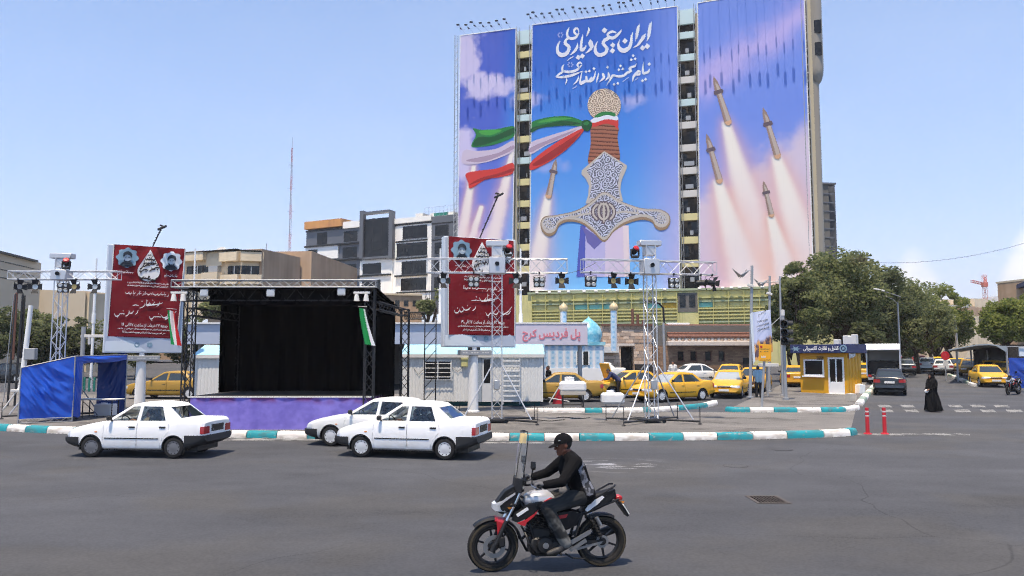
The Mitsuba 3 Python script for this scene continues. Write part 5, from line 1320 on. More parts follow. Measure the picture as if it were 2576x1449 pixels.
B("bash_plate", hullp([(x, y, z) for x, z in ((.86, .30), (.80, .175), (.55, .165), (.55, .2), (.84, .36)) for y in (-.09, .09)]), "moto_black", False)
B("exhaust_pipe", path([(.84, -.08, .42), (.93, -.1, .33), (.86, -.12, .20), (.6, -.14, .18), (.3, -.15, .24)], .02, 8), "engine_metal")
B("muffler", tube((.3, -.16, .24), (-.22, -.18, .40), .05, 14, .058), "engine_metal", 40)
for s in (-1, 1):
 B("swingarm", hullp([(.36, s * .1, .29), (.36, s * .1, .34), (.0, s * .1, .285), (.0, s * .1, .33), (-.04, s * .085, .29), (-.04, s * .085, .32), (.36, s * .07, .29), (.0, s * .075, .29)]), "engine_metal", False)
 B("shock_absorber", J(tube((MX(1276), s * .115, MZ(910)), (MX(1385), s * .115, MZ(1125)), .013, 8), *[mv(lathe([(.028, -.004), (.034, 0), (.028, .004)], 12), (MX(1276) + (MX(1385) - MX(1276)) * t, s * .115, MZ(910) + (MZ(1125) - MZ(910)) * t)) for t in np.linspace(.2, .85, 12)]), "engine_metal", 40)
 B("shock_reservoir", tube((MX(1335), s * .13, MZ(930)), (MX(1370), s * .13, MZ(1000)), .024, 12), "engine_light", 40)
 B("footpeg_bracket", J(hullp([(MX(x), s * y, MZ(z)) for x, z in ((1072, 1140), (1085, 1172), (1285, 1065), (1270, 1036)) for y in (.125, .145)]), hullp([(MX(x), s * y, MZ(z)) for x, z in ((1095, 1195), (1110, 1215), (1250, 1135), (1235, 1105)) for y in (.125, .145)])), "engine_light", False)
 B("footpeg", tube((MX(1010), s * .12, MZ(1215)), (MX(1010), s * .24, MZ(1215)), .014, 8), "rubber")
B("chain_guard", hullp([(MX(x), y, MZ(z)) for x, z in ((1160, 1190), (1170, 1210), (1380, 1165), (1400, 1140)) for y in (.085, .105)]), "engine_light", False)
B("side_stand", path([(.46, .13, .2), (.38, .15, .15), (.24, .17, .14)], .010, 6), "moto_black")
# seat and tail
B("seat", oval_loft([(.60, .78, .84, .08), (.52, .75, .83, .12), (.40, .73, .80, .135), (.28, .73, .80, .13), (.20, .76, .84, .12), (.05, .80, .89, .10), (-.05, .83, .90, .07)]), "seat_vinyl", 60)
B("tail_cowl", rounded([(1215, 908), (1245, 830), (1330, 780), (1440, 722), (1515, 700), (1525, 760), (1450, 832), (1340, 880), (1240, 915)], -.105, .105, .03), "moto_black")
for s in (-1, 1):
 B("tail_cowl__silver_panel", side([(1240, 868), (1285, 806), (1395, 748), (1412, 762), (1350, 822), (1262, 882)], s * .098, s * .112), "moto_white", False, "white panel on the tail")
 B("grab_rail", path([(MX(1340), s * .10, MZ(760)), (MX(1420), s * .11, MZ(715)), (MX(1500), s * .10, MZ(672)), (MX(1520), s * .05, MZ(665))], .011, 7), "moto_black")
 B("rear_indicator", hullp([(MX(1540), s * .06, MZ(800)), (MX(1545), s * .17, MZ(790)), (MX(1580), s * .17, MZ(795)), (MX(1560), s * .17, MZ(815))]), "lamp_amber", False)
B("tail_lamp", rb(MX(1582), MX(1520), -.07, .07, MZ(800), MZ(760), .012), "lamp_red")
B("rear_mudguard", hullp([(MX(x), y, MZ(z)) for x, z in ((1535, 815), (1565, 815), (1640, 935), (1625, 945)) for y in (-.07, .07)]), "moto_black", False)
B("number_plate", mv(cb(0, 0, 0, .01, .17, .13), (MX(1612), 0, MZ(880)), ry=.55), "plate_white", False)
B("rear_hugger", arc_guard(0, .305, .335, 60, 118, .07), "moto_black", 50)

rider = thing("rider", "person in black cap, dark shirt with patterned back and worn grey jeans, riding the motorcycle", "person")
lift = .0
hl = grip_hand_bones(GRIP["l"], -1); hr_ = grip_hand_bones(GRIP["r"], 1)
rj = dict(head=(.445, 0.0, 1.455), neck=(.375, 0, 1.325), chest=(.335, 0, 1.16), waist=(.265, 0, .985), pelvis=(.225, 0, .875), sl=(.345, .185, 1.275), sr=(.365, -.185, 1.275), el=(.535, .315, 1.065), er=(.57, -.315, 1.085), wl=(.745, .315, 1.036), wr=(.745, -.315, 1.036),
          hl=(.27, .105, .86), hr=(.27, -.105, .86), kl=(.69, .215, .755), kr=(.69, -.215, .755), al=(.47, .185, .335), ar=(.47, -.185, .335), tl=(.665, .19, .225), tr=(.665, -.19, .225))
figure(rider, rj, BTW, top="cloth_black", legs="denim_worn", skin="skin_dark", nod=.16, hands={"l": hl, "r": hr_}, glove="glove_grey", cap="cloth_black", girth=1.08, edge=.018)
# patterned back of the shirt, a bag strap across the chest
q = {k: np.array(v, float) for k, v in rj.items()}
bk = flesh([((.225, .08, .885), .137, (.262, .06, .99), .131), ((.225, -.08, .885), .137, (.262, -.06, .99), .131), ((.262, .06, .99), .131, (.330, .09, 1.16), .139), ((.262, -.06, .99), .131, (.330, -.09, 1.16), .139), ((.33, .09, 1.16), .139, (.34, .12, 1.24), .10), ((.33, -.09, 1.16), .139, (.34, -.12, 1.24), .10)], .018, 6)
vv, ff = bk
cc = vv[ff].mean(1)
put(rider, "shirt_back", (vv, ff[(cc[:, 0] < .225 + (cc[:, 2] - .88) * .33) & (cc[:, 2] > .86)]), "camo_cloth", smooth=True, tw=BTW, label="grey and white patterned back of the shirt")
put(rider, "chest_bag", flesh([((.44, -.06, .99), .05, (.46, .07, .92), .055), ((.44, .0, 1.02), .05, (.42, .05, .9), .05)], .02, 3), "glove_grey", smooth=True, tw=BTW)
# ---------------------------------------------------------------- lighting towers, stage, billboards, tent
def truss(p0, p1, w, h, n, r=0.022, rb=0.011, up=(0, 0, 1)):
 """square box truss: four chords and zigzag lacing -> (chords, lacing)"""
 p0, p1, up = [np.asarray(a, float) for a in (p0, p1, up)]
 d = (p1 - p0) / np.linalg.norm(p1 - p0)
 x = np.cross(d, up); x /= np.linalg.norm(x); y = np.cross(x, d)
 c = [x * a * w / 2 + y * b * h / 2 for a, b in ((-1, -1), (1, -1), (1, 1), (-1, 1))]
 ch = [tube(p0 + q, p1 + q, r, 7) for q in c]
 la = []
 for i in range(n):
  a, b = p0 + (p1 - p0) * i / n, p0 + (p1 - p0) * (i + 1) / n
  for k in range(4):
   q, s = c[k], c[(k + 1) % 4]
   if (i + k) % 2: q, s = s, q
   la.append(tube(a + q, b + s, rb, 5))
 for i in (0, n):
  a = p0 + (p1 - p0) * i / n
  la += [tube(a + c[k], a + c[(k + 1) % 4], rb, 5) for k in range(4)]
 return J(ch), J(la)

mat("lens_gold", (0.45, 0.32, 0.12), 0.25, metal=0.5)
mat("lens_glass", (0.5, 0.5, 0.48), 0.15, metal=0.4)
mat("flap_black", (0.010, 0.010, 0.011), 0.6)
mat("lamp_case", (0.02, 0.02, 0.021), 0.5)

def barn_kit(lens):
 k = Kit()
 k.add("lamp_case", mv(lathe([(.001, -.19), (.07, -.18), (.105, -.11), (.11, .10), (.118, .11), (.118, .13), (.10, .13)], 18, axis=1), (0, 0, -.30), rz=math.pi), "lamp_case", 40)
 k.add("lens", mv(lathe([(.001, .0), (.10, -.006), (.10, .004)], 18, axis=1), (0, -.122, -.30)), lens, 40)
 for a in range(4):
  t = a * math.pi / 2
  L = .17 if a % 2 == 0 else .15
  fl = hullp([(-.085, -.13, .10), (.085, -.13, .10), (-.13, -.20, .10 + L), (.13, -.20, .10 + L), (-.085, -.137, .10), (.085, -.137, .10), (-.13, -.207, .10 + L), (.13, -.207, .10 + L)])
  k.add("barn_door", mv(mv(fl, ry=t), (0, 0, -.30)), "flap_black")
 k.add("yoke", path([(-.13, 0, -.30), (-.135, 0, -.10), (0, 0, -.07), (.135, 0, -.10), (.13, 0, -.30)], .012, 6), "lamp_case", 40)
 k.add("clamp", J(tube((0, 0, -.08), (0, 0, .0), .018, 6), rb(-.03, .03, -.035, .035, -.03, .045, .008)), "lamp_case")
 return k

def blinder_kit():
 k = Kit()
 k.add("lamp_case", rb(-.20, .20, -.05, .09, -.52, -.14, .02), "lamp_case")
 for x in (-.1, .1):
  for z in (-.43, -.23):
   k.add("lens", mv(lathe([(.001, -.012), (.06, -.018), (.078, -.004), (.085, .01)], 14, axis=1), (x, -.052, z)), "lens_glass", 40)
 k.add("yoke", path([(-.22, 0, -.33), (-.225, 0, -.11), (0, 0, -.08), (.225, 0, -.11), (.22, 0, -.33)], .011, 6), "lamp_case", 40)
 k.add("clamp", J(tube((0, 0, -.09), (0, 0, .0), .018, 6), rb(-.03, .03, -.035, .035, -.03, .045, .008)), "lamp_case")
 return k

def moving_kit():
 k = Kit()
 k.add("base", rb(-.13, .13, -.1, .1, .03, .12, .02), "lamp_case")
 k.add("head", mv(lathe([(.001, -.17), (.09, -.16), (.115, -.05), (.115, .09), (.09, .15), (.001, .155)], 16), (0, 0, .32), rx=.8, ry=.4), "lamp_case", 40)
 k.add("colour_cap", mv(lathe([(.001, .165), (.088, .152), (.115, .12), (.117, .10)], 16), (0, 0, .32), rx=.8, ry=.4), "red", 40)
 k.add("yoke", J(rb(-.17, -.12, -.05, .05, .1, .36, .015), rb(.12, .17, -.05, .05, .1, .36, .015)), "lamp_case")
 return k

LK = {"barn": barn_kit("lens_gold"), "par": barn_kit("lens_glass"), "blind": blinder_kit(), "moving": moving_kit()}

def light_tower(label, u, v, rot, va, vb, vtop, hw, lamps, where, reach=(2.6, 2.6)):
 """u, v: foot of the mast; va, vb: upper and lower edge of the cross arm; lamps: (kind, offset along the arm, turn, tilt)"""
 p = ground(u, v); y = p[1]; g = float(GZ(y))
 TW = T4().translate([p[0], y, 0]) @ T4().rotate([0, 0, 1], rot)
 za, zb, zt = Z(va, y), Z(vb, y), Z(vtop, y)
 k = thing("lighting_tower", label, "lighting tower", "truss lighting towers on the plaza")
 P = lambda n, m, mt, sm=40: put(k, n, m, mt, smooth=sm, tw=TW)
 ch, la = truss((0, 0, g + .12), (0, 0, zt - .1), .36, .36, 15, up=(0, 1, 0))
 P("mast_chords", ch, "alu"); P("mast_lacing", la, "alu")
 for s, L in ((-1, reach[0]), (1, reach[1])):
  ch, la = truss((s * .26, 0, (za + zb) / 2), (s * L, 0, (za + zb) / 2), .34, (za - zb) * .92, 5)
  P("arm", J(ch, la), "alu")
 P("sleeve_block", J(rb(-.30, .30, -.28, .28, zb - .02, za + .03, .02)), "alu")
 P("sleeve_roller", mv(lathe([(.001, .06), (.07, .06), (.08, .0)], 14, axis=1), (0, -.345, (za + zb) / 2 + .05), rz=0), "dark_steel")
 P("head_block", J(rb(-.42, .42, -.2, .2, zt - .14, zt + .06, .02), rb(-.2, .2, -.16, .16, zt - .5, zt - .14, .02)), "alu")
 P("pulley", J(*[mv(lathe([(.09, -.02), (.09, .02), (.001, .02)], 12, axis=1), (x, -.17, zt - .06)) for x in (-.3, .3)]), "steel")
 P("chain_hoist", rb(-.12, .10, -.34, -.19, g + 1.2, g + 1.55, .03), "steel")
 for sx in (-1, 1):
  for sy in (-1, 1):
   e = (sx * 1.42, sy * 1.0, g + .10)
   P("outrigger", tube((sx * .16, sy * .14, g + .12), e, .035, 8), "dark_steel")
   P("jack", J(tube((e[0], e[1], g), (e[0], e[1], g + .62), .016, 6), mv(lathe([(.001, 0), (.07, 0), (.07, .02), (.02, .04)], 12), (e[0], e[1], g))), "dark_steel")
   P("brace", tube((sx * .2, sy * .2, g + 2.05), (sx * 1.22, sy * .86, g + .16), .024, 8), "alu" if sy < 0 else "galv")
 P("base_frame", J(rb(-.32, .32, -.32, .32, g + .06, g + .15, .01), *[mv(lathe([(.07, -.02), (.07, .02), (.001, .02)], 12, axis=1), (a, b, g + .07)) for a in (-.34, .34) for b in (-.34, .34)]), "dark_steel")
 for kind, off, turn, tilt, lab in lamps:
  t = thing("spotlight", lab, "stage light", "stage lights on the lighting towers")
  zz = za + .02 if kind == "moving" else zb - .0
  LK[kind].place(t, TW @ T4().translate([off, -.17, zz]) @ T4().rotate([0, 0, 1], turn) @ T4().rotate([1, 0, 0], tilt))
 return TW, za, zb

lt1 = light_tower("right lighting tower, nearest the yellow kiosk, its arms before the sword banner", 1640, 1063, 11, 655, 690, 610, .18,
                  [("blind", -2.32, 0, 0, "four lens blinder at the left end of the right lighting tower's arm"), ("barn", -1.52, 8, 0, "barn door spotlight, upper flap raised, second from left on the right tower"), ("barn", -.80, -6, 6, "barn door spotlight third along the right tower's arm, left of its mast"), ("blind", .88, 0, 0, "four lens blinder just right of the right tower's mast"), ("par", 1.95, 70, 0, "spotlight turned sideways, second from the right end of the right tower's arm"), ("par", 2.4, 100, 10, "spotlight turned sideways at the right end of the right tower's arm"), ("moving", -.62, 0, 0, "moving light with red cap on top of the right tower's arm")], "right")
lt2 = light_tower("centre lighting tower, its mast standing in front of the right red billboard", 1250, 1063, 1, 650, 688, 611, .18,
                  [("par", -2.02, 20, 0, "spotlight near the left end of the centre tower's arm, left of the red banner"), ("blind", -.86, 0, 0, "four lens blinder in front of the red banner on the centre tower"), ("par", .74, -20, 0, "spotlight just right of the centre tower's mast"), ("blind", 1.55, 0, 0, "four lens blinder second from the right end of the centre tower's arm"), ("barn", 2.36, 4, 0, "gold lensed barn door spotlight at the right end of the centre tower's arm"), ("moving", .42, 0, 0, "dark moving light on top of the centre tower's arm")], "centre")
lt3 = light_tower("left lighting tower standing behind the blue tent", 137, 1049, 0, 682, 704, 642, .18,
                  [("par", -1.62, 60, 0, "spotlight turned sideways at the left end of the left tower's arm"), ("par", -.9, 20, 0, "spotlight second from the left on the left tower's arm"), ("blind", .18, 15, 0, "lamp hanging right by the left tower's mast"), ("barn", .68, 0, 0, "barn door spotlight right of the left tower's mast"), ("par", 1.50, 0, 0, "barn door spotlight third right of the left tower's mast, beside the red billboard"), ("moving", .25, 0, 0, "red capped moving light on the left tower's arm")], "left", (2.05, 2.3))

# ---- stage
SY = float(ground(700, 1081)[1]); SG = float(GZ(SY)); SX0, SX1 = X(473, SY, 1040), X(936, SY, 1040); SB = SY + 4.9
ST = Z(997, SY)

def f_purple(p, n, uv):
 d = fbm(p.x * 1.1, p.z * 2.2, p.y, 5); e = fbm(p.x * 7, p.z * 7, p.y * 3, 3)
 v = mix((0.155, 0.125, 0.46), (0.25, 0.21, 0.63), smoothstep(0.25, 0.75, 0.6 * d + 0.4 * e))
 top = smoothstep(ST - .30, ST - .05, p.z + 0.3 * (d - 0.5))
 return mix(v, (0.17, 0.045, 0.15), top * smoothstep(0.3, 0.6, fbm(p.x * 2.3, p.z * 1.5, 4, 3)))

mat("purple_carpet", proc(f_purple), 0.95, spec=0.1)
mat("black_drape", (0.0016, 0.0016, 0.0018), 1.0, spec=0.0)
mat("stage_board", (0.03, 0.028, 0.027), 0.7)
stage = thing("stage", "open air stage with purple front, black drapes and black truss roof", "stage")

def curtain(p0, p1, z0, z1, amp=.05, wav=.32, n=60, m=8, slope=0.0):
 """hanging drape with vertical folds"""
 p0, p1 = np.asarray(p0, float), np.asarray(p1, float); L = np.linalg.norm(p1 - p0); d = (p1 - p0) / L; q = np.array([d[1], -d[0]])
 t = np.linspace(0, 1, n); ph = t * L / wav * 2 * math.pi
 V = []
 for j, w in enumerate(np.linspace(0, 1, m)):
  o = amp * (0.4 + 0.6 * w) * np.sin(ph + 0.7 * np.sin(ph * .37 + w))
  xy = p0 + d * (t * L)[:, None] + q * o[:, None]
  V.append(np.c_[xy, np.full(n, 0.0) + (z1 + slope * t) + (z0 - z1 - slope * t) * w])
 V = np.vstack(V); i, j = np.meshgrid(np.arange(n - 1), np.arange(m - 1)); k = (j * n + i).ravel()
 return V, np.vstack([np.c_[k, k + n, k + 1], np.c_[k + 1, k + n, k + n + 1]])

put(stage, "platform", bx(SX0 + .05, SX1 - .02, SY + .06, SB, SG - .05, ST - .05), "stage_board")
put(stage, "front_cover", curtain((SX0, SY), (SX1, SY), SG, ST - .04, .028, .9, 90, 8), "purple_carpet", smooth=True, label="purple carpet hung over the stage front")
put(stage, "side_cover", curtain((SX0, SB - .1), (SX0, SY), SG, ST - .04, .018, .5, 60, 8), "purple_carpet", smooth=True)
put(stage, "side_cover", curtain((SX1, SY), (SX1, SB - .1), SG, ST - .04, .018, .5, 60, 8), "purple_carpet", smooth=True)
put(stage, "edge_trim", J(bx(SX0 - .03, SX1 + .03, SY - .03, SY + .05, ST - .045, ST + .0)), "off_white")
put(stage, "deck", bx(SX0, SX1, SY + .051, SB, ST - .05, ST - .003), "stage_board")
Zr = Z(742, SY)
xl = X(558, SB - 1.6, 900)
put(stage, "back_drape", curtain((xl + .1, SB - .4), (SX1, SB - .4), ST - .02, Zr + .1, .05, .35, 120, 8), "black_drape", smooth=True)
put(stage, "left_drape", curtain((xl + .0, SB - 1.9), (xl + .12, SB - .4), ST - .02, Zr + .02, .05, .3, 30, 8), "black_drape", smooth=True)
put(stage, "right_drape", curtain((SX1 - .02, SY + .45), (SX1 + .05, SB - .3), SG + .1, Zr + .15, .04, .35, 60, 8, -.35), "black_drape", smooth=True)
rv = np.array([[SX0 - .1, SY - .1, Zr + .22], [SX1 + .1, SY - .1, Zr + .22], [SX1 + .15, SB, Zr - .15], [SX0 - .1, SB, Zr - .1]])
put(stage, "roof_canvas", J((np.vstack([rv, rv + [0, 0, .03]]), BF)), "black_drape")
put(stage, "roof_valance", curtain((SX0 + .55, SY + .1), (SX1 - .1, SY + .1), Zr - .34, Zr + .2, .03, .4, 80, 5), "black_drape", smooth=True)
for nm, (x, y), z1 in (("front_mast", (SX0 - .12, SY + .15), Zr + .15), ("front_mast", (SX1 - .12, SY + .0), Zr + .2), ("rear_mast", (SX1 + .42, SB - .2), Zr - .2), ("rear_mast", (SX0 - .1, SB - .3), Zr)):
 ch, la = truss((x, y, SG), (x, y, z1), .3, .3, 12, r=.026, rb=.014, up=(0, 1, 0))
 put(stage, nm, J(ch, la), "dark_steel", smooth=40)
ft0, ft1 = X(440, SY, 720), X(948, SY, 720)
ch, la = truss((ft0, SY - .15, Zr + .36), (ft1, SY - .15, Zr + .36), .3, .24, 22, r=.026, rb=.013)
put(stage, "front_truss", J(ch, la), "galv", smooth=40, label="pale truss along the front edge of the stage roof")
ch, la = truss((ft0 + .1, SY + .25, Zr + .02), (ft1 - .1, SY + .25, Zr + .02), .3, .4, 20, r=.026, rb=.014)
put(stage, "under_truss", J(ch, la), "dark_steel", smooth=40)
for (a, b, zz) in (((SX0 - .12, SY + .2), (SX0 - .1, SB - .3), Zr - .55), ((SX1 + .05, SY + .1), (SX1 + .42, SB - .2), Zr - .35), ((SX1 + .4, SB - .2), (SX1 + 1.2, SB - .1), Zr - .45)):
 ch, la = truss((*a, zz), (*b, zz), .26, .26, 10, r=.022, rb=.012)
 put(stage, "side_truss", J(ch, la), "dark_steel", smooth=40)
put(stage, "scaffold", J(*[tube((SX1 + 1.2 + .45 * i, SB - .1, SG), (SX1 + 1.2 + .45 * i, SB - .1, Zr - .4), .025, 6) for i in range(2)], *[tube((SX1 + 1.2, SB - .1, z), (SX1 + 1.65, SB - .1, z + .5), .016, 5) for z in np.arange(SG + .2, Zr - .9, .5)]), "dark_steel")
fl = Kit()
fl.add("case", rb(-.13, .13, -.05, .05, -.12, .12, .02), "off_white")
fl.add("glass", rb(-.11, .11, -.062, -.051, -.10, .10, .004), "lens_glass")
fl.add("bracket", path([(-.14, 0, 0), (-.14, .02, .16), (.14, .02, .16), (.14, 0, 0)], .01, 5), "dark_steel")
zw = lambda x: (660 + x / 3.389) / 1.4907
zv = lambda y: (860 + y / 3.389) / 1.4907
for x, y, dy, lab in ((380, 815, -.1, "white floodlight at the left in the stage roof"), (1220, 815, -.1, "white floodlight at the middle of the stage roof, upper of two"), (2115, 800, -.1, "white floodlight at the right in the stage roof"), (910, 910, .9, "small floodlight low under the stage roof, left of the middle"), (1225, 905, .5, "floodlight under the middle of the stage roof, lower of two"), (1428, 908, .9, "small floodlight low under the stage roof, right of the middle"), (1995, 910, .9, "small floodlight low under the stage roof, near the right mast")):
 t = thing("stage_floodlight", lab, "floodlight", "floodlights in the stage roof")
 yy = SY + dy
 fl.place(t, T4().translate([X(zw(x), yy, 740), yy - .15, Z(zv(y), yy)]) @ T4().rotate([1, 0, 0], -30 if dy > 0 else -8))
for x, lab in ((2360, "pair of white lamps clamped to the top of the right stage mast"), (40, "pair of white lamps clamped to the top of the left stage mast")):
 t = thing("mast_lamp", lab, "floodlight")
 yy = SY - .25; cxp = X(zw(x), yy, 740)
 put(t, "bracket", rb(cxp - .28, cxp + .28, yy - .03, yy + .03, Z(zv(805), yy) - .04, Z(zv(805), yy) + .04, .01), "off_white")
 for s in (-1, 1):
  put(t, "lamp", mv(lathe([(.001, .1), (.06, .09), (.08, -.02), (.10, -.14), (.001, -.13)], 14), (cxp + s * .16, yy - .04, Z(zv(860), yy))), "off_white", smooth=40)
mat("flag_green", lin(20, 140, 72), 0.8)
mat("flag_white", (0.74, 0.74, 0.73), 0.8)
mat("flag_red", lin(196, 34, 40), 0.8)

def flag(label, top, bot, y, w_top, w_bot, cols):
 """a small hanging flag: top and bottom survey points of its left edge; stripes run down"""
 k = thing("flag", label, "flag", "flags hung on the stage masts")
 n = 22
 for si, c in enumerate(cols):
  V = []
  for t in np.linspace(0, 1, n):
   u = top[0] + (bot[0] - top[0]) * t ** 1.5; v = top[1] + (bot[1] - top[1]) * t
   wd = w_top + (w_bot - w_top) * t
   for q in np.linspace(si / 3, (si + 1) / 3, 4):
    p = at(u + wd * q, v, y)
    V.append(p + [0, .05 * math.sin(q * 11 + t * 3.0) + .05 * t, -.05 * q])
  V = np.array(V); F = []
  for i in range(n - 1):
   for j in range(3):
    a = i * 4 + j; F += [(a, a + 4, a + 1), (a + 1, a + 4, a + 5)]
  put(k, {"g": "green_stripe", "w": "white_stripe", "r": "red_stripe"}[c], (V, np.array(F)), {"g": "flag_green", "w": "flag_white", "r": "flag_red"}[c], smooth=True)
 p0 = at(top[0] - 2, top[1] - 4, y); p1 = at(top[0] + w_top + 4, top[1] - 2, y)
 put(k, "rope", tube(p0, p1, .008, 5), "off_white")

flag("green, white and red flag hanging on the left stage mast, before the red billboard", (421, 780), (428, 866), SY - .1, 20, 26, "gwr")
flag("mostly green and white flag curling down the right front mast of the stage", (903, 774), (917, 866), SY - .35, 16, 26, "ggw")

# ---- billboards with red banners
mat("board_print", lin(176, 186, 202), 0.5)
mat("board_side", lin(200, 208, 216), 0.5)

def f_redcloth(p, n, uv):
 d = fbm(uv.x * 3, uv.y * 4, 1, 4)
 return mix((0.15, 0.008, 0.013), (0.22, 0.014, 0.022), d)

mat("red_cloth", proc(f_redcloth), 0.8, spec=0.2)
mat("print_white2", (0.72, 0.70, 0.68), 0.7)
mat("print_pale", lin(206, 216, 224), 0.7)
mat("print_bluegrey", lin(120, 150, 170), 0.7)
mat("print_face", lin(176, 188, 196), 0.7)
mat("print_dark", lin(28, 40, 52), 0.7)
mat("print_ink", lin(30, 20, 24), 0.7)

def pseudo_script(x0, x1, y, h, seed, slope=0.0, wt=1.0):
 """a line of flowing pen strokes, from right to left"""
 r = random.Random(seed); st = []; x = x1
 while x > x0 + .3 * h:
  L = h * r.uniform(.7, 1.5); L = min(L, x - x0)
  yy = y + slope * (x - x0); k = r.random()
  if k < .35: st.append([(x, yy - .25 * h, .07 * h * wt), (x - .3 * L, yy + .12 * h, .2 * h * wt), (x - .7 * L, yy + .18 * h, .17 * h * wt), (x - L, yy - .2 * h, .07 * h * wt)])
  elif k < .6: st.append([(x, yy - .1 * h, .1 * h * wt), (x - .35 * L, yy + .05 * h, .16 * h * wt), (x - .6 * L, yy + .1 * h, .13 * h * wt)]); st.append([(x - .6 * L, yy - .6 * h, .07 * h * wt), (x - .66 * L, yy + .1 * h, .14 * h * wt)])
  elif k < .8: st.append([(x, yy - .15 * h, .08 * h * wt), (x - .2 * L, yy + .25 * h, .16 * h * wt), (x - .6 * L, yy + .45 * h, .08 * h * wt)])
  else: st.append([(x, yy, .1 * h * wt), (x - .5 * L, yy - .05 * h, .15 * h * wt), (x - L, yy + .02 * h, .1 * h * wt)])
  if r.random() < .6: st.append([(x - .4 * L, yy + (-.45 if r.random() < .5 else .42) * h, .11 * h * wt)])
  x -= L * r.uniform(.75, 1.05)
 return st

def unit(st, k=1000.0): return [[tuple(c * k for c in q) for q in s] for s in st]

def billboard(label, blabel, corners, cloth, yl, yr, pole, lampu, seed):
 """corners: tl, tr, br, bl of the board in the survey; cloth: same for the red banner"""
 k = thing("billboard", label, "billboard", "tall billboards on white posts")
 (tl, tr, br_, bl_) = corners
 a = at(tl[0] * .5 + bl_[0] * .5, 740, yl); b = at(tr[0] * .5 + br_[0] * .5, 740, yr)
 d = (b - a)[:2]; W = float(np.linalg.norm(d)); d /= W; nrm = np.array([d[1], -d[0]])
 z1, z0 = (Z(tl[1], yl) + Z(tr[1], yr)) / 2, (Z(bl_[1], yl) + Z(br_[1], yr)) / 2
 TW = T4([[d[0], -nrm[0], 0, a[0]], [d[1], -nrm[1], 0, a[1]], [0, 0, 1, 0], [0, 0, 0, 1]])
 P = lambda n, m, mt, sm=False, lab=None, uv=None: put(k, n, m, mt, smooth=sm, tw=TW, label=lab, uv=uv)
 P("board", rb(0, W, 0, .42, z0, z1, .02), "board_side")
 P("board_print", bx(.06, W - .06, -.012, -.002, z0 + .05, z1 - .05), "board_print", lab="pale blue grey poster on the board")
 P("board_print__figure", mv(poly([(0.05, .2), (W * .6, .2), (W * .3, 1.1), (.2, 1.4)], .006), (0, 0, 0))[0:2] if False else yz(poly([(.08, z0 + .06), (W * .55, z0 + .06), (W * .35, z0 + .55), (.08, z0 + .5)], .006), -.013), "print_pale")
 for cxq in (W * .42, W * .58):
  P("board_print__emblem", yz(poly(sg.Point(cxq, z0 + .36).buffer(.11).difference(sg.Point(cxq, z0 + .36).buffer(.06 if cxq < W / 2 else .02)), .006), -.022), "print_bluegrey")
 gp = ground(*pole); g = float(GZ(gp[1]))
 pc = (gp[:2] - a[:2]); ps = float(pc @ d); pn = float(-(pc @ nrm))
 ps = min(max(ps, .4), W - .4)
 P("post", lathe([(.26, g), (.26, g + .1), (.215, g + .12), (.19, z0 + .1), (.001, z0 + .1)], 24) if False else mv(lathe([(.27, g), (.27, g + .06), (.225, g + .08), (.195, z0 + .1), (.001, z0 + .1)], 24), (ps, .22, 0)), "white_paint", 40)
 P("number_board", rb(ps - .62, ps + .72, -.06, .5, z0 - .34, z0 - .12, .015), "galv")
 for i in range(10):
  P("number_board__mark", cb(ps - .5 + i * .12, -.063, z0 - .23, .08, .006, .05), "off_white") if i % 4 != 2 else None
 P("post_head", rb(ps - .2, ps + .25, .05, .4, z0 - .12, z0 + .0, .01), "dark_steel")
 # lamp arm over the top
 s0 = (lampu[0] - (tl[0] + tr[0]) / 2) / (tr[0] - tl[0]) * W + W / 2
 sc = W / (tr[0] - tl[0])
 s1 = s0 + (lampu[2] - lampu[0]) * sc; zz1 = z1 + (lampu[1] - lampu[3]) * sc
 P("lamp_arm", J(tube((s0, .2, z1 - .1), (s1, -.55, zz1), .028, 7), *[tube((s0 + (s1 - s0) * t, .2 - .75 * t, z1 + (zz1 - z1) * t), (s0 + (s1 - s0) * t + .03, .2 - .75 * t, z1 + (zz1 - z1) * t + .04), .04, 6) for t in np.linspace(.2, .9, 6)]), "dark_steel")
 P("lamp_arm__lamp", J(mv(rb(-.20, .20, -.12, .12, -.04, .05, .02), (s1 + .03, -.6, zz1 + .02), ry=-.5), mv(rb(-.16, .10, -.1, .1, -.02, .02, .01), (s1 + .1, -.4, zz1 + .12), ry=.3)), "dark_steel")
 # red banner hung in front
 key = thing("red_banner", blabel, "banner", "red event banners on the billboards")
 def onb(u, v):
  r = ray(u, v); t = (a[:2] @ nrm) / (r[:2] @ nrm); q = r * t + [0, 0, EYE]
  return np.array([(q[:2] - a[:2]) @ d, q[2]])
 c = [onb(*q) for q in cloth]
 rr = np.random.default_rng(seed)
 def bil(x, y): return c[0] * (1 - x) * (1 - y) + c[1] * x * (1 - y) + c[2] * x * y + c[3] * (1 - x) * y
 def wav(x, y):
  return .05 + .05 * abs(math.sin(math.pi * y)) + .035 * math.sin(9 * x - 5 * y + seed) * y + .028 * math.sin((x + y * 1.3) * 17 + seed) * max(0, .75 - y) + .05 * max(0, x - .75) * math.sin(30 * x + 8 * y)
 nx, ny = 46, 60; V = []; UV = []
 for x in np.linspace(0, 1, nx):
  for y in np.linspace(0, 1, ny):
   s_, z_ = bil(x, y); V.append((s_, -wav(x, y) - .0, z_)); UV.append((x, y))
 i, j = np.meshgrid(np.arange(nx - 1), np.arange(ny - 1), indexing="ij"); kk = (i * ny + j).ravel()
 put(key, "cloth", (np.array(V), np.vstack([np.c_[kk, kk + 1, kk + ny], np.c_[kk + ny, kk + 1, kk + ny + 1]])), "red_cloth", smooth=True, tw=TW, uv=np.array(UV))
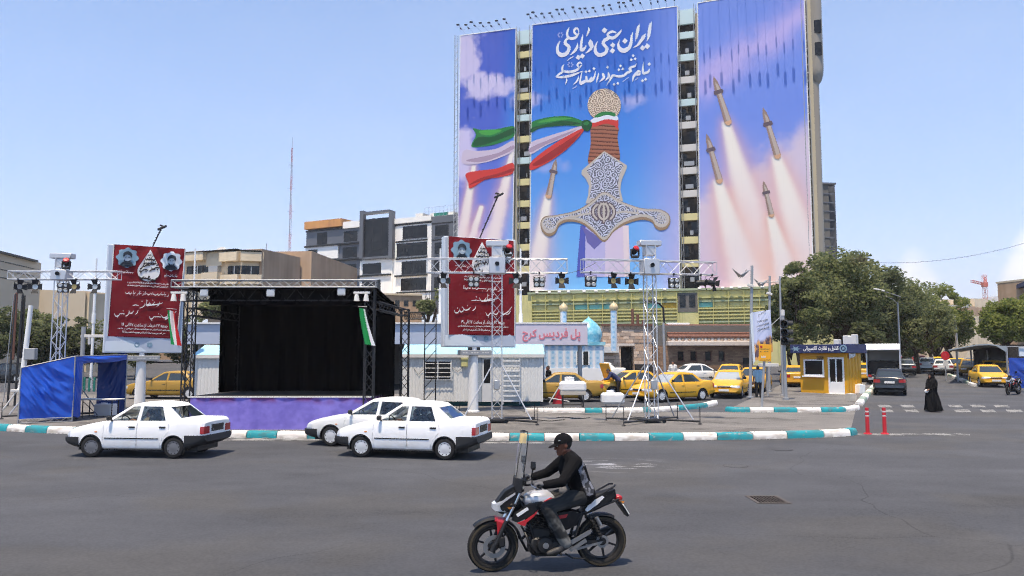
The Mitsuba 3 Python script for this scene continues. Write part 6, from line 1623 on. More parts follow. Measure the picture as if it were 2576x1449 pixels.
 def onc(g_, lvl):
  """flat print that follows the cloth; g_ in unit coordinates times 1000"""
  out = []
  g_ = g_.buffer(0)
  for q in getattr(g_, "geoms", [g_]):
   if q.geom_type != "Polygon" or q.area < 1: continue
   vv, ff = M(trimesh.creation.extrude_polygon(shapely.segmentize(q, 25), 1.0, engine="earcut"))
   vv = np.array([(*bil(x / 1000, y / 1000), wav(min(max(x / 1000, 0), 1), min(max(y / 1000, 0), 1)) + .008 + .028 * lvl + .006 * zz_) for x, y, zz_ in vv])
   out.append((np.c_[vv[:, 0], -vv[:, 2], vv[:, 1]], ff[:, ::-1]))
  return J(*out)
 Q = lambda n, g_, m, lvl, lab=None: put(key, n, onc(g_, lvl), m, tw=TW, label=lab)
 t = np.linspace(0, 2 * math.pi, 60)
 rdrop = 158
 drop = sg.Polygon([(505, 35)] + [(505 + rdrop * math.cos(q), 275 + 112 * math.sin(q)) for q in np.linspace(-.62, math.pi + .62, 40)])
 Q("drop_print", drop, "print_white2", 1, "white drop printed at the top of the banner")
 ink = pseudo_script(.38, .64, .34, .06, seed + 1, .15, 2.0) + pseudo_script(.36, .65, .29, .05, seed + 21, -.2, 2.0) + pseudo_script(.37, .64, .24, .05, seed + 2, -.2, 2.0) + pseudo_script(.41, .61, .19, .045, seed + 3, 0, 2.0) + pseudo_script(.44, .58, .145, .04, seed + 4, 0, 2.0) + pseudo_script(.47, .55, .105, .03, seed + 24, 0, 2.0)
 Q("drop_lettering", brush([[(q[0] * 1000, q[1] * 1000, max(q[2] * 1000, 5)) if len(s) > 1 else (q[0] * 1000, q[1] * 1000, q[2] * 1000) for q in s] for s in ink]).intersection(drop.buffer(20)), "print_ink", 2)
 for cx_, cy_ in ((195, 140), (815, 150)):
  med = sg.Polygon([(cx_ + 145 * (1 + .10 * math.cos(8 * q)) * math.cos(q), cy_ + 105 * (1 + .08 * math.cos(8 * q)) * math.sin(q)) for q in t])
  Q("medallion", med, "print_pale" if cx_ > 500 else "print_bluegrey", 1, "printed portrait of a dark haired man")
  Q("medallion__shoulders", sg.Polygon([(cx_ - 95, cy_ + 80), (cx_ - 60, cy_ + 48), (cx_ + 60, cy_ + 48), (cx_ + 95, cy_ + 80), (cx_ + 55, cy_ + 100), (cx_ - 55, cy_ + 100)]), "print_dark", 2)
  Q("medallion__face", sa.scale(sg.Point(cx_, cy_ + 5).buffer(1, 16), 56, 52), "print_face", 3)
  Q("medallion__hair", sa.scale(sg.Point(cx_, cy_ - 22).buffer(1, 16), 62, 46).difference(sa.scale(sg.Point(cx_, cy_ + 10).buffer(1, 16), 50, 42)), "print_dark", 4)
  Q("medallion__beard", sa.scale(sg.Point(cx_, cy_ + 34).buffer(1, 16), 46, 30).difference(sa.scale(sg.Point(cx_, cy_ + 14).buffer(1, 16), 42, 26)), "print_dark", 4)
  Q("medallion__eyes", shapely.union_all([sa.scale(sg.Point(cx_ + s * 22, cy_ - 2).buffer(1), 9, 5) for s in (-1, 1)]), "print_dark", 4)
 U = lambda s: brush([[(q[0] * 1000, q[1] * 1000, q[2] * 1000) for q in ss] for ss in s])
 Q("lettering", U(pseudo_script(.10, .29, .30, .035, seed + 5) + pseudo_script(.73, .92, .315, .035, seed + 6)), "print_white2", 1)
 Q("lettering", U(pseudo_script(.22, .80, .408, .022, seed + 7, 0, 1.4) + pseudo_script(.22, .80, .440, .022, seed + 8, 0, 1.4)), "print_white2", 1)
 Q("lettering", U(pseudo_script(.20, .82, .525, .048, seed + 9)), "print_white2", 1)
 Q("lettering", U(pseudo_script(.32, .70, .665, .085, seed + 10, -.12, .8) + [[(.74, .615, .006), (.66, .635, .012), (.52, .65, .02)]] + pseudo_script(.07, .40, .785, .075, seed + 11, -.2, .85) + pseudo_script(.55, .93, .79, .075, seed + 12, -.1, .85) + [[(.95, .70, .006), (.88, .76, .012), (.80, .79, .02)]]), "print_white2", 1)
 gl = glyphs("date", 48); b0 = gl.bounds
 gl = sa.translate(sa.scale(gl, 660 / (b0[2] - b0[0]), -1, origin=(0, 0)), 185, 895)
 Q("lettering", gl, "print_white2", 1, "line of white lettering giving a date and hours")
 Q("lettering", U(pseudo_script(.13, .90, .912, .02, seed + 13, 0, 1.4) + pseudo_script(.20, .82, .95, .026, seed + 14, 0, 1.3)), "print_white2", 1)
 for e in ([((0, i / 20), (0, (i + 1) / 20)) for i in range(20)], [((1, i / 20), (1, (i + 1) / 20)) for i in range(20)]):
  put(key, "white_border", J(*[tube((*[(bil(x0_, y0_)[0])], -wav(x0_, y0_) - .01, bil(x0_, y0_)[1]), (bil(x1_, y1_)[0], -wav(x1_, y1_) - .01, bil(x1_, y1_)[1]), .022, 5) for (x0_, y0_), (x1_, y1_) in e]), "off_white", tw=TW)

z1p = lambda x, y: (x / 1.61 / 1.4907, (800 + y / 1.61) / 1.4907)
z3p = lambda x, y: ((1400 + x / 1.705) / 1.4907, (850 + y / 1.705) / 1.4907)
billboard("left billboard with a red banner, on a thick white post between tent and stage", "left red banner with white drop and two portraits, hung askew beside the stage",
          [(274, 613), (472, 626), (453, 890), (256, 886)], [z1p(688, 187), z1p(1118, 215), z1p(1068, 757), z1p(648, 742)], float(YG(1034)), float(YG(1034)) + 1.5, (354, 1034), (384, 616, 404, 568), 3)
billboard("right billboard with a red banner, behind the centre lighting tower", "right red banner with white drop, hung straight behind the centre lighting tower",
          [(1119, 594), (1296, 603), (1299, 875), (1113, 872)], [z3p(475, 62), z3p(897, 92), z3p(900, 697), z3p(478, 690)], float(YG(1040)), float(YG(1040)) + 1.1, (1203, 1040), (1206, 592, 1240, 496), 8)

# ---- blue tent
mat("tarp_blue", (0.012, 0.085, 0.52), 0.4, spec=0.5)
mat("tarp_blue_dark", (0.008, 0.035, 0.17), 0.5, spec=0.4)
tent = thing("tarp_tent", "bright blue tarpaulin tent with open side, standing at the left kerb", "tent")
A_, B_ = ground(45, 1067), ground(181, 1061)
ga, gb = float(GZ(A_[1])), float(GZ(B_[1]))
C_ = at(320, 900, B_[1] + 3.0)
C_[2] = 0
D_ = A_ + (C_ - B_)
zA, zB = Z(925, A_[1]), Z(896, B_[1]); zC = Z(892, C_[1]); zD = zC - (zB - zA)

def tarp(p, q, z0p, z1p_, z0q, z1q, n=40, m=30, seed=1, amp=.05):
 """a wrinkled sheet between two uprights p and q"""
 p, q = np.asarray(p[:2], float), np.asarray(q[:2], float); d = q - p; L = np.linalg.norm(d); nn = np.array([d[1], -d[0]]) / L
 V = []
 for i in range(n):
  t = i / (n - 1)
  for j in range(m):
   w = j / (m - 1)
   lo, hi = z0p + (z0q - z0p) * t, z1p_ + (z1q - z1p_) * t
   wr = (meshkit.fbm(np.array([[(w - t) * 1.3, (w + t * 1.15) * 5.0 + .8 * math.sin(3 * t), seed]]), 3)[0] - .5) * 2.4
   sag = math.sin(math.pi * t) * math.sin(math.pi * w)
   o = amp * wr * (0.25 + sag) + .08 * sag
   xy = p + d * t + nn * o
   V.append((*xy, lo + (hi - lo) * w - .035 * math.sin(math.pi * t) * w + (.03 * math.sin(7 * t) * (1 - w))))
 i, j = np.meshgrid(np.arange(n - 1), np.arange(m - 1), indexing="ij"); k = (i * m + j).ravel()
 return np.array(V), np.vstack([np.c_[k, k + m, k + 1], np.c_[k + 1, k + m, k + m + 1]])

put(tent, "front_sheet", tarp(A_, B_, ga + .14, zA, gb + .16, zB, 60, 50, 1, .16), "tarp_blue", smooth=True)
put(tent, "left_sheet", tarp(D_, A_, ga + .2, zD, ga + .15, zA, 30, 30, 4, .1), "tarp_blue", smooth=True)
mid_ = B_ + (C_ - B_) * .14
put(tent, "side_sheet", tarp(B_, mid_, gb + .16, zB, gb + .16, zB, 12, 30, 5, .06), "tarp_blue", smooth=True)
put(tent, "side_valance", tarp(B_, C_, zB - .32, zB + .01, zC - .22, zC + .02, 30, 8, 6, .06), "tarp_blue", smooth=True)
bq = D_ + (C_ - D_) * .22
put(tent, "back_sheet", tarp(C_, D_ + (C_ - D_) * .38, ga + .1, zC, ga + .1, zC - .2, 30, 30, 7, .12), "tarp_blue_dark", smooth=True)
rv = np.array([[*A_[:2], zA + .01], [*B_[:2], zB + .02], [*C_[:2], zC + .03], [*D_[:2], zD + .01]])
G = []
for i in range(21):
 for j in range(21):
  s, t = i / 20, j / 20
  G.append(rv[0] * (1 - s) * (1 - t) + rv[1] * s * (1 - t) + rv[2] * s * t + rv[3] * (1 - s) * t + [0, 0, -.10 * math.sin(math.pi * s) * math.sin(math.pi * t) + .02 * math.sin(9 * s + 5 * t)])
i, j = np.meshgrid(np.arange(20), np.arange(20), indexing="ij"); k = (i * 21 + j).ravel()
put(tent, "roof_sheet", (np.array(G), np.vstack([np.c_[k, k + 21, k + 1], np.c_[k + 1, k + 21, k + 22]])), "tarp_blue", smooth=True)
for p, z in ((A_, zA), (B_, zB), (C_, zC), (D_, zD)):
 put(tent, "pole", tube((p[0], p[1], float(GZ(p[1]))), (p[0], p[1], z), .025, 8), "galv")
ch, la = truss((A_[0], A_[1], ga + .1), (B_[0], B_[1], gb + .1), .12, .14, 9, r=.012, rb=.008)
put(tent, "base_rail", J(ch, la), "galv")
put(tent, "top_rail", J(tube((A_[0], A_[1], zA), (B_[0], B_[1], zB), .02), tube((B_[0], B_[1], zB), (C_[0], C_[1], zC), .02), tube((C_[0], C_[1], zC), (D_[0], D_[1], zD), .02), tube((D_[0], D_[1], zD), (A_[0], A_[1], zA), .02)), "galv")
tb = thing("work_table", "plain grey table standing under the blue tent", "table")
p = ground(255, 1048); g = float(GZ(p[1])); zt = Z(1003, p[1] - .5)
x0, x1 = X(200, p[1] - .4, 1000), X(302, p[1] - .4, 1000)
put(tb, "top", rb(x0, x1, p[1] - .7, p[1] + .0, zt - .05, zt, .01), "off_white")
for x in (x0 + .25, x1 - .2):
 for y in (p[1] - .6, p[1] - .1):
  put(tb, "leg", tube((x, y, g), (x, y, zt - .05), .02, 6), "dark_steel")
put(tb, "stretcher", tube((x0 + .25, p[1] - .6, zt - .1), (x0 + .85, p[1] - .6, g + .1), .014, 6), "dark_steel")
t = thing("water_tank", "white box standing on the ground under the table in the tent", "box")
put(t, "body", rb(x0 + .3, x0 + 1.0, p[1] + .1, p[1] + .6, g, g + .48, .04), "white_paint"); put(t, "lid", mv(lathe([(.12, 0), (.12, .04), (.001, .05)], 16), (x0 + .6, p[1] + .3, g + .48)), "white_paint")
# ---------------------------------------------------------------- cabins, station, kiosks, low buildings, street furniture
def f_cabin(p, n, uv):
 d = fbm(p.x * 0.8, p.y, p.z * 0.7, 4); s = smoothstep(0.5, 0.8, fbm(p.x * 4, p.y * 4, p.z * 0.5, 3))
 return mix((0.70, 0.705, 0.69), (0.56, 0.56, 0.53), 0.5 * d + 0.5 * s * smoothstep(1.6, 0.6, p.z))

mat("cabin_sheet", proc(f_cabin), 0.55, spec=0.3)
mat("roof_lightblue", lin(158, 204, 220), 0.5)
mat("cabin_door", lin(150, 160, 170), 0.5)
mat("teal_dark", lin(14, 84, 90), 0.6)
mat("iron_white", (0.62, 0.63, 0.63), 0.5)

def corrugated(x0, x1, y, z0, z1, pitch=.16, dep=.013):
 """ribbed sheet facing the camera"""
 xs, ys = [], []
 x = x0; k = 0
 while x < x1:
  for f_, o in ((0, 0), (.55, 0), (.65, dep), (.9, dep)):
   if x + f_ * pitch < x1: xs.append(x + f_ * pitch); ys.append(y + o)
  x += pitch
 xs.append(x1); ys.append(y)
 n = len(xs); V = np.vstack([np.c_[xs, ys, np.full(n, z0)], np.c_[xs, ys, np.full(n, z1)]]); i = np.arange(n - 1)
 return V, np.vstack([np.c_[i, i + 1, i + n], np.c_[i + 1, i + n + 1, i + n]])

def cabin(label, u0, u1, v0, vtop, depth=2.4):
 y = float(YG(v0)); g = float(GZ(y)); x0, x1 = X(u0, y), X(u1, y)
 zt = Z(vtop, y); zw_ = zt - .34
 k = thing("site_cabin", label, "cabin")
 put(k, "wall", J(bx(x0 + .02, x1 - .02, y + .03, y + depth, g + .22, zw_ + .02), corrugated(x0, x1, y, g + .22, zw_)), "cabin_sheet", label="ribbed white sheet metal wall")
 put(k, "corner_post", J(bx(x0 - .03, x0 + .06, y - .02, y + .029, g + .2, zw_), bx(x1 - .06, x1 + .03, y - .02, y + .029, g + .2, zw_)), "cabin_sheet")
 r = [(y - .12, zw_), (y - .10, zw_ + .05), (y + depth * .5, zt + .16), (y + depth + .12, zw_ + .05), (y + depth + .1, zw_)]
 put(k, "roof", pyz(r, x0 - .10, x1 + .10), "roof_lightblue", label="pale blue sheet roof")
 put(k, "roof__fascia", bx(x0 - .09, x1 + .09, y - .14, y - .122, zw_ - .12, zw_ + .03), "off_white")
 put(k, "base", bx(x0 + .1, x1 - .1, y + .3, y + depth - .1, g, g + .22), "teal_dark")
 return k, x0, x1, y, g, zw_

k, x0, x1, y, g, zw_ = cabin("long white cabin with pale blue roof, barred window and door, right of the stage", 1015, 1364, 1022, 874)
CX, CY, CG = x0, y, g
zc3 = lambda px_: X((1400 + px_ / 1.705) / 1.4907, y)
zz3 = lambda py_: Z((850 + py_ / 1.705) / 1.4907, y)
wx0, wx1, wz0, wz1 = zc3(335), zc3(494), zz3(975), zz3(862)
put(k, "window", bx(wx0, wx1, y - .03, y - .002, wz0, wz1), "glass_dark")
put(k, "window__frame", J(bx(wx0 - .05, wx0, y - .07, y, wz0, wz1), bx(wx1, wx1 + .05, y - .07, y, wz0, wz1), bx(wx0 - .05, wx1 + .05, y - .07, y, wz1, wz1 + .05), bx(wx0 - .05, wx1 + .05, y - .08, y, wz0 - .05, wz0), bx((wx0 + wx1) / 2 - .025, (wx0 + wx1) / 2 + .025, y - .055, y - .03, wz0, wz1)), "iron_white")
for i in range(4):
 put(k, "window__bar", tube((wx0 - .06, y - .2, wz0 + (wz1 - wz0) * (i + .5) / 4), (wx1 + .06, y - .2, wz0 + (wz1 - wz0) * (i + .5) / 4), .018, 6), "iron_white")
put(k, "window__cage", J(*[tube((x, y - .2, wz0 - .05), (x, y - .2, wz1 + .05), .018, 6) for x in (wx0 - .06, (wx0 + wx1) / 2, wx1 + .06)], *[tube((x, y - .2, z), (x, y, z), .014, 5) for x in (wx0 - .06, wx1 + .06) for z in (wz0 - .05, wz1 + .05)]), "iron_white")
put(k, "door", bx(zc3(630), zc3(694), y - .06, y - .0, g + .2, zz3(826)), "cabin_door", label="grey blue cabin door")
put(k, "door", bx(zc3(697), zc3(762), y - .05, y - .0, g + .2, zz3(830)), "iron_white", label="white door leaf with dark glass")
put(k, "door__pane", bx(zc3(708), zc3(748), y - .058, y - .05, zz3(1000), zz3(848)), "glass_dark")
for i in range(9):
 z = zz3(860) + (zz3(1115) - zz3(860)) * i / 8
 put(k, "ladder_rung", mv(rb(zc3(832), zc3(934), -.05, .01, -.035, .035, .008), (0, y - .14, z), ), "iron_white")
put(k, "ladder_rail", J(*[tube((zc3(q), y - .16, g + .1), (zc3(q), y - .12, zz3(845)), .025, 6) for q in (830, 936)]), "iron_white")
put(k, "wall_lamp", J(rb(zc3(564), zc3(606), y - .16, y - .02, zz3(895), zz3(850), .02), rb(zc3(562), zc3(608), y - .2, y - .0, zz3(850), zz3(838), .01)), "podium_yellow")
put(k, "cable", path([(zc3(260), y - .03, zz3(905)), (zc3(290), y - .04, zz3(945)), (zc3(333), y - .04, zz3(900))], .01, 5), "dark_steel")
put(k, "cable", path([(zc3(500), y - .03, zz3(900)), (zc3(540), y - .04, zz3(925)), (zc3(570), y - .04, zz3(905)), (zc3(585), y - .04, zz3(860))], .01, 5), "dark_steel")
k2 = cabin("narrow white cabin with pale blue roof, seen between the stage masts", 494, 700, 1022, 876)[0]

# station with the long grey fascia
mat("fascia_grey", lin(168, 178, 196), 0.5)
mat("fascia_pink", lin(196, 190, 204), 0.5)
mat("letter_pink", lin(206, 122, 136), 0.5)
y = 47.0; g = float(GZ(y)); xa, xm, xb = X(466, y), X(1296, y), X(1478, y); z0, z1 = Z(866, y), Z(815, y)
st = thing("bus_station", "long low station with grey fascia and pink lettering, behind the cabins", "station")
put(st, "fascia", rb(xa, xm - .02, y, y + .35, z0, z1, .02), "fascia_grey")
put(st, "fascia", rb(xm + .02, xb, y - .12, y + .35, z0 - .06, z1 - .02, .02), "fascia_pink", label="pale sign panel with pink lettering")
put(st, "cap", bx(xa - .1, xb + .05, y - .16, y + .5, z1 + .005, z1 + .09), "white_paint")
put(st, "roof", J(bx(xa, xm - 2, y + .36, y + 8, z1 - .35, z1 - .1), bx(xm - 2, xb - .1, y + .36, y + 3.0, z1 - .35, z1 - .1)), "off_white")
put(st, "soffit", J(bx(xa, xm - 2, y + .36, y + 8, z0 + .05, z0 + .12), bx(xm - 2, xb - .1, y + .36, y + 3.0, z0 + .05, z0 + .12)), "concrete_dark")
put(st, "back_wall", bx(xa, xm + 1.5, y + 7.6, y + 8, g, z0 + .05), "concrete_dark")
for i in range(11):
 xx = xa + .6 + (xb - xa - 1.0) * i / 10
 put(st, "column", tube((xx, y + .8, g), (xx, y + .8, z0 + .05), .13, 12), "galv", smooth=40)
gl = glyphs("bridge", 1.0); b0 = gl.bounds; w_ = (xb - xm) * .80
gl = sa.scale(gl, w_ / (b0[2] - b0[0]), (z1 - z0) * .66 / (b0[3] - b0[1]), origin=(0, 0))
put(st, "lettering", yz(poly(sa.translate(gl, xm + (xb - xm) * .1, z0 + (z1 - z0) * .13), .03), y - .122), "letter_pink", label="pink station lettering")
for u in (482, 1106, 1310, 232):
 xx = X(u, y + 1.5)
 m_ = thing("roof_mast", f"slim white steel mast with flange, standing behind the {'left red billboard, at its right edge' if u == 482 else 'right red billboard, at its left edge' if u == 1106 else 'right red billboard, at its right edge' if u == 1310 else 'left lighting tower'}", "mast")
 zt = Z(625 if u != 232 else 650, y + 1.5)
 put(m_, "tube", J(tube((xx, y + 1.5, g), (xx, y + 1.5, z1 + 2.2), .085, 10), tube((xx, y + 1.5, z1 + 2.2), (xx, y + 1.5, zt), .05, 10)), "white_paint", smooth=40)
 put(m_, "flange", mv(lathe([(.001, 0), (.17, 0), (.17, .05), (.001, .06)], 12), (xx, y + 1.5, z1 + 2.2)), "white_paint")
 put(m_, "foot", mv(lathe([(.12, 0), (.12, .6), (.001, .62)], 12), (xx, y + 1.5, z1 + .1)), "white_paint")

# small prayer house with turquoise dome
def f_tiles(p, n, uv):
 x, z = p.x * 1.0, p.z
 gx = dr.abs(x * 1.9 - dr.floor(x * 1.9) - .5); gz_ = dr.abs(z * 2.6 - dr.floor(z * 2.6) - .5)
 bar = smoothstep(.30, .36, gx)
 dots = smoothstep(.22, .16, dr.sqrt(dr.square(gx) + dr.square(gz_ * .8)))
 lit = smoothstep(3.7, 3.9, z + .5 * gx)
 c = mix((.74, .75, .75), lin(120, 164, 200), dots * .8)
 c = mix(c, lin(130, 186, 222), (1 - bar) * .5)
 return c

def f_dome(p, n, uv):
 return mix(lin(110, 180, 200), lin(160, 206, 216), smoothstep(0.4, 0.7, fbm(p.x * 3, p.y * 3, p.z * 3, 3)))

mat("tile_blue_white", proc(f_tiles), 0.35)
mat("dome_turquoise", proc(f_dome), 0.3)
mat("dome_gold", lin(196, 178, 140), 0.4)
y = 55.0; g = float(GZ(y)); x0, x1 = X(1372, y), X(1519, y)
pr = thing("prayer_house", "small white and blue tiled prayer house with turquoise dome and two minarets", "mosque")
zt = Z(868, y)
put(pr, "wall", rb(x0, x1, y, y + 4.5, g, zt, .03), "tile_blue_white")
put(pr, "plinth", bx(x0 - .03, x1 + .03, y - .05, y - .002, g, Z(926, y)), "white_paint")
put(pr, "cornice", bx(x0 - .1, x1 + .1, y - .12, y + .3, zt - .02, zt + .22), "dome_turquoise")
xc, rr_ = X(1487, y), 34 / 1950 * y
zb_ = Z(862, y); zh = Z(793, y) - zb_
put(pr, "dome", mv(lathe([(rr_ * .86, 0), (rr_ * .9, zh * .1), (rr_ * 1.0, zh * .28), (rr_ * .99, zh * .42), (rr_ * .86, zh * .58), (rr_ * .6, zh * .74), (rr_ * .28, zh * .87), (rr_ * .08, zh * .95), (.01, zh)], 32), (xc, y + 1.6, zb_)), "dome_turquoise", smooth=True)
for u, vt in ((1418, 764), (1545, 757)):
 yy = y + 3.5; xx = X(u, yy); r = 8 / 1950 * yy; z1_ = Z(784 if u < 1500 else 782, yy)
 put(pr, "minaret", mv(lathe([(r, 0), (r, z1_ - 3)], 16), (xx, yy, 3)), "tile_blue_white", smooth=40)
 put(pr, "minaret__cap", mv(lathe([(r * 1.0, 0), (r * 1.25, .06), (r * 1.42, .22), (r * 1.3, .38), (r * .7, .55), (r * .15, .66), (.01, .75)], 16), (xx, yy, z1_)), "dome_gold", smooth=True)
put(pr, "window", J(bx(X(1450, y), X(1481, y), y - .06, y - .003, Z(918, y), Z(884, y))), "glass_dark")
put(pr, "window__frame", J(*[bx(X(q, y) - .05, X(q, y) + .05, y - .09, y - .061, Z(918, y), Z(884, y)) for q in (1450, 1465, 1481)]), "white_paint")

# stone and brick market building
def f_stone(p, n, uv):
 row = dr.floor(p.z / .24); x = (p.x + p.y * .3) / .52 + .5 * (row - 2 * dr.floor(row / 2)) + .2 * cell_rand(row)
 r = cell_rand(dr.floor(x), row)
 jx, jz = dr.abs(x - dr.floor(x) - .5), dr.abs(p.z / .24 - row - .5)
 c = mix(lin(206, 182, 160), lin(170, 146, 126), r)
 return mix(c, lin(112, 92, 78), dr.maximum(smoothstep(.43, .49, jx), smoothstep(.36, .47, jz)) * .8)

def f_brick(p, n, uv):
 row = dr.floor(p.z / .12); x = (p.x + p.y * .3) / .4 + .5 * (row - 2 * dr.floor(row / 2))
 r = cell_rand(dr.floor(x), row)
 jz = dr.abs(p.z / .12 - row - .5)
 c = mix(lin(150, 122, 100), lin(112, 90, 74), r)
 return mix(c, lin(90, 76, 66), smoothstep(.36, .48, jz) * .6) * (0.85 + 0.3 * fbm(p.x * .5, p.z * .8, 2, 3))

mat("stone_block", proc(f_stone), 0.85, spec=0.2)
mat("brick_brown", proc(f_brick), 0.9, spec=0.15)
mat("roof_brown", lin(104, 70, 58), 0.7)
mat("cornice_pale", lin(200, 190, 180), 0.7)
y = 62.0; g = float(GZ(y))
ml = thing("market_building", "low pale stone building with dark doorway, left of the right lighting tower", "building")
Xm = lambda u: X(u, y)
put(ml, "wall", J(bx(Xm(1516), Xm(1562), y, y + 8, g, Z(820, y)), bx(Xm(1594), Xm(1640), y, y + 8, g, Z(820, y)), bx(Xm(1562), Xm(1594), y, y + 8, Z(872, y), Z(820, y)), bx(Xm(1562), Xm(1594), y + 1.2, y + 1.5, g, Z(872, y))), "stone_block")
put(ml, "door", bx(Xm(1563), Xm(1593), y + 1.0, y + 1.1, g, Z(874, y)), "dark_recess")
put(ml, "roof_edge", J(bx(Xm(1513), Xm(1642), y - .2, y + .3, Z(820, y), Z(815, y))), "roof_brown")
mat("stone_pale", lin(206, 184, 164), 0.9, spec=0.15); mat("stone_tan", lin(182, 156, 134), 0.9, spec=0.15); mat("stone_grey", lin(168, 150, 136), 0.9, spec=0.15)
for x_a, x_b, z_a, z_b in ((Xm(1516), Xm(1562), Z(912, y), Z(872, y)), (Xm(1516), Xm(1640), Z(862, y), Z(822, y)), (Xm(1594), Xm(1640), Z(916, y), Z(872, y))):
 nz = int((z_b - z_a) / .26)
 for r_ in range(nz):
  q = x_a + (.0 if r_ % 2 else -.25)
  while q < x_b - .1:
   L_ = rng.uniform(.42, .62); s0_, s1_ = max(q, x_a), min(q + L_, x_b)
   if s1_ - s0_ > .1: put(ml, "wall__stone", bx(s0_ + .012, s1_ - .012, y - rng.uniform(.03, .07), y - .001, z_a + .26 * r_ + .012, z_a + .26 * (r_ + 1) - .012), rng.choice(("stone_pale", "stone_pale", "stone_tan", "stone_grey")))
   q += L_
put(ml, "band", bx(Xm(1515), Xm(1596), y - .12, y - .002, Z(870, y), Z(864, y)), "cornice_pale")
put(ml, "low_wall", bx(Xm(1596), Xm(1640), y - .3, y - .1, Z(934, y), Z(918, y)), "dark_recess")
put(ml, "air_conditioner", rb(Xm(1518), Xm(1555), y - .6, y - .01, Z(888, y), Z(872, y), .03), "off_white")
for i, q in enumerate((1595, 1608, 1622)):
 put(ml, "roof_slat", rb(Xm(q), Xm(q + 6), y + 1, y + 1.3, Z(820, y), Z(775 + i * 14, y), .03), "roof_brown")
b_ = thing("brick_building", "low brown brick building with tiled roof and four small windows, behind the taxis", "building")
xl, xr = Xm(1641), Xm(1893)
zc, zr_, ze = Z(870, y), Z(815, y), Z(850, y)
ws = [(Xm(q), Xm(q + 17)) for q in (1704, 1736, 1773, 1807)]
wz0, wz1 = Z(907, y), Z(884, y)
segs = [xl] + [c for w in ws for c in w] + [xr]
put(b_, "wall", J(*[bx(segs[i], segs[i + 1], y, y + .3, g, zc) for i in range(0, len(segs), 2)], *[bx(w[0], w[1], y, y + .3, g, wz0) for w in ws], *[bx(w[0], w[1], y, y + .3, wz1, zc) for w in ws], bx(xl, xr, y + .31, y + 8, g, zc)), "brick_brown")
for w in ws:
 put(b_, "window", bx(*w, y + .2, y + .25, wz0, wz1), "glass_dark")
 put(b_, "window__frame", J(bx(w[0], w[0] + .06, y + .1, y + .2, wz0, wz1), bx(w[1] - .06, w[1], y + .1, y + .2, wz0, wz1), bx(w[0] - .05, w[1] + .05, y - .06, y + .2, wz0 - .08, wz0)), "roof_brown")
put(b_, "door", bx(Xm(1868), Xm(1886), y - .03, y - .002, g, Z(900, y)), "dark_recess")
put(b_, "cornice", rb(Xm(1678), xr + .3, y - .5, y + .3, zc, Z(858, y), .04), "cornice_pale")
for i in range(26):
 q = Xm(1680) + (xr - Xm(1680)) * i / 26
 put(b_, "cornice_tile", mv(lathe([(.19, 0), (.16, .34), (.001, .36)], 8), (q + .1, y - .25, Z(858, y) - .02)), "cornice_pale" if i % 2 else "stone_block")
for i in range(4):
 za = ze + (zr_ - ze) * i / 4
 put(b_, "roof_tier", pyz([(y - .45 + i * .5, za), (y - .45 + i * .5, za + .12), (y + .2 + i * .5, za + (zr_ - ze) / 4 + .06), (y + .2 + i * .5, za)], Xm(1680), xr + .4), "roof_brown")
put(b_, "roof_deck", bx(xl, xr, y + .3, y + 8, zc, zr_ - .1), "concrete_dark")
put(b_, "roof_vent", rb(Xm(1692), Xm(1748), y + 1.6, y + 2.4, zr_ - .1, zr_ + .16, .03), "white_paint")

# yellow taxi control kiosk
def f_kiosk(p, n, uv): return mix((0.70, 0.36, 0.012), (0.58, 0.28, 0.015), fbm(p.x * 1.2, p.y * 1.2, p.z * 1.5, 4))

mat("kiosk_yellow", proc(f_kiosk), 0.45)
mat("kiosk_navy", lin(34, 44, 88), 0.5)
yk = float(YG(991)); yr = yk - 1.9
a = at(2013, 940, yk); b = at(2132.5, 940, yr)
d = (b - a)[:2]; W = float(np.linalg.norm(d)); d /= W; nn = np.array([d[1], -d[0]])
g = float(GZ(yk)) - .02
KT = T4([[d[0], -nn[0], 0, a[0]], [d[1], -nn[1], 0, a[1]], [0, 0, 1, g], [0, 0, 0, 1]])
ki = thing("taxi_kiosk", "yellow taxi control kiosk with navy sign fascia and white door", "kiosk")
KP = lambda n, m, mt, lab=None: put(ki, n, m, mt, tw=KT, label=lab)
H = Z(866, yr) - g; hs = Z(888, yr) - g
sx = W / (1085 - 680)
KX = lambda px_: (px_ - 680) * sx
KZ = lambda py_: Z((1000 + py_ / 2.265) / 1.4907, (yk + yr) / 2) - g
ww = (KX(728), KX(878), KZ(915), KZ(800))
KP("wall", J(rb(0, W, 0, 1.9, 0, hs, .015)), "kiosk_yellow")
KP("window", bx(ww[0], ww[1], -.02, -.001, ww[2], ww[3]), "glass_dark")
KP("window__frame", J(bx(ww[0] - .08, ww[0], -.06, 0, ww[2] - .08, ww[3] + .08), bx(ww[1], ww[1] + .08, -.06, 0, ww[2] - .08, ww[3] + .08), bx(ww[0], ww[1], -.06, 0, ww[3], ww[3] + .08), bx(ww[0], ww[1], -.08, 0, ww[2] - .08, ww[2])), "white_paint")
KP("window__sill", rb(ww[0] - .12, ww[1] + .12, -.22, -.07, ww[2] - .16, ww[2] - .09, .01), "white_paint")
KP("grille", J(*[tube((KX(835) , -.07, KZ(790) + q * .04), (KX(890), -.07, KZ(790) + q * .04), .012, 5) for q in range(5)]), "rust_iron")
dx0, dx1, dz1 = KX(926), KX(1058), KZ(770)
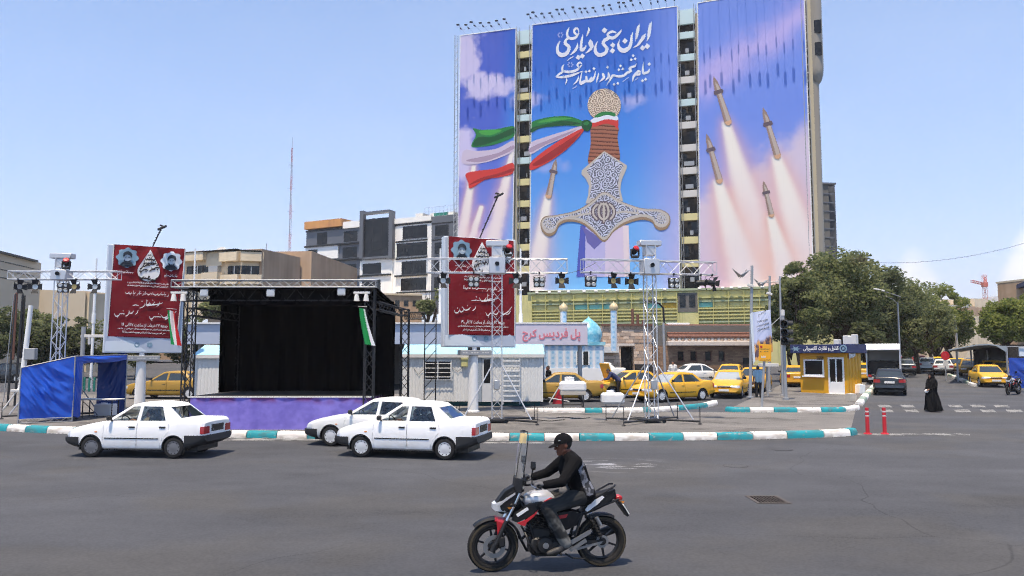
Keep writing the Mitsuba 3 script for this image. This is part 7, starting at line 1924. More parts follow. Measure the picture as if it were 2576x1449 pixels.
KP("door", J(bx(dx0, dx1, -.05, -.002, 0.02, dz1 * .36), bx(dx0, dx0 + .09, -.05, -.002, dz1 * .36, dz1), bx(dx1 - .09, dx1, -.05, -.002, dz1 * .36, dz1), bx(dx0 + .09, dx1 - .09, -.05, -.002, dz1 - .1, dz1), bx((dx0 + dx1) / 2 - .035, (dx0 + dx1) / 2 + .035, -.05, -.002, dz1 * .36, dz1 - .1)), "white_paint", "white door with two dark panes")
for s0, s1 in ((dx0 + .09, (dx0 + dx1) / 2 - .035), ((dx0 + dx1) / 2 + .035, dx1 - .09)):
 KP("door__pane", bx(s0, s1, -.03, -.0025, dz1 * .36, dz1 - .1), "glass_dark")
KP("door__handle", rb(dx0 + .11, dx0 + .14, -.10, -.05, dz1 * .38, dz1 * .46, .008), "steel")
KP("step", rb(dx0 - .1, dx1 + .1, -.35, -.02, -.02, .1, .01), "concrete")
KP("fascia", rb(KX(628), W + .22, -.45, 2.2, hs + .0, H, .02), "kiosk_navy", "navy fascia with white lettering")
gl = glyphs("kiosk", 1.0); b0 = gl.bounds
gl = sa.scale(gl, (KX(1045) - KX(748)) / (b0[2] - b0[0]), (H - hs) * .62 / (b0[3] - b0[1]), origin=(0, 0))
KP("fascia__lettering", yz(poly(sa.translate(gl, KX(748), hs + (H - hs) * .2), .015), -.452), "white_paint")
cz_ = (H + hs) / 2
KP("fascia__emblem", yz(poly(sg.Point(KX(1085), cz_).buffer(.20).difference(sg.Point(KX(1085), cz_).buffer(.13)).union(sg.Point(KX(1085), cz_).buffer(.07)), .015), -.452), "print_bluegrey")
KP("fascia__emblem", yz(poly(brush([[((KX(680) + .3 * math.cos(t)) * 1000, (cz_ + .14 * math.sin(t)) * 1000, 60), (KX(680) * 1000, cz_ * 1000, 60)] for t in np.linspace(0, 2 * math.pi, 7)[:-1]]) if False else sa.scale(sg.Polygon([(KX(680) + (.34 if i % 2 == 0 else .12) * math.cos(i * math.pi / 6), cz_ + (.34 if i % 2 == 0 else .12) * math.sin(i * math.pi / 6)) for i in range(12)]), 1, .55), .015), -.452), "print_bluegrey")
KP("side_rib", J(*[rb(W + .0, W + .03, .2 + .42 * i, .24 + .42 * i, .1, hs, .008) for i in range(4)]), "kiosk_yellow")
KP("awning_cloth", tarp((W + .1, 0.0), (W + .1, .9), hs - .35, hs, hs - .15, hs, 10, 8, 3, .06), "off_white")
for i, (q, w_, h_) in enumerate(((KX(960), .28, .3), (KX(1040), .3, .5), (KX(1075), .25, .45), (KX(1105), .25, .55))):
 KP("roof_unit", rb(q - w_ / 2, q + w_ / 2, .6, 1.0, H, H + h_, .03), "off_white")

for nm, lab, u0, u1, v0, v1, tilt in (("block", "white painted block leaning beside the yellow kiosk", 2149, 2168, 995, 970, .12), ("block", "rough concrete block on the island in front of the kiosk door", 2126, 2146, 1014, 994, 0)):
 yy = float(YG(v0)); w_ = (u1 - u0) / 1950 * yy; h_ = (v0 - v1) / 1950 * yy
 single("concrete_block", mv(hullp([(sx_ * w_ / 2 * (1 - .1 * (z > 0)), sy_ * w_ * .4, z) for sx_ in (-1, 1) for sy_ in (-1, 1) for z in (0, h_ * .9)] + [(0, 0, h_)]), (X((u0 + u1) / 2, yy), yy, float(GZ(yy)) + .1), rz=.4, ry=tilt), "white_paint" if tilt else "concrete", lab, "block")

# traffic light
p = ground(1977, 1011); g = float(GZ(p[1]))
tl_ = thing("traffic_light", "black three lamp traffic light on a grey post beside the kiosk", "traffic light")
zt = Z(789, p[1])
put(tl_, "post", J(tube((p[0], p[1], g), (p[0] - .02, p[1], zt), .09, 12, .075), mv(lathe([(.16, 0), (.16, .12), (.001, .14)], 14), (p[0], p[1], g + .08))), "galv", smooth=40)
put(tl_, "cap", mv(lathe([(.10, 0), (.10, .28), (.001, .3)], 12), (p[0] - .02, p[1], zt - .1)), "off_white")
for i, v in enumerate((815, 837, 858)):
 zc_ = Z(v, p[1])
 put(tl_, "lamp_housing", rb(p[0] - .20, p[0] + .10, p[1] - .35, p[1] - .08, zc_ - .2, zc_ + .2, .04), "lamp_case")
 hood = lathe([(.16, -.02), (.165, .30)], 16, axis=1); v_, f_ = mv(hood, (p[0] - .02, p[1] - .35, zc_), rz=math.pi - .6)
 put(tl_, "lamp_hood", (v_, f_[v_[f_][:, :, 2].mean(1) > zc_ - .08]), "lamp_case")
 put(tl_, "lamp_lens", mv(lathe([(.001, .012), (.13, 0), (.13, -.01)], 14, axis=1), (p[0] - .05, p[1] - .353, zc_), rz=math.pi), "glass_dark")
 hd = lathe([(.15, 0), (.155, .26)], 16, axis=1); v_, f_ = mv(hd, (p[0] + .10, p[1] - .2, zc_), rz=-math.pi / 2)
 put(tl_, "lamp_hood", (v_, f_[v_[f_][:, :, 2].mean(1) > zc_ - .08]), "lamp_case")

def pole(name, label, cat, u, v0, v1, r, mt="galv", du=0):
 p = ground(u, v0); g = float(GZ(p[1])); k = thing(name, label, cat)
 put(k, "post", J(tube((p[0], p[1], g), (p[0] + du / 1950 * p[1], p[1], Z(v1, p[1])), r, 12, r * .8), mv(lathe([(r * 2.2, 0), (r * 2.2, .06), (.001, .08)], 12), (p[0], p[1], g + .1))), mt, smooth=40)
 return k, p, Z(v1, p[1])

def horn_lamp(k, p, z, s=1.0):
 """a pair of tilted flood panels on a pole head"""
 x, y = p[0], p[1]
 put(k, "flood_panel", mv(hullp([(-.55 * s, -.1, .28), (-.5 * s, .1, .3), (-.12 * s, -.22, -.1), (.02 * s, .2, -.1), (-.2 * s, 0, -.18)]), (x - .25, y - .1, z - .45)), "galv")
 put(k, "flood_panel", mv(hullp([(.0, -.1, .0), (.0, .1, .02), (.45 * s, -.15, .24), (.42 * s, .2, .26), (.1, 0, -.14)]), (x - .35, y - .1, z - .5)), "galv")
 put(k, "camera", J(mv(rb(-.16, .16, -.07, .07, -.07, .07, .02), (x + .15, y - .1, z - 1.05), ry=.3), tube((x, y, z - 1.0), (x + .15, y - .1, z - 1.0), .02)), "off_white")

k, p, z = pole("flood_pole", "taller grey pole with flood panels, holding the left side of the small banner", "pole", 1887, 1006, 668, .085, du=14)
horn_lamp(k, p, z); P1, Z1 = p, z
k, p, z = pole("flood_pole", "shorter grey pole with flood panels, holding the right side of the small banner", "pole", 1935, 990, 694, .085, du=10)
horn_lamp(k, p, z, .9)
k, p, z = pole("street_pole", "thin grey pole right behind the traffic light", "pole", 1969, 1000, 695, .06, du=2)
put(k, "arm", J(tube((p[0], p[1], z - .3), (p[0] - 1.2, p[1], z - .35), .03), tube((p[0], p[1], z - 2.2), (p[0] - .9, p[1], z - 3.0), .02)), "galv")
k, p, z = pole("lamp_post", "lamp post with bent black upper arm beside the right lighting tower", "lamp post", 1674, 985, 812, .09, du=-2)
put(k, "arm", path([(p[0], p[1], z), (p[0] - .05, p[1], z + .9), (p[0] - .3, p[1] - .1, z + 1.15), (p[0] - .75, p[1] - .2, z + 1.25)], .06, 8), "dark_steel", smooth=40)
put(k, "lamp_head", mv(rb(-.35, .2, -.12, .12, -.05, .06, .03), (p[0] - .85, p[1] - .2, z + 1.25)), "dark_steel")
# small banner between the two poles
y = P1[1] - .15
bn = thing("small_banner", "white and lilac printed banner hung slantwise between two poles", "banner")
c = [at(*q, y) for q in ((1893, 786), (1937, 779), (1946, 884), (1900, 908))]
c2 = [at(*q, y - .05) for q in ((1887, 790), (1893, 786), (1900, 908), (1895, 916))]

def f_smallprint(p, n, uv):
 low = smoothstep(.62, .72, uv.y + .08 * noise(uv.x * 9, 1, 1))
 crowd = mix(lin(200, 150, 90), lin(90, 70, 80), smoothstep(.4, .6, fbm(uv.x * 9, uv.y * 9, 1, 3)))
 return mix(mix(lin(206, 214, 236), lin(176, 186, 226), uv.y), crowd, low)

mat("small_banner_print", proc(f_smallprint), 0.7)
uvs = np.array([[i / 9, j / 11] for i in range(10) for j in range(12)])
vv = np.array([c[0] * (1 - s) * (1 - t) + c[1] * s * (1 - t) + c[2] * s * t + c[3] * (1 - s) * t + [0, .06 * math.sin(5 * s + 3 * t), 0] for s, t in uvs])
i, j = np.meshgrid(np.arange(9), np.arange(11), indexing="ij"); kk = (i * 12 + j).ravel()
put(bn, "cloth", (vv, np.vstack([np.c_[kk, kk + 1, kk + 12], np.c_[kk + 12, kk + 1, kk + 13]])), "small_banner_print", smooth=True, uv=uvs)
put(bn, "folded_edge", hullp([q for q in c2] + [q + [0, .05, 0] for q in c2]), "print_pale")
st_ = pseudo_script(.25, .75, .10, .07, 41, -.2) + pseudo_script(.2, .8, .22, .04, 42) + pseudo_script(.15, .85, .31, .04, 43) + pseudo_script(.15, .85, .40, .04, 44)
def sb(a):
 a = a / 1000.0
 q = [c[0] * (1 - s) * (1 - t) + c[1] * s * (1 - t) + c[2] * s * t + c[3] * (1 - s) * t for s, t in a]
 return np.array([(r_[0], r_[2]) for r_ in q])
put(bn, "lettering", yz(poly(shapely.transform(brush([[(q[0] * 1000, q[1] * 1000, max(q[2] * 1000, 9)) for q in s] for s in st_]), sb), .006), y - .075), "print_dark")
# yellow notice on a leaning post
p = ground(1915.5, 1036); g = float(GZ(p[1]))
ys_ = thing("yellow_sign", "yellow notice board on a leaning grey post, in front of the small banner", "sign")
put(ys_, "post", tube((p[0], p[1], g), (X(1922, p[1]), p[1], Z(905, p[1])), .05, 10), "galv", smooth=40)
xs0, xs1 = X(1907, p[1]), X(1938, p[1]); zs0, zs1 = Z(909, p[1]), Z(866, p[1])
mat("sign_yellow", lin(232, 166, 30), 0.5)
put(ys_, "board", mv(rb(-(xs1 - xs0) / 2, (xs1 - xs0) / 2, -.05, -.02, -(zs1 - zs0) / 2, (zs1 - zs0) / 2, .006), ((xs0 + xs1) / 2, p[1] - .06, (zs0 + zs1) / 2), ry=.05), "sign_yellow")
cxs, czs = (xs0 + xs1) / 2, (zs0 + zs1) / 2
put(ys_, "board__mark", J(*[mv(rb(-w_ / 2, w_ / 2, -.006, 0, -h_ / 2, h_ / 2, .001), (cxs + ox, p[1] - .112, czs + oz)) for ox, oz, w_, h_ in ((-.02, .16, .42, .02), (-.18, .05, .04, .05), (.05, .05, .2, .015), (0, -.30, .4, .015))]), "rust_iron")
put(ys_, "board__lettering", yz(poly(sg.box(-.14, -.2, .02, -.15).union(sg.box(-.14, -.2, -.11, -.10)).union(sg.box(-.05, -.2, -.02, -.1)), .006), 0) if False else J(*[mv(rb(-w_ / 2, w_ / 2, -.006, 0, -h_ / 2, h_ / 2, .001), (cxs + ox, p[1] - .112, czs + oz)) for ox, oz, w_, h_ in ((-.08, -.19, .17, .03), (-.15, -.16, .025, .06), (-.06, -.155, .025, .07), (-.01, -.16, .025, .06))]), "white_paint")
put(ys_, "board__disc", mv(lathe([(.001, .006), (.05, .004), (.05, 0)], 12, axis=1), (cxs - .16, p[1] - .112, czs + .25), rz=math.pi), "red")
pl = thing("white_plate_sign", "small white plate on a short post below the small banner", "sign")
p = ground(1931, 1000)
put(pl, "post", tube((p[0], p[1], float(GZ(p[1]))), (p[0], p[1], Z(920, p[1])), .06, 8), "galv"); put(pl, "plate", rb(X(1910, p[1]), X(1953, p[1]), p[1] - .3, p[1] + .3, Z(922, p[1]), Z(914, p[1]), .01), "off_white")

# red bollards
bk = Kit()
bk.add("base", lathe([(.001, 0), (.13, 0), (.12, .03), (.07, .045)], 18), "red", 40)
bk.add("tube", lathe([(.062, .03), (.058, .8), (.05, .83), (.001, .835)], 18), "red", 40)
bk.add("reflector", J(lathe([(.0625, .69), (.0625, .735), (.0595, .735)], 18), lathe([(.0615, .56), (.0612, .60), (.06, .6)], 18)), "off_white", 40)
for u, lab in ((2183, "left one of the two red flexible bollards at the street corner"), (2226, "right one of the two red flexible bollards at the street corner")):
 p = ground(u, 1092); bk.place(thing("bollard", lab, "bollard", "red bollards at the corner"), T4().translate([p[0], p[1], float(GZ(p[1]))]).rotate([0, 0, 1], u).scale([1, 1, 1.0]))

# water tank on a cart, white tank on the ground
p = ground(1441, 1036); g = float(GZ(p[1])); y = p[1]
s_ = y / 1950
tk = thing("tank_cart", "white plastic water tank on a dark wheeled frame, right of the long cabin", "tank cart")
put(tk, "tank", rb(p[0] - 33 * s_, p[0] + 33 * s_, y - .35, y + .35, g + 50 * s_, g + 76 * s_, .10), "white_paint")
put(tk, "tank__lid", mv(lathe([(12 * s_, 0), (12 * s_, 10 * s_), (.001, 11 * s_)], 16), (p[0] - 8 * s_, y, g + 76 * s_)), "white_paint", smooth=40)
put(tk, "tray", rb(p[0] - 31 * s_, p[0] + 32 * s_, y - .33, y + .33, g + 42 * s_, g + 52 * s_, .02), "concrete")
fr = [tube((p[0] + a_ * 25 * s_, y + b_ * .3, g + .05), (p[0] + a_ * 25 * s_, y + b_ * .3, g + 43 * s_), .025, 6) for a_ in (-1, 1) for b_ in (-1, 1)]
fr += [tube((p[0] - 25 * s_, y + b_ * .3, g + h_), (p[0] + 25 * s_, y + b_ * .3, g + h_), .02, 6) for b_ in (-1, 1) for h_ in (.08, .3, .75)]
fr += [tube((p[0] + a_ * 25 * s_, y - .3, g + h_), (p[0] + a_ * 25 * s_, y + .3, g + h_), .02, 6) for a_ in (-1, 1) for h_ in (.08, .75)]
put(tk, "frame", J(fr), "dark_steel")
for a_ in (-1, 1):
 for b_ in (-1, 1):
  put(tk, "wheel", mv(lathe([(.001, -.02), (.06, -.02), (.06, .02), (.001, .02)], 14, axis=1), (p[0] + a_ * 22 * s_, y + b_ * .3, g + .06)), "rubber")
t = thing("ground_tank", "low white plastic tank on the kerb in front of the taxis", "tank")
p = ground(1541, 1024); y = p[1]; g = float(GZ(y)) + .15; s_ = y / 1950
put(t, "body", rb(p[0] - 28 * s_, p[0] + 28 * s_, y - .35, y + .35, g, g + 27 * s_, .09), "white_paint"); put(t, "lid", mv(lathe([(9 * s_, 0), (9 * s_, 6 * s_), (.001, 7 * s_)], 16), (p[0] - 6 * s_, y, g + 27 * s_)), "white_paint", smooth=40)
p = ground(1405, 1016)
t = thing("warning_stand", "tilted red and white warning stand beside the long cabin", "barrier")
g = float(GZ(p[1]))
put(t, "panel", mv(hullp([(-.3, 0, .0), (.22, 0, 0), (.02, 0, .75), (-.3, .04, 0), (.22, .04, 0), (.02, .04, .75)]), (p[0], p[1], g)), "red")
put(t, "bar", J(tube((p[0] - .45, p[1] - .1, g + .05), (p[0] + .12, p[1] - .1, g + .95), .03), tube((p[0] - .5, p[1] - .1, g + .3), (p[0] + .5, p[1] - .15, g + .12), .025)), "off_white")

# bus shelter and blue sheet at the right edge
mat("shelter_grey", lin(150, 158, 162), 0.45, metal=0.2)
mat("tarp_blue2", (0.014, 0.055, 0.34), 0.5)
y = 55.0; g = float(GZ(y))
sh = thing("bus_shelter", "grey curved roof shelter over the taxi rank at the right of the street", "shelter")
pts = [(2386, 882), (2420, 876), (2460, 869), (2490, 868), (2515, 872), (2534, 888)]
V = []
for u, v in pts:
 for dy in (0, 14): q = at(u, v, y); V.append([q[0] + dy * .64, y + dy, q[2]])
V = np.array(V)
put(sh, "roof", J((np.vstack([V, V + [0, 0, .08]]), np.vstack([[(2 * i, 2 * i + 2, 2 * i + 1), (2 * i + 1, 2 * i + 2, 2 * i + 3), (12 + 2 * i, 13 + 2 * i, 14 + 2 * i), (13 + 2 * i, 15 + 2 * i, 14 + 2 * i), (2 * i, 12 + 2 * i, 2 * i + 2), (2 * i + 2, 12 + 2 * i, 14 + 2 * i)] for i in range(5)]))), "shelter_grey")
q = at(2533, 885, y)
put(sh, "gable", hullp([at(2505, 870, y - .1), at(2534, 870, y - .1), at(2535, 888, y - .1), at(2505, 870, y), at(2534, 870, y), at(2535, 888, y)]), "shelter_grey")
for u, dy in ((2533, 0), (2400, 3), (2533, 13), (2420, 13), (2470, 13)):
 q = at(u, 900, y); xx = q[0] + dy * .64
 put(sh, "post", tube((xx, y + dy, float(GZ(y + dy))), (xx, y + dy, Z(876, y)), .07, 8), "galv")
put(sh, "back_panel", bx(at(2425, 900, y + 13)[0] + 1, at(2425, 900, y + 13)[0] + 6, y + 13.2, y + 13.3, g + .5, g + 3), "dark_recess")
bs = thing("blue_sheeting", "deep blue sheeting wrapped round a stall at the right edge", "tarpaulin")
y = 46.0; g = float(GZ(y)); xa = X(2536, y)
put(bs, "sheet", tarp((xa, y), (xa + 3.5, y - .4), g + .2, Z(900, y), g + .2, Z(898, y), 30, 20, 9, .12), "tarp_blue2", smooth=True)
put(bs, "frame", J(*[tube((xa + dx_, y + .1, g), (xa + dx_, y + .1, Z(870, y)), .03, 6) for dx_ in (0, 1.2, 2.6)], tube((xa, y + .1, Z(872, y)), (xa + 3.5, y, Z(872, y)), .03, 6)), "galv")
put(bs, "poster", bx(xa + .75, xa + 3, y + .14, y + .2, Z(896, y), Z(872, y)), "print_pale")
rs = thing("round_red_sign", "round red traffic sign on a post at the far end of the street", "sign")
y = 60.0; q = at(2377, 895, y)
put(rs, "post", tube((q[0], y, float(GZ(y))), (q[0], y, q[2] + .4), .04, 8), "galv"); put(rs, "disc", mv(lathe([(.001, .02), (.33, .02), (.34, 0), (.001, 0)], 20, axis=1), (q[0], y - .05, q[2]), rz=math.pi), "red", smooth=40)
put(rs, "plate", rb(q[0] - .2, q[0] + .2, y - .07, y - .045, q[2] - .8, q[2] - .42, .005), "off_white")
k, p, z = pole("old_lamp_post", "pale concrete post rising between the far street trees", "post", 2412, 930, 795, .16, "concrete", du=-4)
# street light reaching into the big tree
y = 58.0; q = at(2245, 735, y)
sl = thing("street_light", "twin armed grey street light in front of the large tree", "street light")
put(sl, "post", tube((q[0] + 1.6, y + 2.5, float(GZ(y))), (q[0] + 1.6, y + 2.5, q[2] - .6), .09, 10, .06), "galv", smooth=40)
put(sl, "arm", J(path([(q[0] + 1.6, y + 2.5, q[2] - .6), (q[0] + .9, y + .6, q[2] - .3), (q[0] - .6, y - .2, q[2] + .0)], .035, 6), path([(q[0] + 1.6, y + 2.5, q[2] - .7), (q[0] + .4, y + .9, q[2] - .45), (q[0] - .2, y + .4, q[2] - .35)], .03, 6)), "galv", smooth=40)
put(sl, "lamp_head", J(mv(rb(-.5, .3, -.12, .12, -.05, .07, .03), (q[0] - 1.0, y - .2, q[2] + .12), ry=.22), mv(rb(-.4, .2, -.1, .1, -.05, .06, .03), (q[0] - .4, y + .4, q[2] - .25), ry=.22)), "off_white")

# left edge: posts, dark mast, cabinet, fence
k, p, z = pole("white_post", "thick leaning white post at the left, behind the blue tent", "post", 52, 985, 768, .16, "white_paint", du=14)
put(k, "cabinet", rb(p[0] + .2, p[0] + .85, p[1] - .25, p[1] + .1, Z(905, p[1]), Z(876, p[1]), .03), "galv")
dk = thing("dark_sign_back", "tall dark brown advertising panel seen edge on at the left", "billboard")
y = 36.0; g = float(GZ(y))
xa, xb = X(28, y), X(50, y)
put(dk, "panel", mv(rb(-.05, .05, -.02, 2.4, Z(905, y) , Z(735, y), .02), (xa + .12, y, 0), rz=.60), "roof_brown")
put(dk, "panel", mv(rb(-.03, .03, -.02, 2.4, Z(900, y), Z(742, y), .02), (xa + .38, y + .2, 0), rz=.60), "dark_steel")
for dx_ in (-.02, .30): put(dk, "leg", tube((xa + dx_, y, g), (xa + dx_ + .1, y, Z(740, y)), .05, 8), "dark_steel")
put(dk, "leg", J(tube((xa - .15, y - .1, g + .2), (xa - .02, y, Z(740, y)), .02, 5)), "galv")
cs = thing("camera_post", "grey post with cross bar behind the blue tent", "post")
y = 44.0; xa = X(208, y); g = float(GZ(y))
put(cs, "post", tube((xa, y, g), (xa, y, Z(822, y)), .12, 10), "galv", smooth=40); put(cs, "bar", rb(xa - .12, X(262, y), y - .08, y + .08, Z(849, y), Z(842, y), .02), "off_white"); put(cs, "stub", tube((xa + .35, y, Z(848, y)), (xa + .35, y + .05, Z(866, y)), .09, 8), "off_white")
fe = thing("green_fence", "green railing seen through the opening of the blue tent", "fence")
mat("fence_green", lin(20, 104, 92), 0.5)
y = 44.0; g = float(GZ(y)); xa, xb = X(188, y), X(300, y)
for i in range(9): put(fe, "picket", rb(xa + (xb - xa) * i / 9, xa + (xb - xa) * (i + .45) / 9, y, y + .06, g + .15, g + .95, .02), "fence_green")
put(fe, "rail", J(bx(xa, xb, y + .061, y + .12, g + .25, g + .33), bx(xa, xb, y + .061, y + .12, g + .8, g + .88)), "galv")
ws_ = thing("support_strut", "white steel strut leaning beside the blue tent at the left edge", "strut")
p = ground(4, 1035); g = float(GZ(p[1]))
put(ws_, "tube", J(tube((p[0], p[1], g), (X(40, p[1]), p[1] + .2, Z(985, p[1])), .03, 8), rb(X(28, p[1]), X(60, p[1]), p[1] + .1, p[1] + .3, Z(986, p[1]), Z(980, p[1]), .01)), "off_white")
# wires
for a_, b_, sag, lab in (((2576, 612, 90), (2180, 660, 90), .8, "thin overhead wire across the sky at the right"), ((1860, 700, 40), (1878, 678, 40), .05, "short stay wire beside the taller flood pole")):
 p0, p1 = at(*a_), at(*b_); t = np.linspace(0, 1, 14)[:, None]
 single("overhead_wire", path(p0 + (p1 - p0) * t - np.c_[t * 0, t * 0, sag * 4 * t * (1 - t)], .02 if sag > .1 else .012, 5), "dark_steel", lab, "wire")
p0, p1 = at(1404, 690, 28.5), at(1500, 660, 28.5)
t = np.linspace(0, 1, 12)[:, None]
single("overhead_wire", path(p0 + (p1 - p0) * t - np.c_[t * 0, t * 0, .1 * 4 * t * (1 - t)], .009, 5), "dark_steel", "cable strung between the centre and right lighting towers", "cable")
for i, (u, v) in enumerate(((1400, 1052), (1335, 1058), (1580, 1050))):
 p = ground(u, v); t = np.linspace(0, 1, 16)
 q = np.c_[p[0] + t * 1.3, p[1] + .25 * np.sin(t * 7 + i) - .1 * t, 0 * t]; q[:, 2] = GZ(q[:, 1]) + .018
 single("ground_cable", path(q, .014, 5), "rubber", ("black cable lying on the paving right of the centre tower", "black cable lying at the foot of the centre tower", "black cable lying left of the right tower's foot")[i], "cable")
# ---------------------------------------------------------------- buildings around the square
class Front:
 """an upright plane between two survey columns: conv() turns a survey point into (along, height)"""
 def __init__(s, ua, ya, ub, yb):
  a, b = at(ua, 760, ya)[:2], at(ub, 760, yb)[:2]
  s.a, s.L = a, float(np.linalg.norm(b - a)); s.d = (b - a) / s.L; s.n = np.array([s.d[1], -s.d[0]])
  s.tw = T4([[s.d[0], -s.n[0], 0, a[0]], [s.d[1], -s.n[1], 0, a[1]], [0, 0, 1, 0], [0, 0, 0, 1]])
 def conv(s, u, v):
  r = ray(u, v); t = (s.a @ s.n) / (r[:2] @ s.n); p = r * t + [0, 0, EYE]
  return float((p[:2] - s.a) @ s.d), float(p[2])
 def box(s, u0, v0, u1, v1, out, back=0.0):
  a, b = s.conv(u0, v0)[0], s.conv(u1, v1)[0]; m = (u0 + u1) / 2; z1, z0 = s.conv(m, v0)[1], s.conv(m, v1)[1]
  return bx(a, b, -out, back, z0, z1)

def f_weather(r, g, b, r2, g2, b2):
 def fn(p, n, uv):
  d = fbm(p.x * .3, p.y * .3, p.z * .35, 4); s = fbm(p.x * 1.6, p.y * 1.6, p.z * .12, 3)
  return mix(lin(r, g, b), lin(r2, g2, b2), smoothstep(.35, .75, .5 * d + .5 * s))
 return fn

mat("clad_grey", lin(96, 100, 108), 0.45)
mat("clad_white", (0.88, 0.87, 0.83), 0.6)
mat("mesh_orange", proc(f_weather(206, 150, 92, 170, 120, 84)), 0.8)
mat("wall_beige", proc(f_weather(222, 206, 178, 192, 176, 150)), 0.9, spec=0.1)
mat("wall_brown", proc(f_weather(180, 156, 132, 156, 134, 112)), 0.9, spec=0.1)
mat("wall_tan", proc(f_weather(186, 160, 134, 164, 138, 114)), 0.9, spec=0.1)
mat("wall_shade", lin(206, 192, 168), 0.9, spec=0.1)
z6 = lambda x, y: ((1100 + x / 2.264) / 1.4907, (480 + y / 2.264) / 1.4907)
F = Front(770, 150, 1150, 134)
mb = thing("office_block", "modern white and dark grey office block with black windows, behind the stage", "building")

def fb(name, x0, y0, x1, y1, m, out, back=0.0, k=mb, lab=None, fr=None, zz=z6):
 a, b = zz(x0, y0), zz(x1, y1)
 ff = fr or F
 return put(k, name, ff.box(a[0], a[1], b[0], b[1], out, back), m, tw=ff.tw, label=lab)

fb("wall", 112, 850, 590, 1500, "clad_grey", 0, 9); fb("wall", 590, 770, 1385, 1560, "clad_white", 0, 9.0); fb("wall", 1178, 742, 1392, 1560, "clad_grey", .12, -.002)
fb("wall", 112, 1006, 384, 1116, "clad_white", .25, -.002); fb("wall", 572, 1125, 842, 1420, "clad_white", .2, -.002); fb("parapet", 430, 792, 590, 848, "clad_white", .3, -.002); fb("parapet", 855, 758, 1176, 802, "clad_white", .3, -.002)
fb("orange_screen", 112, 786, 425, 850, "mesh_orange", .6, 5, lab="orange net screen on the roof edge")
for y0, x0, x1 in ((986, 108, 582), (1118, 112, 590), (806, 855, 1176), (952, 872, 1140), (1098, 872, 1140), (1246, 545, 836), (1246, 872, 1140), (1390, 572, 836), (1385, 872, 1300), (850, 110, 590), (800, 1178, 1385), (940, 1178, 1385)):
 fb("ledge", x0, y0, x1, y0 + 13, "trim_black", .16 if y0 not in (986, 1118, 1246) else .56, -.01)
fb("bay_frame", 590, 710, 612, 1112, "clad_grey", .9, -.01); fb("bay_frame", 836, 710, 862, 1112, "clad_grey", .9, -.01); fb("bay_frame", 612, 710, 836, 730, "clad_grey", .9, .3); fb("bay_frame", 612, 1095, 836, 1112, "clad_grey", .9, -.01)
fb("bay_glass", 612, 770, 836, 1095, "glass_dark", .5, -.01)
for q in range(1, 5): fb("bay_mullion", 612, 770 + q * 65, 836, 773 + q * 65, "trim_black", .56, -.51)
for q in (686, 762): fb("bay_mullion", q, 770, q + 3, 1095, "trim_black", .55, -.51)
for (x0, y0, x1, y1, base) in ((203, 888, 286, 990, 0), (430, 874, 542, 966, 0), (135, 1034, 210, 1114, .25), (420, 1010, 540, 1102, 0), (408, 1158, 534, 1238, 0), (930, 828, 1136, 936, 0), (880, 974, 1136, 1086, 0), (920, 1128, 1130, 1240, 0), (915, 1274, 1126, 1376, 0), (595, 1150, 750, 1240, .2), (590, 1294, 746, 1380, .2), (1208, 824, 1322, 916, .12), (1204, 970, 1322, 1072, .12), (1200, 1120, 1322, 1215, .12), (1200, 1265, 1322, 1365, .12)):
 w = fb("window", x0, y0, x1, y1, "glass_dark", base + .03, -base - .004)
 fb("window__frame", x0 - 4, y1, x1 + 4, y1 + 6, "clad_grey", base + .12, -base - .001)
 n_ = max(2, int((x1 - x0) / 40))
 for i in range(1, n_): fb("window__mullion", x0 + (x1 - x0) * i / n_ - 1.2, y0, x0 + (x1 - x0) * i / n_ + 1.2, y1, "trim_black", base + .07, -base - .031)
for x0, y0, x1, y1, m in ((985, 708, 1045, 752, "off_white"), (1055, 725, 1100, 750, "concrete_dark"), (1110, 706, 1142, 752, "off_white"), (1142, 702, 1258, 742, "fence_green"), (1262, 694, 1312, 742, "off_white"), (1318, 706, 1372, 742, "concrete_dark")):
 a, b = z6(x0, y0), z6(x1, y1); put(mb, "roof_unit", F.box(a[0], a[1], b[0], b[1], -2, 5), m, tw=F.tw)
ra, rz = F.conv(*z6(1062, 664)); rb_, _ = F.conv(*z6(1385, 664)); r0 = F.conv(*z6(1200, 720))[1]
put(mb, "roof_railing", J(*[tube((ra + (rb_ - ra) * i / 10, 2, r0 - 1), (ra + (rb_ - ra) * i / 10, 2, rz), .03, 4) for i in range(11)], tube((ra, 2, rz), (rb_, 2, rz), .03, 4), tube((ra, 2, (rz + r0) / 2), (rb_, 2, (rz + r0) / 2), .025, 4)), "galv", tw=F.tw)

z8 = lambda x, y: ((660 + x / 3.389) / 1.4907, (860 + y / 3.389) / 1.4907)
bb = thing("beige_block", "long beige concrete block with dark ribbon windows, behind the stage roof", "building")
F2, F3, F4 = Front(440, 92, 607, 88), Front(607, 88, 658, 88.5), Front(658, 88.5, 752, 96)
g_ = lambda *a, **kw: fb(*a, k=bb, zz=z8, **kw)
g_("wall", -60, 308, 830, 1100, "wall_beige", 0, 6, fr=F2); g_("wall", 830, 284, 1092, 1100, "wall_beige", 0, 4, fr=F3); g_("wall", 1092, 300, 1560, 1200, "wall_brown", 0, 7, fr=F4, lab="bare brown side wall")
for x0, x1, fr in ((-60, 405, F2), (612, 830, F2), (832, 1090, F3)):
 g_("parapet_band", x0, 296, x1, 412, "wall_beige", .8, -.002, fr=fr); g_("sill_band", x0, 582, x1, 700, "wall_beige", .7, -.002, fr=fr)
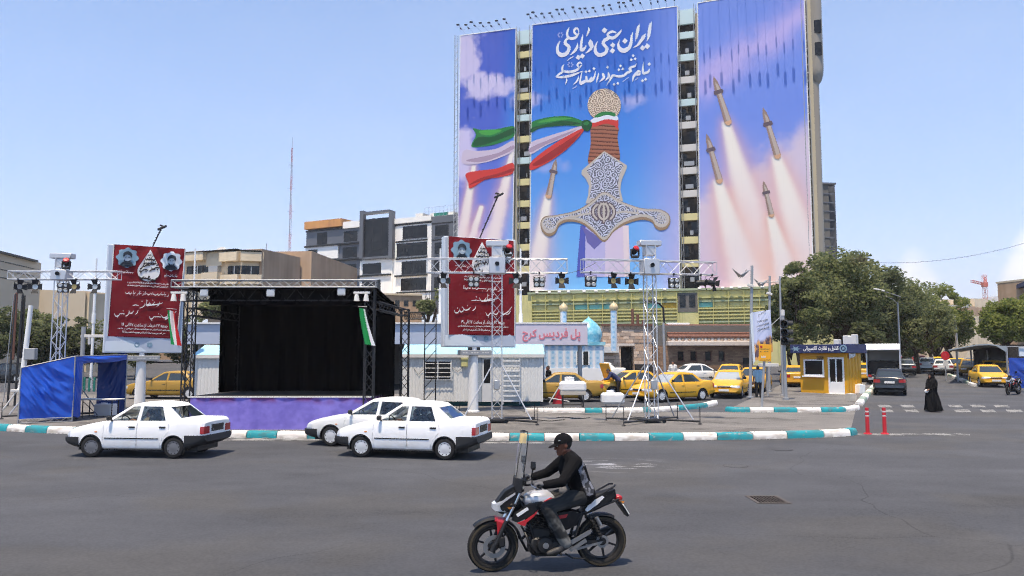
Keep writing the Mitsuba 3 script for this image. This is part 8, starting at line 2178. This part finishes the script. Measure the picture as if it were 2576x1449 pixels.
for x0, x1, fr in ((140, 415, F2), (664, 830, F2), (830, 1082, F3)):
 g_("ribbon_window", x0, 465, x1, 572, "glass_dark", .04, -.003, fr=fr)
 for i in range(1, 4): g_("ribbon_window__mullion", x0 + (x1 - x0) * i / 4 - 3, 465, x0 + (x1 - x0) * i / 4 + 3, 572, "dark_recess" if i != 2 else "off_white", .1, -.041, fr=fr)
g_("stair_tower", 412, 290, 605, 470, "wall_shade", .3, -.003, fr=F2); g_("air_conditioner", 462, 470, 575, 548, "galv", .6, -.003, fr=F2); g_("canopy", 420, 560, 615, 690, "wall_shade", 1.2, -.003, fr=F2)
g_("roof_edge", -60, 288, 830, 297, "dark_recess", .9, .4, fr=F2); g_("roof_edge", 830, 276, 1092, 286, "dark_recess", .9, .4, fr=F3)
F5, F6 = Front(752, 97, 788, 97), Front(786, 97, 900, 116)
fb("wall", 1558, 420, 1705, 1200, "wall_beige", 0, 5, k=bb, zz=z8, fr=F5); fb("wall", 1722, 384, 2292, 1200, "wall_tan", 0, 5, k=bb, zz=z8, fr=F6, lab="tan brick side wall")
for x0 in (1560, 1612): fb("window", x0, 540, x0 + 46, 664, "glass_dark", .05, -.003, k=bb, zz=z8, fr=F5)
fb("window__frame", 1606, 540, 1612, 664, "white_paint", .1, -.003, k=bb, zz=z8, fr=F5)
q = F2.conv(*z8(488, 250)); put(bb, "satellite_dish", mv(lathe([(.001, 0), (.5, .06), (.9, .25), (.88, .27), (.001, .05)], 18), (q[0], 1, q[1] - .5), rx=1.1), "off_white", smooth=40, tw=F2.tw)
q = F3.conv(*z8(1136, 160)); put(bb, "aerial", J(tube((q[0], 1.5, q[1] - 4), (q[0], 1.5, q[1]), .05, 5), *[tube((q[0] - .5, 1.5, q[1] - 1 - .5 * i), (q[0] + .5, 1.5, q[1] - 1 - .5 * i), .025, 4) for i in range(3)]), "galv", tw=F3.tw)

lb = thing("grey_beige_block", "plain grey beige building wall at the far left edge", "building")
F7 = Front(-30, 66, 88, 74)
put(lb, "wall", F7.box(-30, 643, 88, 950, 0, 10), "wall_shade", tw=F7.tw); put(lb, "roof_edge", F7.box(-30, 640, 89, 645, .3, 10), "concrete_dark", tw=F7.tw)
for i, v in enumerate((662, 682, 702)): put(lb, "score_line", F7.box(-30, v, 86, v + 2, .04, -.002), "concrete_dark", tw=F7.tw)
l2 = thing("low_beige_house", "low sunlit beige house behind the left lighting tower", "building")
F8, F9 = Front(60, 80, 215, 78), Front(215, 78, 236, 86)
put(l2, "wall", F8.box(60, 738, 215, 950, 0, 7), "wall_beige", tw=F8.tw); put(l2, "wall", F9.box(215, 740, 236, 950, 0, 5), "wall_shade", tw=F9.tw)
put(l2, "wall", F8.box(60, 733, 130, 760, -2, 8), "wall_tan", tw=F8.tw)
for v in (760, 785, 808): put(l2, "window", F9.box(220, v, 231, v + 14, .05, -.003), "glass_dark", tw=F9.tw)
put(l2, "roof_edge", F8.box(60, 734, 216, 739, .25, 7), "wall_shade", tw=F8.tw)

rt = thing("grey_tower", "dark grey tower rising behind the right edge of the banner building", "building")
F10 = Front(2060, 131, 2100, 131.5); F11 = Front(2100, 131.5, 2116, 134)
put(rt, "wall", F10.box(2060, 463, 2100, 900, 0, 3), "concrete_dark", tw=F10.tw); put(rt, "wall", F11.box(2100, 470, 2116, 900, 0, 2), "clad_grey", tw=F11.tw)
put(rt, "roof_edge", F10.box(2060, 460, 2101, 464, .3, 3), "clad_grey", tw=F10.tw)
for i in range(7): put(rt, "floor_line", F10.box(2060, 486 + 22 * i, 2099, 489 + 22 * i, .1, -.002), "clad_grey", tw=F10.tw)
rh = thing("tan_house", "tan flat roofed houses stepping up beyond the right street trees", "building")
F12 = Front(2425, 150, 2520, 158)
for u0, v0, u1, v1, m in ((2428, 792, 2520, 900, "wall_beige"), (2436, 772, 2500, 795, "wall_tan"), (2452, 752, 2486, 775, "wall_beige"), (2432, 765, 2445, 775, "off_white")):
 put(rh, "wall", F12.box(u0, v0, u1, v1, 0, 8), m, tw=F12.tw)
for u in (2444, 2462, 2480): put(rh, "window", F12.box(u, 800, u + 9, 816, .05, -.003), "glass_dark", tw=F12.tw)
rn = thing("blue_white_house", "blue and white building corner with dark windows at the right edge", "building")
F13 = Front(2548, 100, 2600, 90)
put(rn, "wall", F13.box(2556, 716, 2640, 900, 0, 8), "clad_white", tw=F13.tw); put(rn, "roof_edge", F13.box(2552, 706, 2640, 717, .6, 8), "kiosk_navy", tw=F13.tw)
for i in range(4): put(rn, "window", F13.box(2561 + 16 * i, 726, 2571 + 16 * i, 744, .05, -.003), "glass_dark", tw=F13.tw)
# plain town behind, seen only in gaps
for i, (u0, u1, y, v0, m) in enumerate(((236, 330, 95, 745, "wall_beige"), (330, 470, 110, 762, "wall_tan"), (898, 1060, 130, 742, "wall_tan"), (2110, 2240, 150, 850, "wall_beige"), (2240, 2330, 210, 860, "wall_tan"), (-300, -40, 90, 690, "wall_beige"), (2330, 2430, 240, 870, "wall_beige"), (2650, 2900, 90, 700, "wall_tan"))):
 k = thing("town_house", ["beige house glimpsed right of the left lighting tower", "tan house hidden behind the left red billboard", "tan wall in front of the white office block", "beige house behind the large street tree", "tan house far down the street", "beige house outside the left edge", "beige house at the far end of the street", "tan house outside the right edge"][i], "building")
 fr = Front(u0, y, u1, y + 3); put(k, "wall", fr.box(u0, v0, u1, 905, 0, 8), m, tw=fr.tw); put(k, "roof_edge", fr.box(u0 - 1, v0 - 4, u1 + 1, v0 + .5, .3, 8.2), "wall_shade", tw=fr.tw)
 for j in range(int((u1 - u0) / 22)):
  put(k, "window", fr.box(u0 + 8 + 22 * j, v0 + 14, u0 + 19 + 22 * j, v0 + 28, .05, -.003), "glass_dark", tw=fr.tw)
# radio mast and crane
y = 130.0; xx = X(729, y, 600); zt = Z(372, y); zb = Z(660, y)
rm = thing("radio_mast", "very slender red and white lattice radio mast against the sky", "mast")
mat("mast_pale", lin(176, 176, 182), 0.6); mat("mast_red", lin(186, 120, 116), 0.6)
for i in range(8):
 a, b = zb + (zt - zb) * i / 8, zb + (zt - zb) * (i + 1) / 8
 w = .42 - .03 * i
 put(rm, "section", J(*[tube((xx + w * math.cos(t) * .5, y + w * math.sin(t) * .5, a), (xx + w * math.cos(t) * .5, y + w * math.sin(t) * .5, b), .035, 4) for t in (0, 2.1, 4.2)], *[tube((xx + w * .5 * (-1) ** j, y, a + (b - a) * j / 6), (xx - w * .5 * (-1) ** j, y, a + (b - a) * (j + 1) / 6), .025, 4) for j in range(6)]), "mast_red" if i % 2 else "mast_pale")
put(rm, "aerial", J(tube((xx, y, zt), (xx, y, Z(346, y)), .04, 5), *[tube((xx - .6, y, zt - 3 - 4 * i), (xx + .6, y, zt - 3 - 4 * i), .03, 4) for i in range(5)]), "mast_pale")
put(rm, "base", bx(xx - 1, xx + 1, y - 1, y + 1, 0, zb + .2), "wall_beige")
y = 420.0; xx = X(2477, y, 720)
cr = thing("tower_crane", "red tower crane far away at the right against the hills", "crane")
mat("crane_red", lin(190, 92, 72), 0.6)
zt = Z(692, y)
for nm, a, b, w, n_ in (("tower", (xx, y, 0), (xx, y, zt), 1.6, 16), ("jib", (xx - 1, y, Z(714, y)), (X(2418, y, 715), y - 10, Z(712, y)), 1.1, 12), ("jib", (xx, y, Z(716, y)), (X(2536, y, 700), y + 20, Z(690, y)), 1.1, 12)):
 ch, la = truss(a, b, w, w, n_, r=.10, rb=.06, up=(0, 1, 0) if nm == "tower" else (0, 0, 1)); put(cr, nm, J(ch, la), "crane_red")
put(cr, "cab", cb(xx, y, Z(716, y), 2.4, 2.4, 2.4), "crane_red")
# ---------------------------------------------------------------- trees
def f_leaf(c0, c1, c2):
 def fn(p, n, uv):
  d = fbm(p.x * .55, p.y * .55, p.z * .55, 3); r = cell_rand(p.x * 4, p.y * 4, p.z * 4)
  return mix(mix(c0, c1, smoothstep(.3, .7, .6 * d + .4 * r)), c2, smoothstep(.72, .9, fbm(p.x * .3 + 9, p.y * .3, p.z * .3, 3)))
 return fn

def leafmat(name, c0, c1, c2):
 scene[name] = {"type": "principledthin", "base_color": proc(f_leaf(c0, c1, c2)), "roughness": 0.5, "diff_trans": 1.25, "eta": 1.4}

leafmat("leaf_dark", (0.085, 0.105, 0.05), (0.20, 0.225, 0.115), (0.11, 0.092, 0.07))
leafmat("leaf_mid", (0.14, 0.17, 0.07), (0.31, 0.33, 0.16), (0.15, 0.13, 0.09))
leafmat("leaf_light", (0.15, 0.19, 0.05), (0.33, 0.36, 0.11), (0.19, 0.2, 0.07))
mat("bark", lin(84, 70, 58), 0.95, spec=0.1)

def tree(name, label, u, y, vtop, wpx, leaf, n=5200, seed=1, trunk=True, vlow=None, size=.15, gap=.5, group=None):
 r = np.random.default_rng(seed)
 x = X(u, y); g = float(GZ(y)); H = Z(vtop, y) - g; R = wpx / 2 / 1950 * y
 low = (Z(vlow, y) - g) if vlow else H * .26
 k = thing(name, label, "tree" if trunk else "shrub", group)
 limbs = []
 cz = (H + low) / 2; hz = (H - low) / 2
 nc = int(34 + 3 * R)
 C = []
 while len(C) < nc:
  q = r.normal(size=3); q /= np.linalg.norm(q); q *= r.uniform(.35, 1.0) ** .6
  wob = 1 + .35 * (meshkit.noise(q[None] * 1.7 + seed, 2)[0] - .5)
  c = np.array([q[0] * R * .86 * wob, q[1] * R * .86 * wob, cz + q[2] * hz * .86 * wob])
  if c[2] > low * .9: C.append(c)
 C = np.array(C)
 if trunk:
  tr = max(.12, R * .07)
  put(k, "trunk", path([(x, y, g - .1), (x + .1 * r.normal(), y, g + low * .6), (x + .2 * r.normal(), y + .1, g + low * 1.15), (x + .2 * r.normal(), y, g + cz)], [tr * 1.3, tr, tr * .8, tr * .4], 9), "bark", smooth=True)
  for c in C[:14]:
   s = np.array([x, y, g + low * r.uniform(.85, 1.2)]); e = np.array([x, y, g]) + c
   m_ = s * .5 + e * .5 + [r.normal() * .2, r.normal() * .2, .3]
   limbs.append(path([s, m_, e], [tr * .45, tr * .28, tr * .08], 5))
  put(k, "limbs", J(*limbs), "bark", smooth=True)
 rad = np.abs(r.normal(1, .28, nc)) * R * .27 + .15
 idx = r.integers(0, nc, n)
 d = r.normal(size=(n, 3)); d /= np.linalg.norm(d, axis=1, keepdims=True)
 P = C[idx] + d * (rad[idx] * r.uniform(.2, 1, n) ** .5)[:, None] * [1, 1, .75]
 P = P[P[:, 2] > low * .75]; n = len(P)
 keep = meshkit.noise(P * 0.9 + seed, 7) > gap * .45; P = P[keep]; n = len(P)
 a = r.normal(size=(n, 3)); a[:, 2] *= .6; a /= np.linalg.norm(a, axis=1, keepdims=True)
 b = np.cross(a, r.normal(size=(n, 3))); b /= np.linalg.norm(b, axis=1, keepdims=True)
 s = size * r.uniform(.6, 1.4, (n, 1))
 V = np.stack([P - a * s, P + b * s * .55, P + a * s, P - b * s * .55], 1).reshape(-1, 3) + [x, y, g]
 f = np.arange(n)[:, None] * 4
 put(k, "crown", (V, np.vstack([f + [0, 1, 2], f + [0, 2, 3]])), leaf, stuff=True)
 return k

G = "street trees at the right of the banner building"
for a in (("broad dark green tree right behind the traffic light", 2008, 57, 650, 150, "leaf_mid", 11000, 3, 884), ("largest bushy green tree, tallest of the right hand trees", 2118, 61, 622, 250, "leaf_mid", 20000, 4, 868), ("dark tree leaning over the street right of the yellow kiosk", 2220, 66, 655, 185, "leaf_dark", 14000, 5, 880), ("olive green tree between the tallest tree and the street", 2175, 72, 680, 200, "leaf_dark", 9000, 6, 885), ("grey green tree over the far traffic", 2272, 80, 700, 150, "leaf_mid", 10000, 8, 892),
          ("rounded fresh green tree in the middle of the street trees", 2340, 86, 722, 130, "leaf_light", 9000, 9, 895), ("fresh green tree beside the concrete post", 2392, 90, 708, 140, "leaf_light", 11000, 10, 880), ("grey green tree filling the gap above the far traffic", 2306, 74, 694, 180, "leaf_mid", 14000, 41, 890), ("dark low tree at the end of the street", 2355, 104, 765, 170, "leaf_dark", 6000, 11, 902), ("light yellow green tree at the right edge above the shelter", 2532, 64, 752, 150, "leaf_light", 11000, 12, 872), ("yellow green tree partly cut off by the right edge", 2600, 70, 740, 120, "leaf_light", 6000, 13, 872), ("dark tree deep under the street canopy", 2285, 110, 780, 140, "leaf_dark", 5000, 14, 905), ("dark tree standing behind the traffic light poles", 1990, 70, 735, 110, "leaf_dark", 6000, 15, 900)):
 tree("street_tree", a[0], a[1], a[2], a[3], a[4], a[5], a[6], a[7], vlow=a[8], group=G)
G2 = "trees behind the left lighting tower"
for a in (("dark tree at the far left edge", -20, 58, 752, 150, "leaf_dark", 8000, 21), ("green tree behind the leaning white post", 75, 62, 772, 130, "leaf_mid", 7000, 22), ("dark tree left of the left lighting tower", 112, 60, 788, 110, "leaf_dark", 6000, 23), ("green tree right of the left lighting tower", 190, 64, 790, 120, "leaf_dark", 7000, 24), ("tree half hidden behind the left billboard", 262, 66, 796, 110, "leaf_mid", 6000, 25), ("dark tree behind the left billboard post", 345, 62, 800, 120, "leaf_dark", 6000, 26), ("tree seen between left billboard and stage drape", 470, 66, 790, 110, "leaf_dark", 5000, 27)):
 tree("park_tree", a[0], a[1], a[2], a[3], a[4], a[5], a[6], a[7], vlow=925, group=G2)
tree("roof_shrub", "small bush showing under the left end of the stage roof", 532, 62, 752, 60, "leaf_mid", 2600, 31, False, vlow=800)
tree("thin_tree", "sparse young tree behind the right billboard's left edge", 1076, 60, 722, 62, "leaf_mid", 1900, 32, True, vlow=800, gap=1.0)
tree("hedge_tree", "low dark tree behind the yellow kiosk", 2178, 58, 800, 80, "leaf_dark", 4000, 33, True, vlow=915)
# ---------------------------------------------------------------- the cars and people in view
w1, w1tw = car("small", "white_sedan", "white sedan with bare dark front wheel, driving past the blue tent at the left", "car_white", (375, 1143), None, 173.5, near=1, hub="wheel_steel", size=.95, skip=("driver_window",))
w2, w2tw = car("small", "white_sedan", "white sedan with silver hubcaps, nearer of the two overlapping cars at the centre", "car_white", (1041, 1145), None, 166, near=2, size=.96, skip=("driver_window",))
w3, w3tw = car("big", "white_sedan", "white sedan mostly hidden behind another white car beside the purple stage", "car_white_b", (964, 1118), None, 167, near=2, bump="bumper_black", size=.94)
TX = "yellow taxis waiting round the square"
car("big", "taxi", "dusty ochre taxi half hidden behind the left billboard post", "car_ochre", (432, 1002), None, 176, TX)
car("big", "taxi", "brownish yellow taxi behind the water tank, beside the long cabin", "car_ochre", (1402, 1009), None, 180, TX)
t3, t3tw = car("big", "taxi", "yellow taxi with raised bonnet and a man bending over it", "car_yellow", (1584, 999), None, 196, TX)
put(t3, "raised_bonnet", mv(rb(-.02, .03, -.62, .62, 0, 1.0, .01), (1.15, 0, .86), ry=.32), "car_yellow", tw=t3tw, label="raised yellow bonnet")
car("big", "taxi", "bright yellow taxi with silver hubcaps, seen behind the right lighting tower", "car_yellow", (1690, 1008), None, 211, TX, shade=True)
car("big", "taxi", "yellow taxi with silver sunshade in its windscreen, facing the square", "car_yellow", (1836, 997), None, 247, TX, shade=True)
car("big", "taxi", "yellow taxi partly hidden by the poles of the small banner", "car_yellow_b", (1898, 984), None, 246, TX)
car("big", "taxi", "yellow taxi behind the row, only its roof showing beside the white car", "car_yellow", (1838, 968), None, 246, TX)
car("big", "taxi", "yellow taxi seen between the traffic light and the kiosk", "car_yellow_b", (2000, 974), None, 75, TX)
car("big", "taxi", "yellow taxi just showing at the right side of the kiosk", "car_yellow", (2182, 962), None, 62, TX)
car("big", "taxi", "yellow taxi facing the camera at the right side of the street", "car_yellow", (2487, 971), None, 250, TX)
car("big", "taxi", "yellow taxi behind the front right one, under the curved shelter", "car_yellow", (2496, 950), None, 245, TX)
car("big", "taxi", "orange yellow taxi deepest under the curved shelter", "car_yellow_b", (2524, 954), None, 243, TX)
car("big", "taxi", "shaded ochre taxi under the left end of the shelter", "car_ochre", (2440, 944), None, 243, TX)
car("big", "taxi", "yellow taxi near the round red sign", "car_yellow", (2408, 938), None, 243, TX)
car("big", "taxi", "pale yellow taxi just ahead of the white car in the street", "car_yellow", (2366, 932), None, 63, TX)
car("big", "white_car", "white car driving away up the street, right of the walking woman", "car_white_b", (2373, 943), None, 62, bump="bumper_black")
car("big", "silver_car", "silver car further up the street, left of the white one", "car_silver", (2333, 935), None, 62)
car("big", "black_sedan", "black sedan seen from behind, stopped beside the kiosk island", "car_black", (2240, 990), None, 63.5, bump="car_black")
car("small", "grey_hatch", "grey car right of the white box truck", "car_grey", (2280, 943), None, 64)
car("big", "red_car", "dark red car far up the street", "car_red", (2282, 929), None, 62)
car("small", "far_white_car", "small white car farthest up the street", "car_white_b", (2262, 926), None, 62)
car("big", "far_red_car", "reddish parked car deep in the shade of the trees", "car_red", (2312, 926), None, 64)
car("big", "parked_white_car", "white car parked before the prayer house, left of two", "car_white_b", (1445, 962), None, 8)
car("small", "parked_white_car", "white car parked before the stone building, right of two", "car_white_b", (1508, 960), None, 168)
car("big", "parked_white_car", "cream white car behind the row of taxis, before the brick building", "car_white_b", (1762, 966), None, 8)
car("big", "dark_car", "dark car in the shade of the trees at the left edge", "car_black", (18, 962), None, 175)
# box truck with open back
p = ground(2224, 972); g = float(GZ(p[1]))
TT = T4().translate([p[0], p[1], g]) @ T4().rotate([0, 0, 1], 63)
tk = thing("box_truck", "white box truck with open dark back, in front of the black sedan", "truck")
tp = lambda n, m, mt: put(tk, n, m, mt, tw=TT)
tp("box", J(bx(-.3, 3.4, -1.02, -.98, .7, 2.75), bx(-.3, 3.4, .98, 1.02, .7, 2.75), bx(-.3, 3.4, -1.02, 1.02, 2.75, 2.82), bx(-.3, 3.4, -.98, .98, .66, .72), bx(3.36, 3.4, -.98, .98, .72, 2.75)), "white_paint")
tp("rear_hood", hullp([(-.3, -1.04, 2.83), (-.3, 1.04, 2.83), (-.9, -1.04, 2.45), (-.9, 1.04, 2.45), (-.3, -1.04, 2.78), (-.3, 1.04, 2.78), (-.88, -1.04, 2.4), (-.88, 1.04, 2.4)]), "white_paint")
tp("cab", J(rb(3.45, 5.0, -.92, .92, .45, 1.3, .08), rb(3.5, 4.7, -.86, .86, 1.25, 2.1, .12)), "white_paint")
tp("load", J(rb(.8, 3.2, -.9, .9, .73, 1.7, .05)), "dark_recess"); tp("bumper", rb(-.36, -.28, -.95, .95, .42, .6, .02), "galv")
for x_ in (.5, 4.1):
 for s in (-1, 1): tp("wheel", mv(wheel_parts(.36, .2, "steel")[0], (x_, s * .85, .36)), "rubber")
for s in (-1, 1): tp("tail_lamp", rb(-.39, -.35, s * .8 - .12, s * .8 + .12, .64, .76, .01), "lamp_red")

# second motorcycle, parked at the right edge
pk = thing("parked_motorcycle", "dark motorcycle parked in front of the blue sheeting at the right edge", "motorcycle")
p = ground(2562, 992)
PT = T4().translate([p[0], p[1], float(GZ(p[1]))]) @ T4().rotate([0, 0, 1], 215)
for key in [q for q in scene if q.startswith("motorcycle__") and "windscreen" not in q]:
 scene[pk + key[len("motorcycle"):]] = {**scene[key], "to_world": PT}

# people
def stand(x, y, yaw, h=1.74, **mods):
 g = float(GZ(y)); s = h / 1.74
 j = dict(head=(.03, 0, 1.60), neck=(0, 0, 1.46), chest=(0, 0, 1.28), waist=(-.01, 0, 1.08), pelvis=(0, 0, .95), sl=(0, .185, 1.41), sr=(0, -.185, 1.41), el=(-.03, .25, 1.12), er=(-.03, -.25, 1.12), wl=(.06, .26, .87), wr=(.06, -.26, .87), hl=(0, .1, .92), hr=(0, -.1, .92), kl=(.03, .11, .50), kr=(.03, -.11, .50), al=(-.02, .11, .085), ar=(-.02, -.11, .085), tl=(.14, .13, .03), tr=(.14, -.13, .03))
 j |= mods
 return j, T4().translate([x, y, g]) @ T4().rotate([0, 0, 1], yaw) @ T4().scale([s, s, s])

k = thing("person", "person in black standing between the long cabin and the brown taxi", "person")
p = ground(1380, 1004); j, tw = stand(p[0], p[1], 200, 1.72); figure(k, j, tw, top="cloth_black", legs="cloth_black", skin="skin_dark", edge=.03)
k = thing("person", "person in navy shirt bending forward over the open bonnet of a taxi", "person")
p = ground(1556, 1003); j, tw = stand(p[0], p[1], 178, 1.74, head=(.52, 0, 1.42), neck=(.42, 0, 1.33), chest=(.28, 0, 1.22), waist=(.10, 0, 1.06), pelvis=(-.02, 0, .93), sl=(.38, .185, 1.30), sr=(.38, -.185, 1.30), el=(.52, .24, 1.05), er=(.52, -.24, 1.05), wl=(.74, .18, .98), wr=(.74, -.18, .98))
figure(k, j, tw, top="cloth_navy", legs="cloth_charcoal", nod=.5, edge=.03)
k = thing("person", "person in light blue shirt and dark trousers standing by the banner poles", "person")
p = ground(1905, 1004); j, tw = stand(p[0], p[1] - .25, 95, 1.72); figure(k, j, tw, top="cloth_lightblue", legs="cloth_charcoal", sleeves=False, edge=.03)
k = thing("person", "person in white shirt standing by the lamp post before the brick building", "person")
p = ground(1686, 975); j, tw = stand(p[0] + .2, p[1], 260, 1.72); figure(k, j, tw, top="off_white", legs="cloth_charcoal", edge=.03)
# woman in a chador
k = thing("person", "person in a long black chador walking across the street, holding something white", "person")
p = ground(2347, 1036)
j, tw = stand(p[0], p[1], 195, 1.62, kl=(.16, .09, .50), al=(.10, .09, .09), tl=(.26, .1, .04), kr=(-.02, -.1, .5), ar=(-.22, -.1, .12), tr=(-.08, -.1, .03), el=(.04, .25, 1.10), wl=(.26, .15, 1.02), er=(.04, -.25, 1.1), wr=(.22, -.14, .98))
figure(k, j, tw, top="cloth_black", legs="cloth_black", hair=False, edge=.03)
V = []
levels = [(1.735, .03, .0), (1.725, .075, .01), (1.69, .115, .015), (1.62, .135, .005), (1.54, .135, -.01), (1.47, .17, -.02), (1.40, .25, -.02), (1.28, .285, .0), (1.1, .30, .03), (.9, .27, .05), (.65, .31, .03), (.4, .35, .0), (.2, .38, -.04), (.05, .40, -.06)]
n_ = 40
for i, (z, r_, dx_) in enumerate(levels):
 for t in np.arange(n_) * 2 * math.pi / n_:
  fold = 1 + (.16 * math.sin(5 * t + z * 3) + .06 * math.sin(12 * t - z * 5)) * min(1, max(0, (1.35 - z)))
  sx_, sy_ = (1.0, 1.0) if z > 1.47 else (.72 if z > 1.0 else .88, 1.0 if z > 1.2 else .86)
  V.append((dx_ + r_ * sx_ * fold * math.cos(t), r_ * sy_ * fold * math.sin(t), z))
V = np.array(V); Fc = []
for i in range(len(levels) - 1):
 for q in range(n_):
  t = q * 2 * math.pi / n_; t = min(t, 2 * math.pi - t)
  if 2 <= i <= 3 and t < .55: continue     # the face
  a, b, c_ = i * n_ + q, i * n_ + (q + 1) % n_, (i + 1) * n_ + q
  Fc += [(a, c_, b), (b, c_, (i + 1) * n_ + (q + 1) % n_)]
put(k, "chador", (V, np.array(Fc)), "cloth_black", smooth=True, tw=tw)
single("white_bag", mv(M(MF.sphere(1, 20).scale([.10, .07, .085])), (.32, .02, .93)), "white_paint", "small white bag held by the woman in the black chador", "bag", smooth=True, tw=tw)
# drivers
def driver(tw, lab, seat, **kw):
 k = thing("driver", lab, "person")
 x = seat
 j = dict(head=(x - .19, .36, 1.13), neck=(x - .21, .36, 1.0), chest=(x - .20, .36, .84), waist=(x - .16, .36, .66), pelvis=(x - .10, .36, .60), sl=(x - .2, .53, .95), sr=(x - .2, .19, .95), el=(x + .02, .57, .80), er=(x + .04, .17, .76), wl=(x + .26, .47, .92), wr=(x + .26, .27, .92), hl=(x - .06, .45, .56), hr=(x - .06, .27, .56), kl=(x + .35, .46, .6), kr=(x + .35, .27, .6), al=(x + .6, .46, .35), ar=(x + .6, .27, .35), tl=(x + .72, .46, .38), tr=(x + .72, .27, .38))
 figure(k, j, tw, edge=.03, legs_on=False, **kw)

driver(w1tw, "driver in beige shirt at the wheel of the left white car", -.02, top="cloth_beige")
driver(w2tw, "driver in dark shirt inside the nearer centre white car", -.02, top="cloth_charcoal", skin="skin_dark")
driver(w3tw, "driver in dark shirt inside the white car beside the stage", -.05, top="cloth_black", skin="skin_dark")
# ---------------------------------------------------------------- air
scene["air"] = {"type": "homogeneous", "albedo": rgb(0.95, 0.955, 0.96), "sigma_t": 2.6e-4}
scene["haze"] = {"type": "cube", "to_world": T4().translate([0, 2480, 210]).scale([5400, 2920, 215]), "bsdf": {"type": "null"}, "interior": {"type": "ref", "id": "air"}}
labels["haze"] = {"kind": "stuff", "label": "thin pale haze over the far hills", "category": "haze"}
scene["camera"]["medium"] = {"type": "ref", "id": "air"}
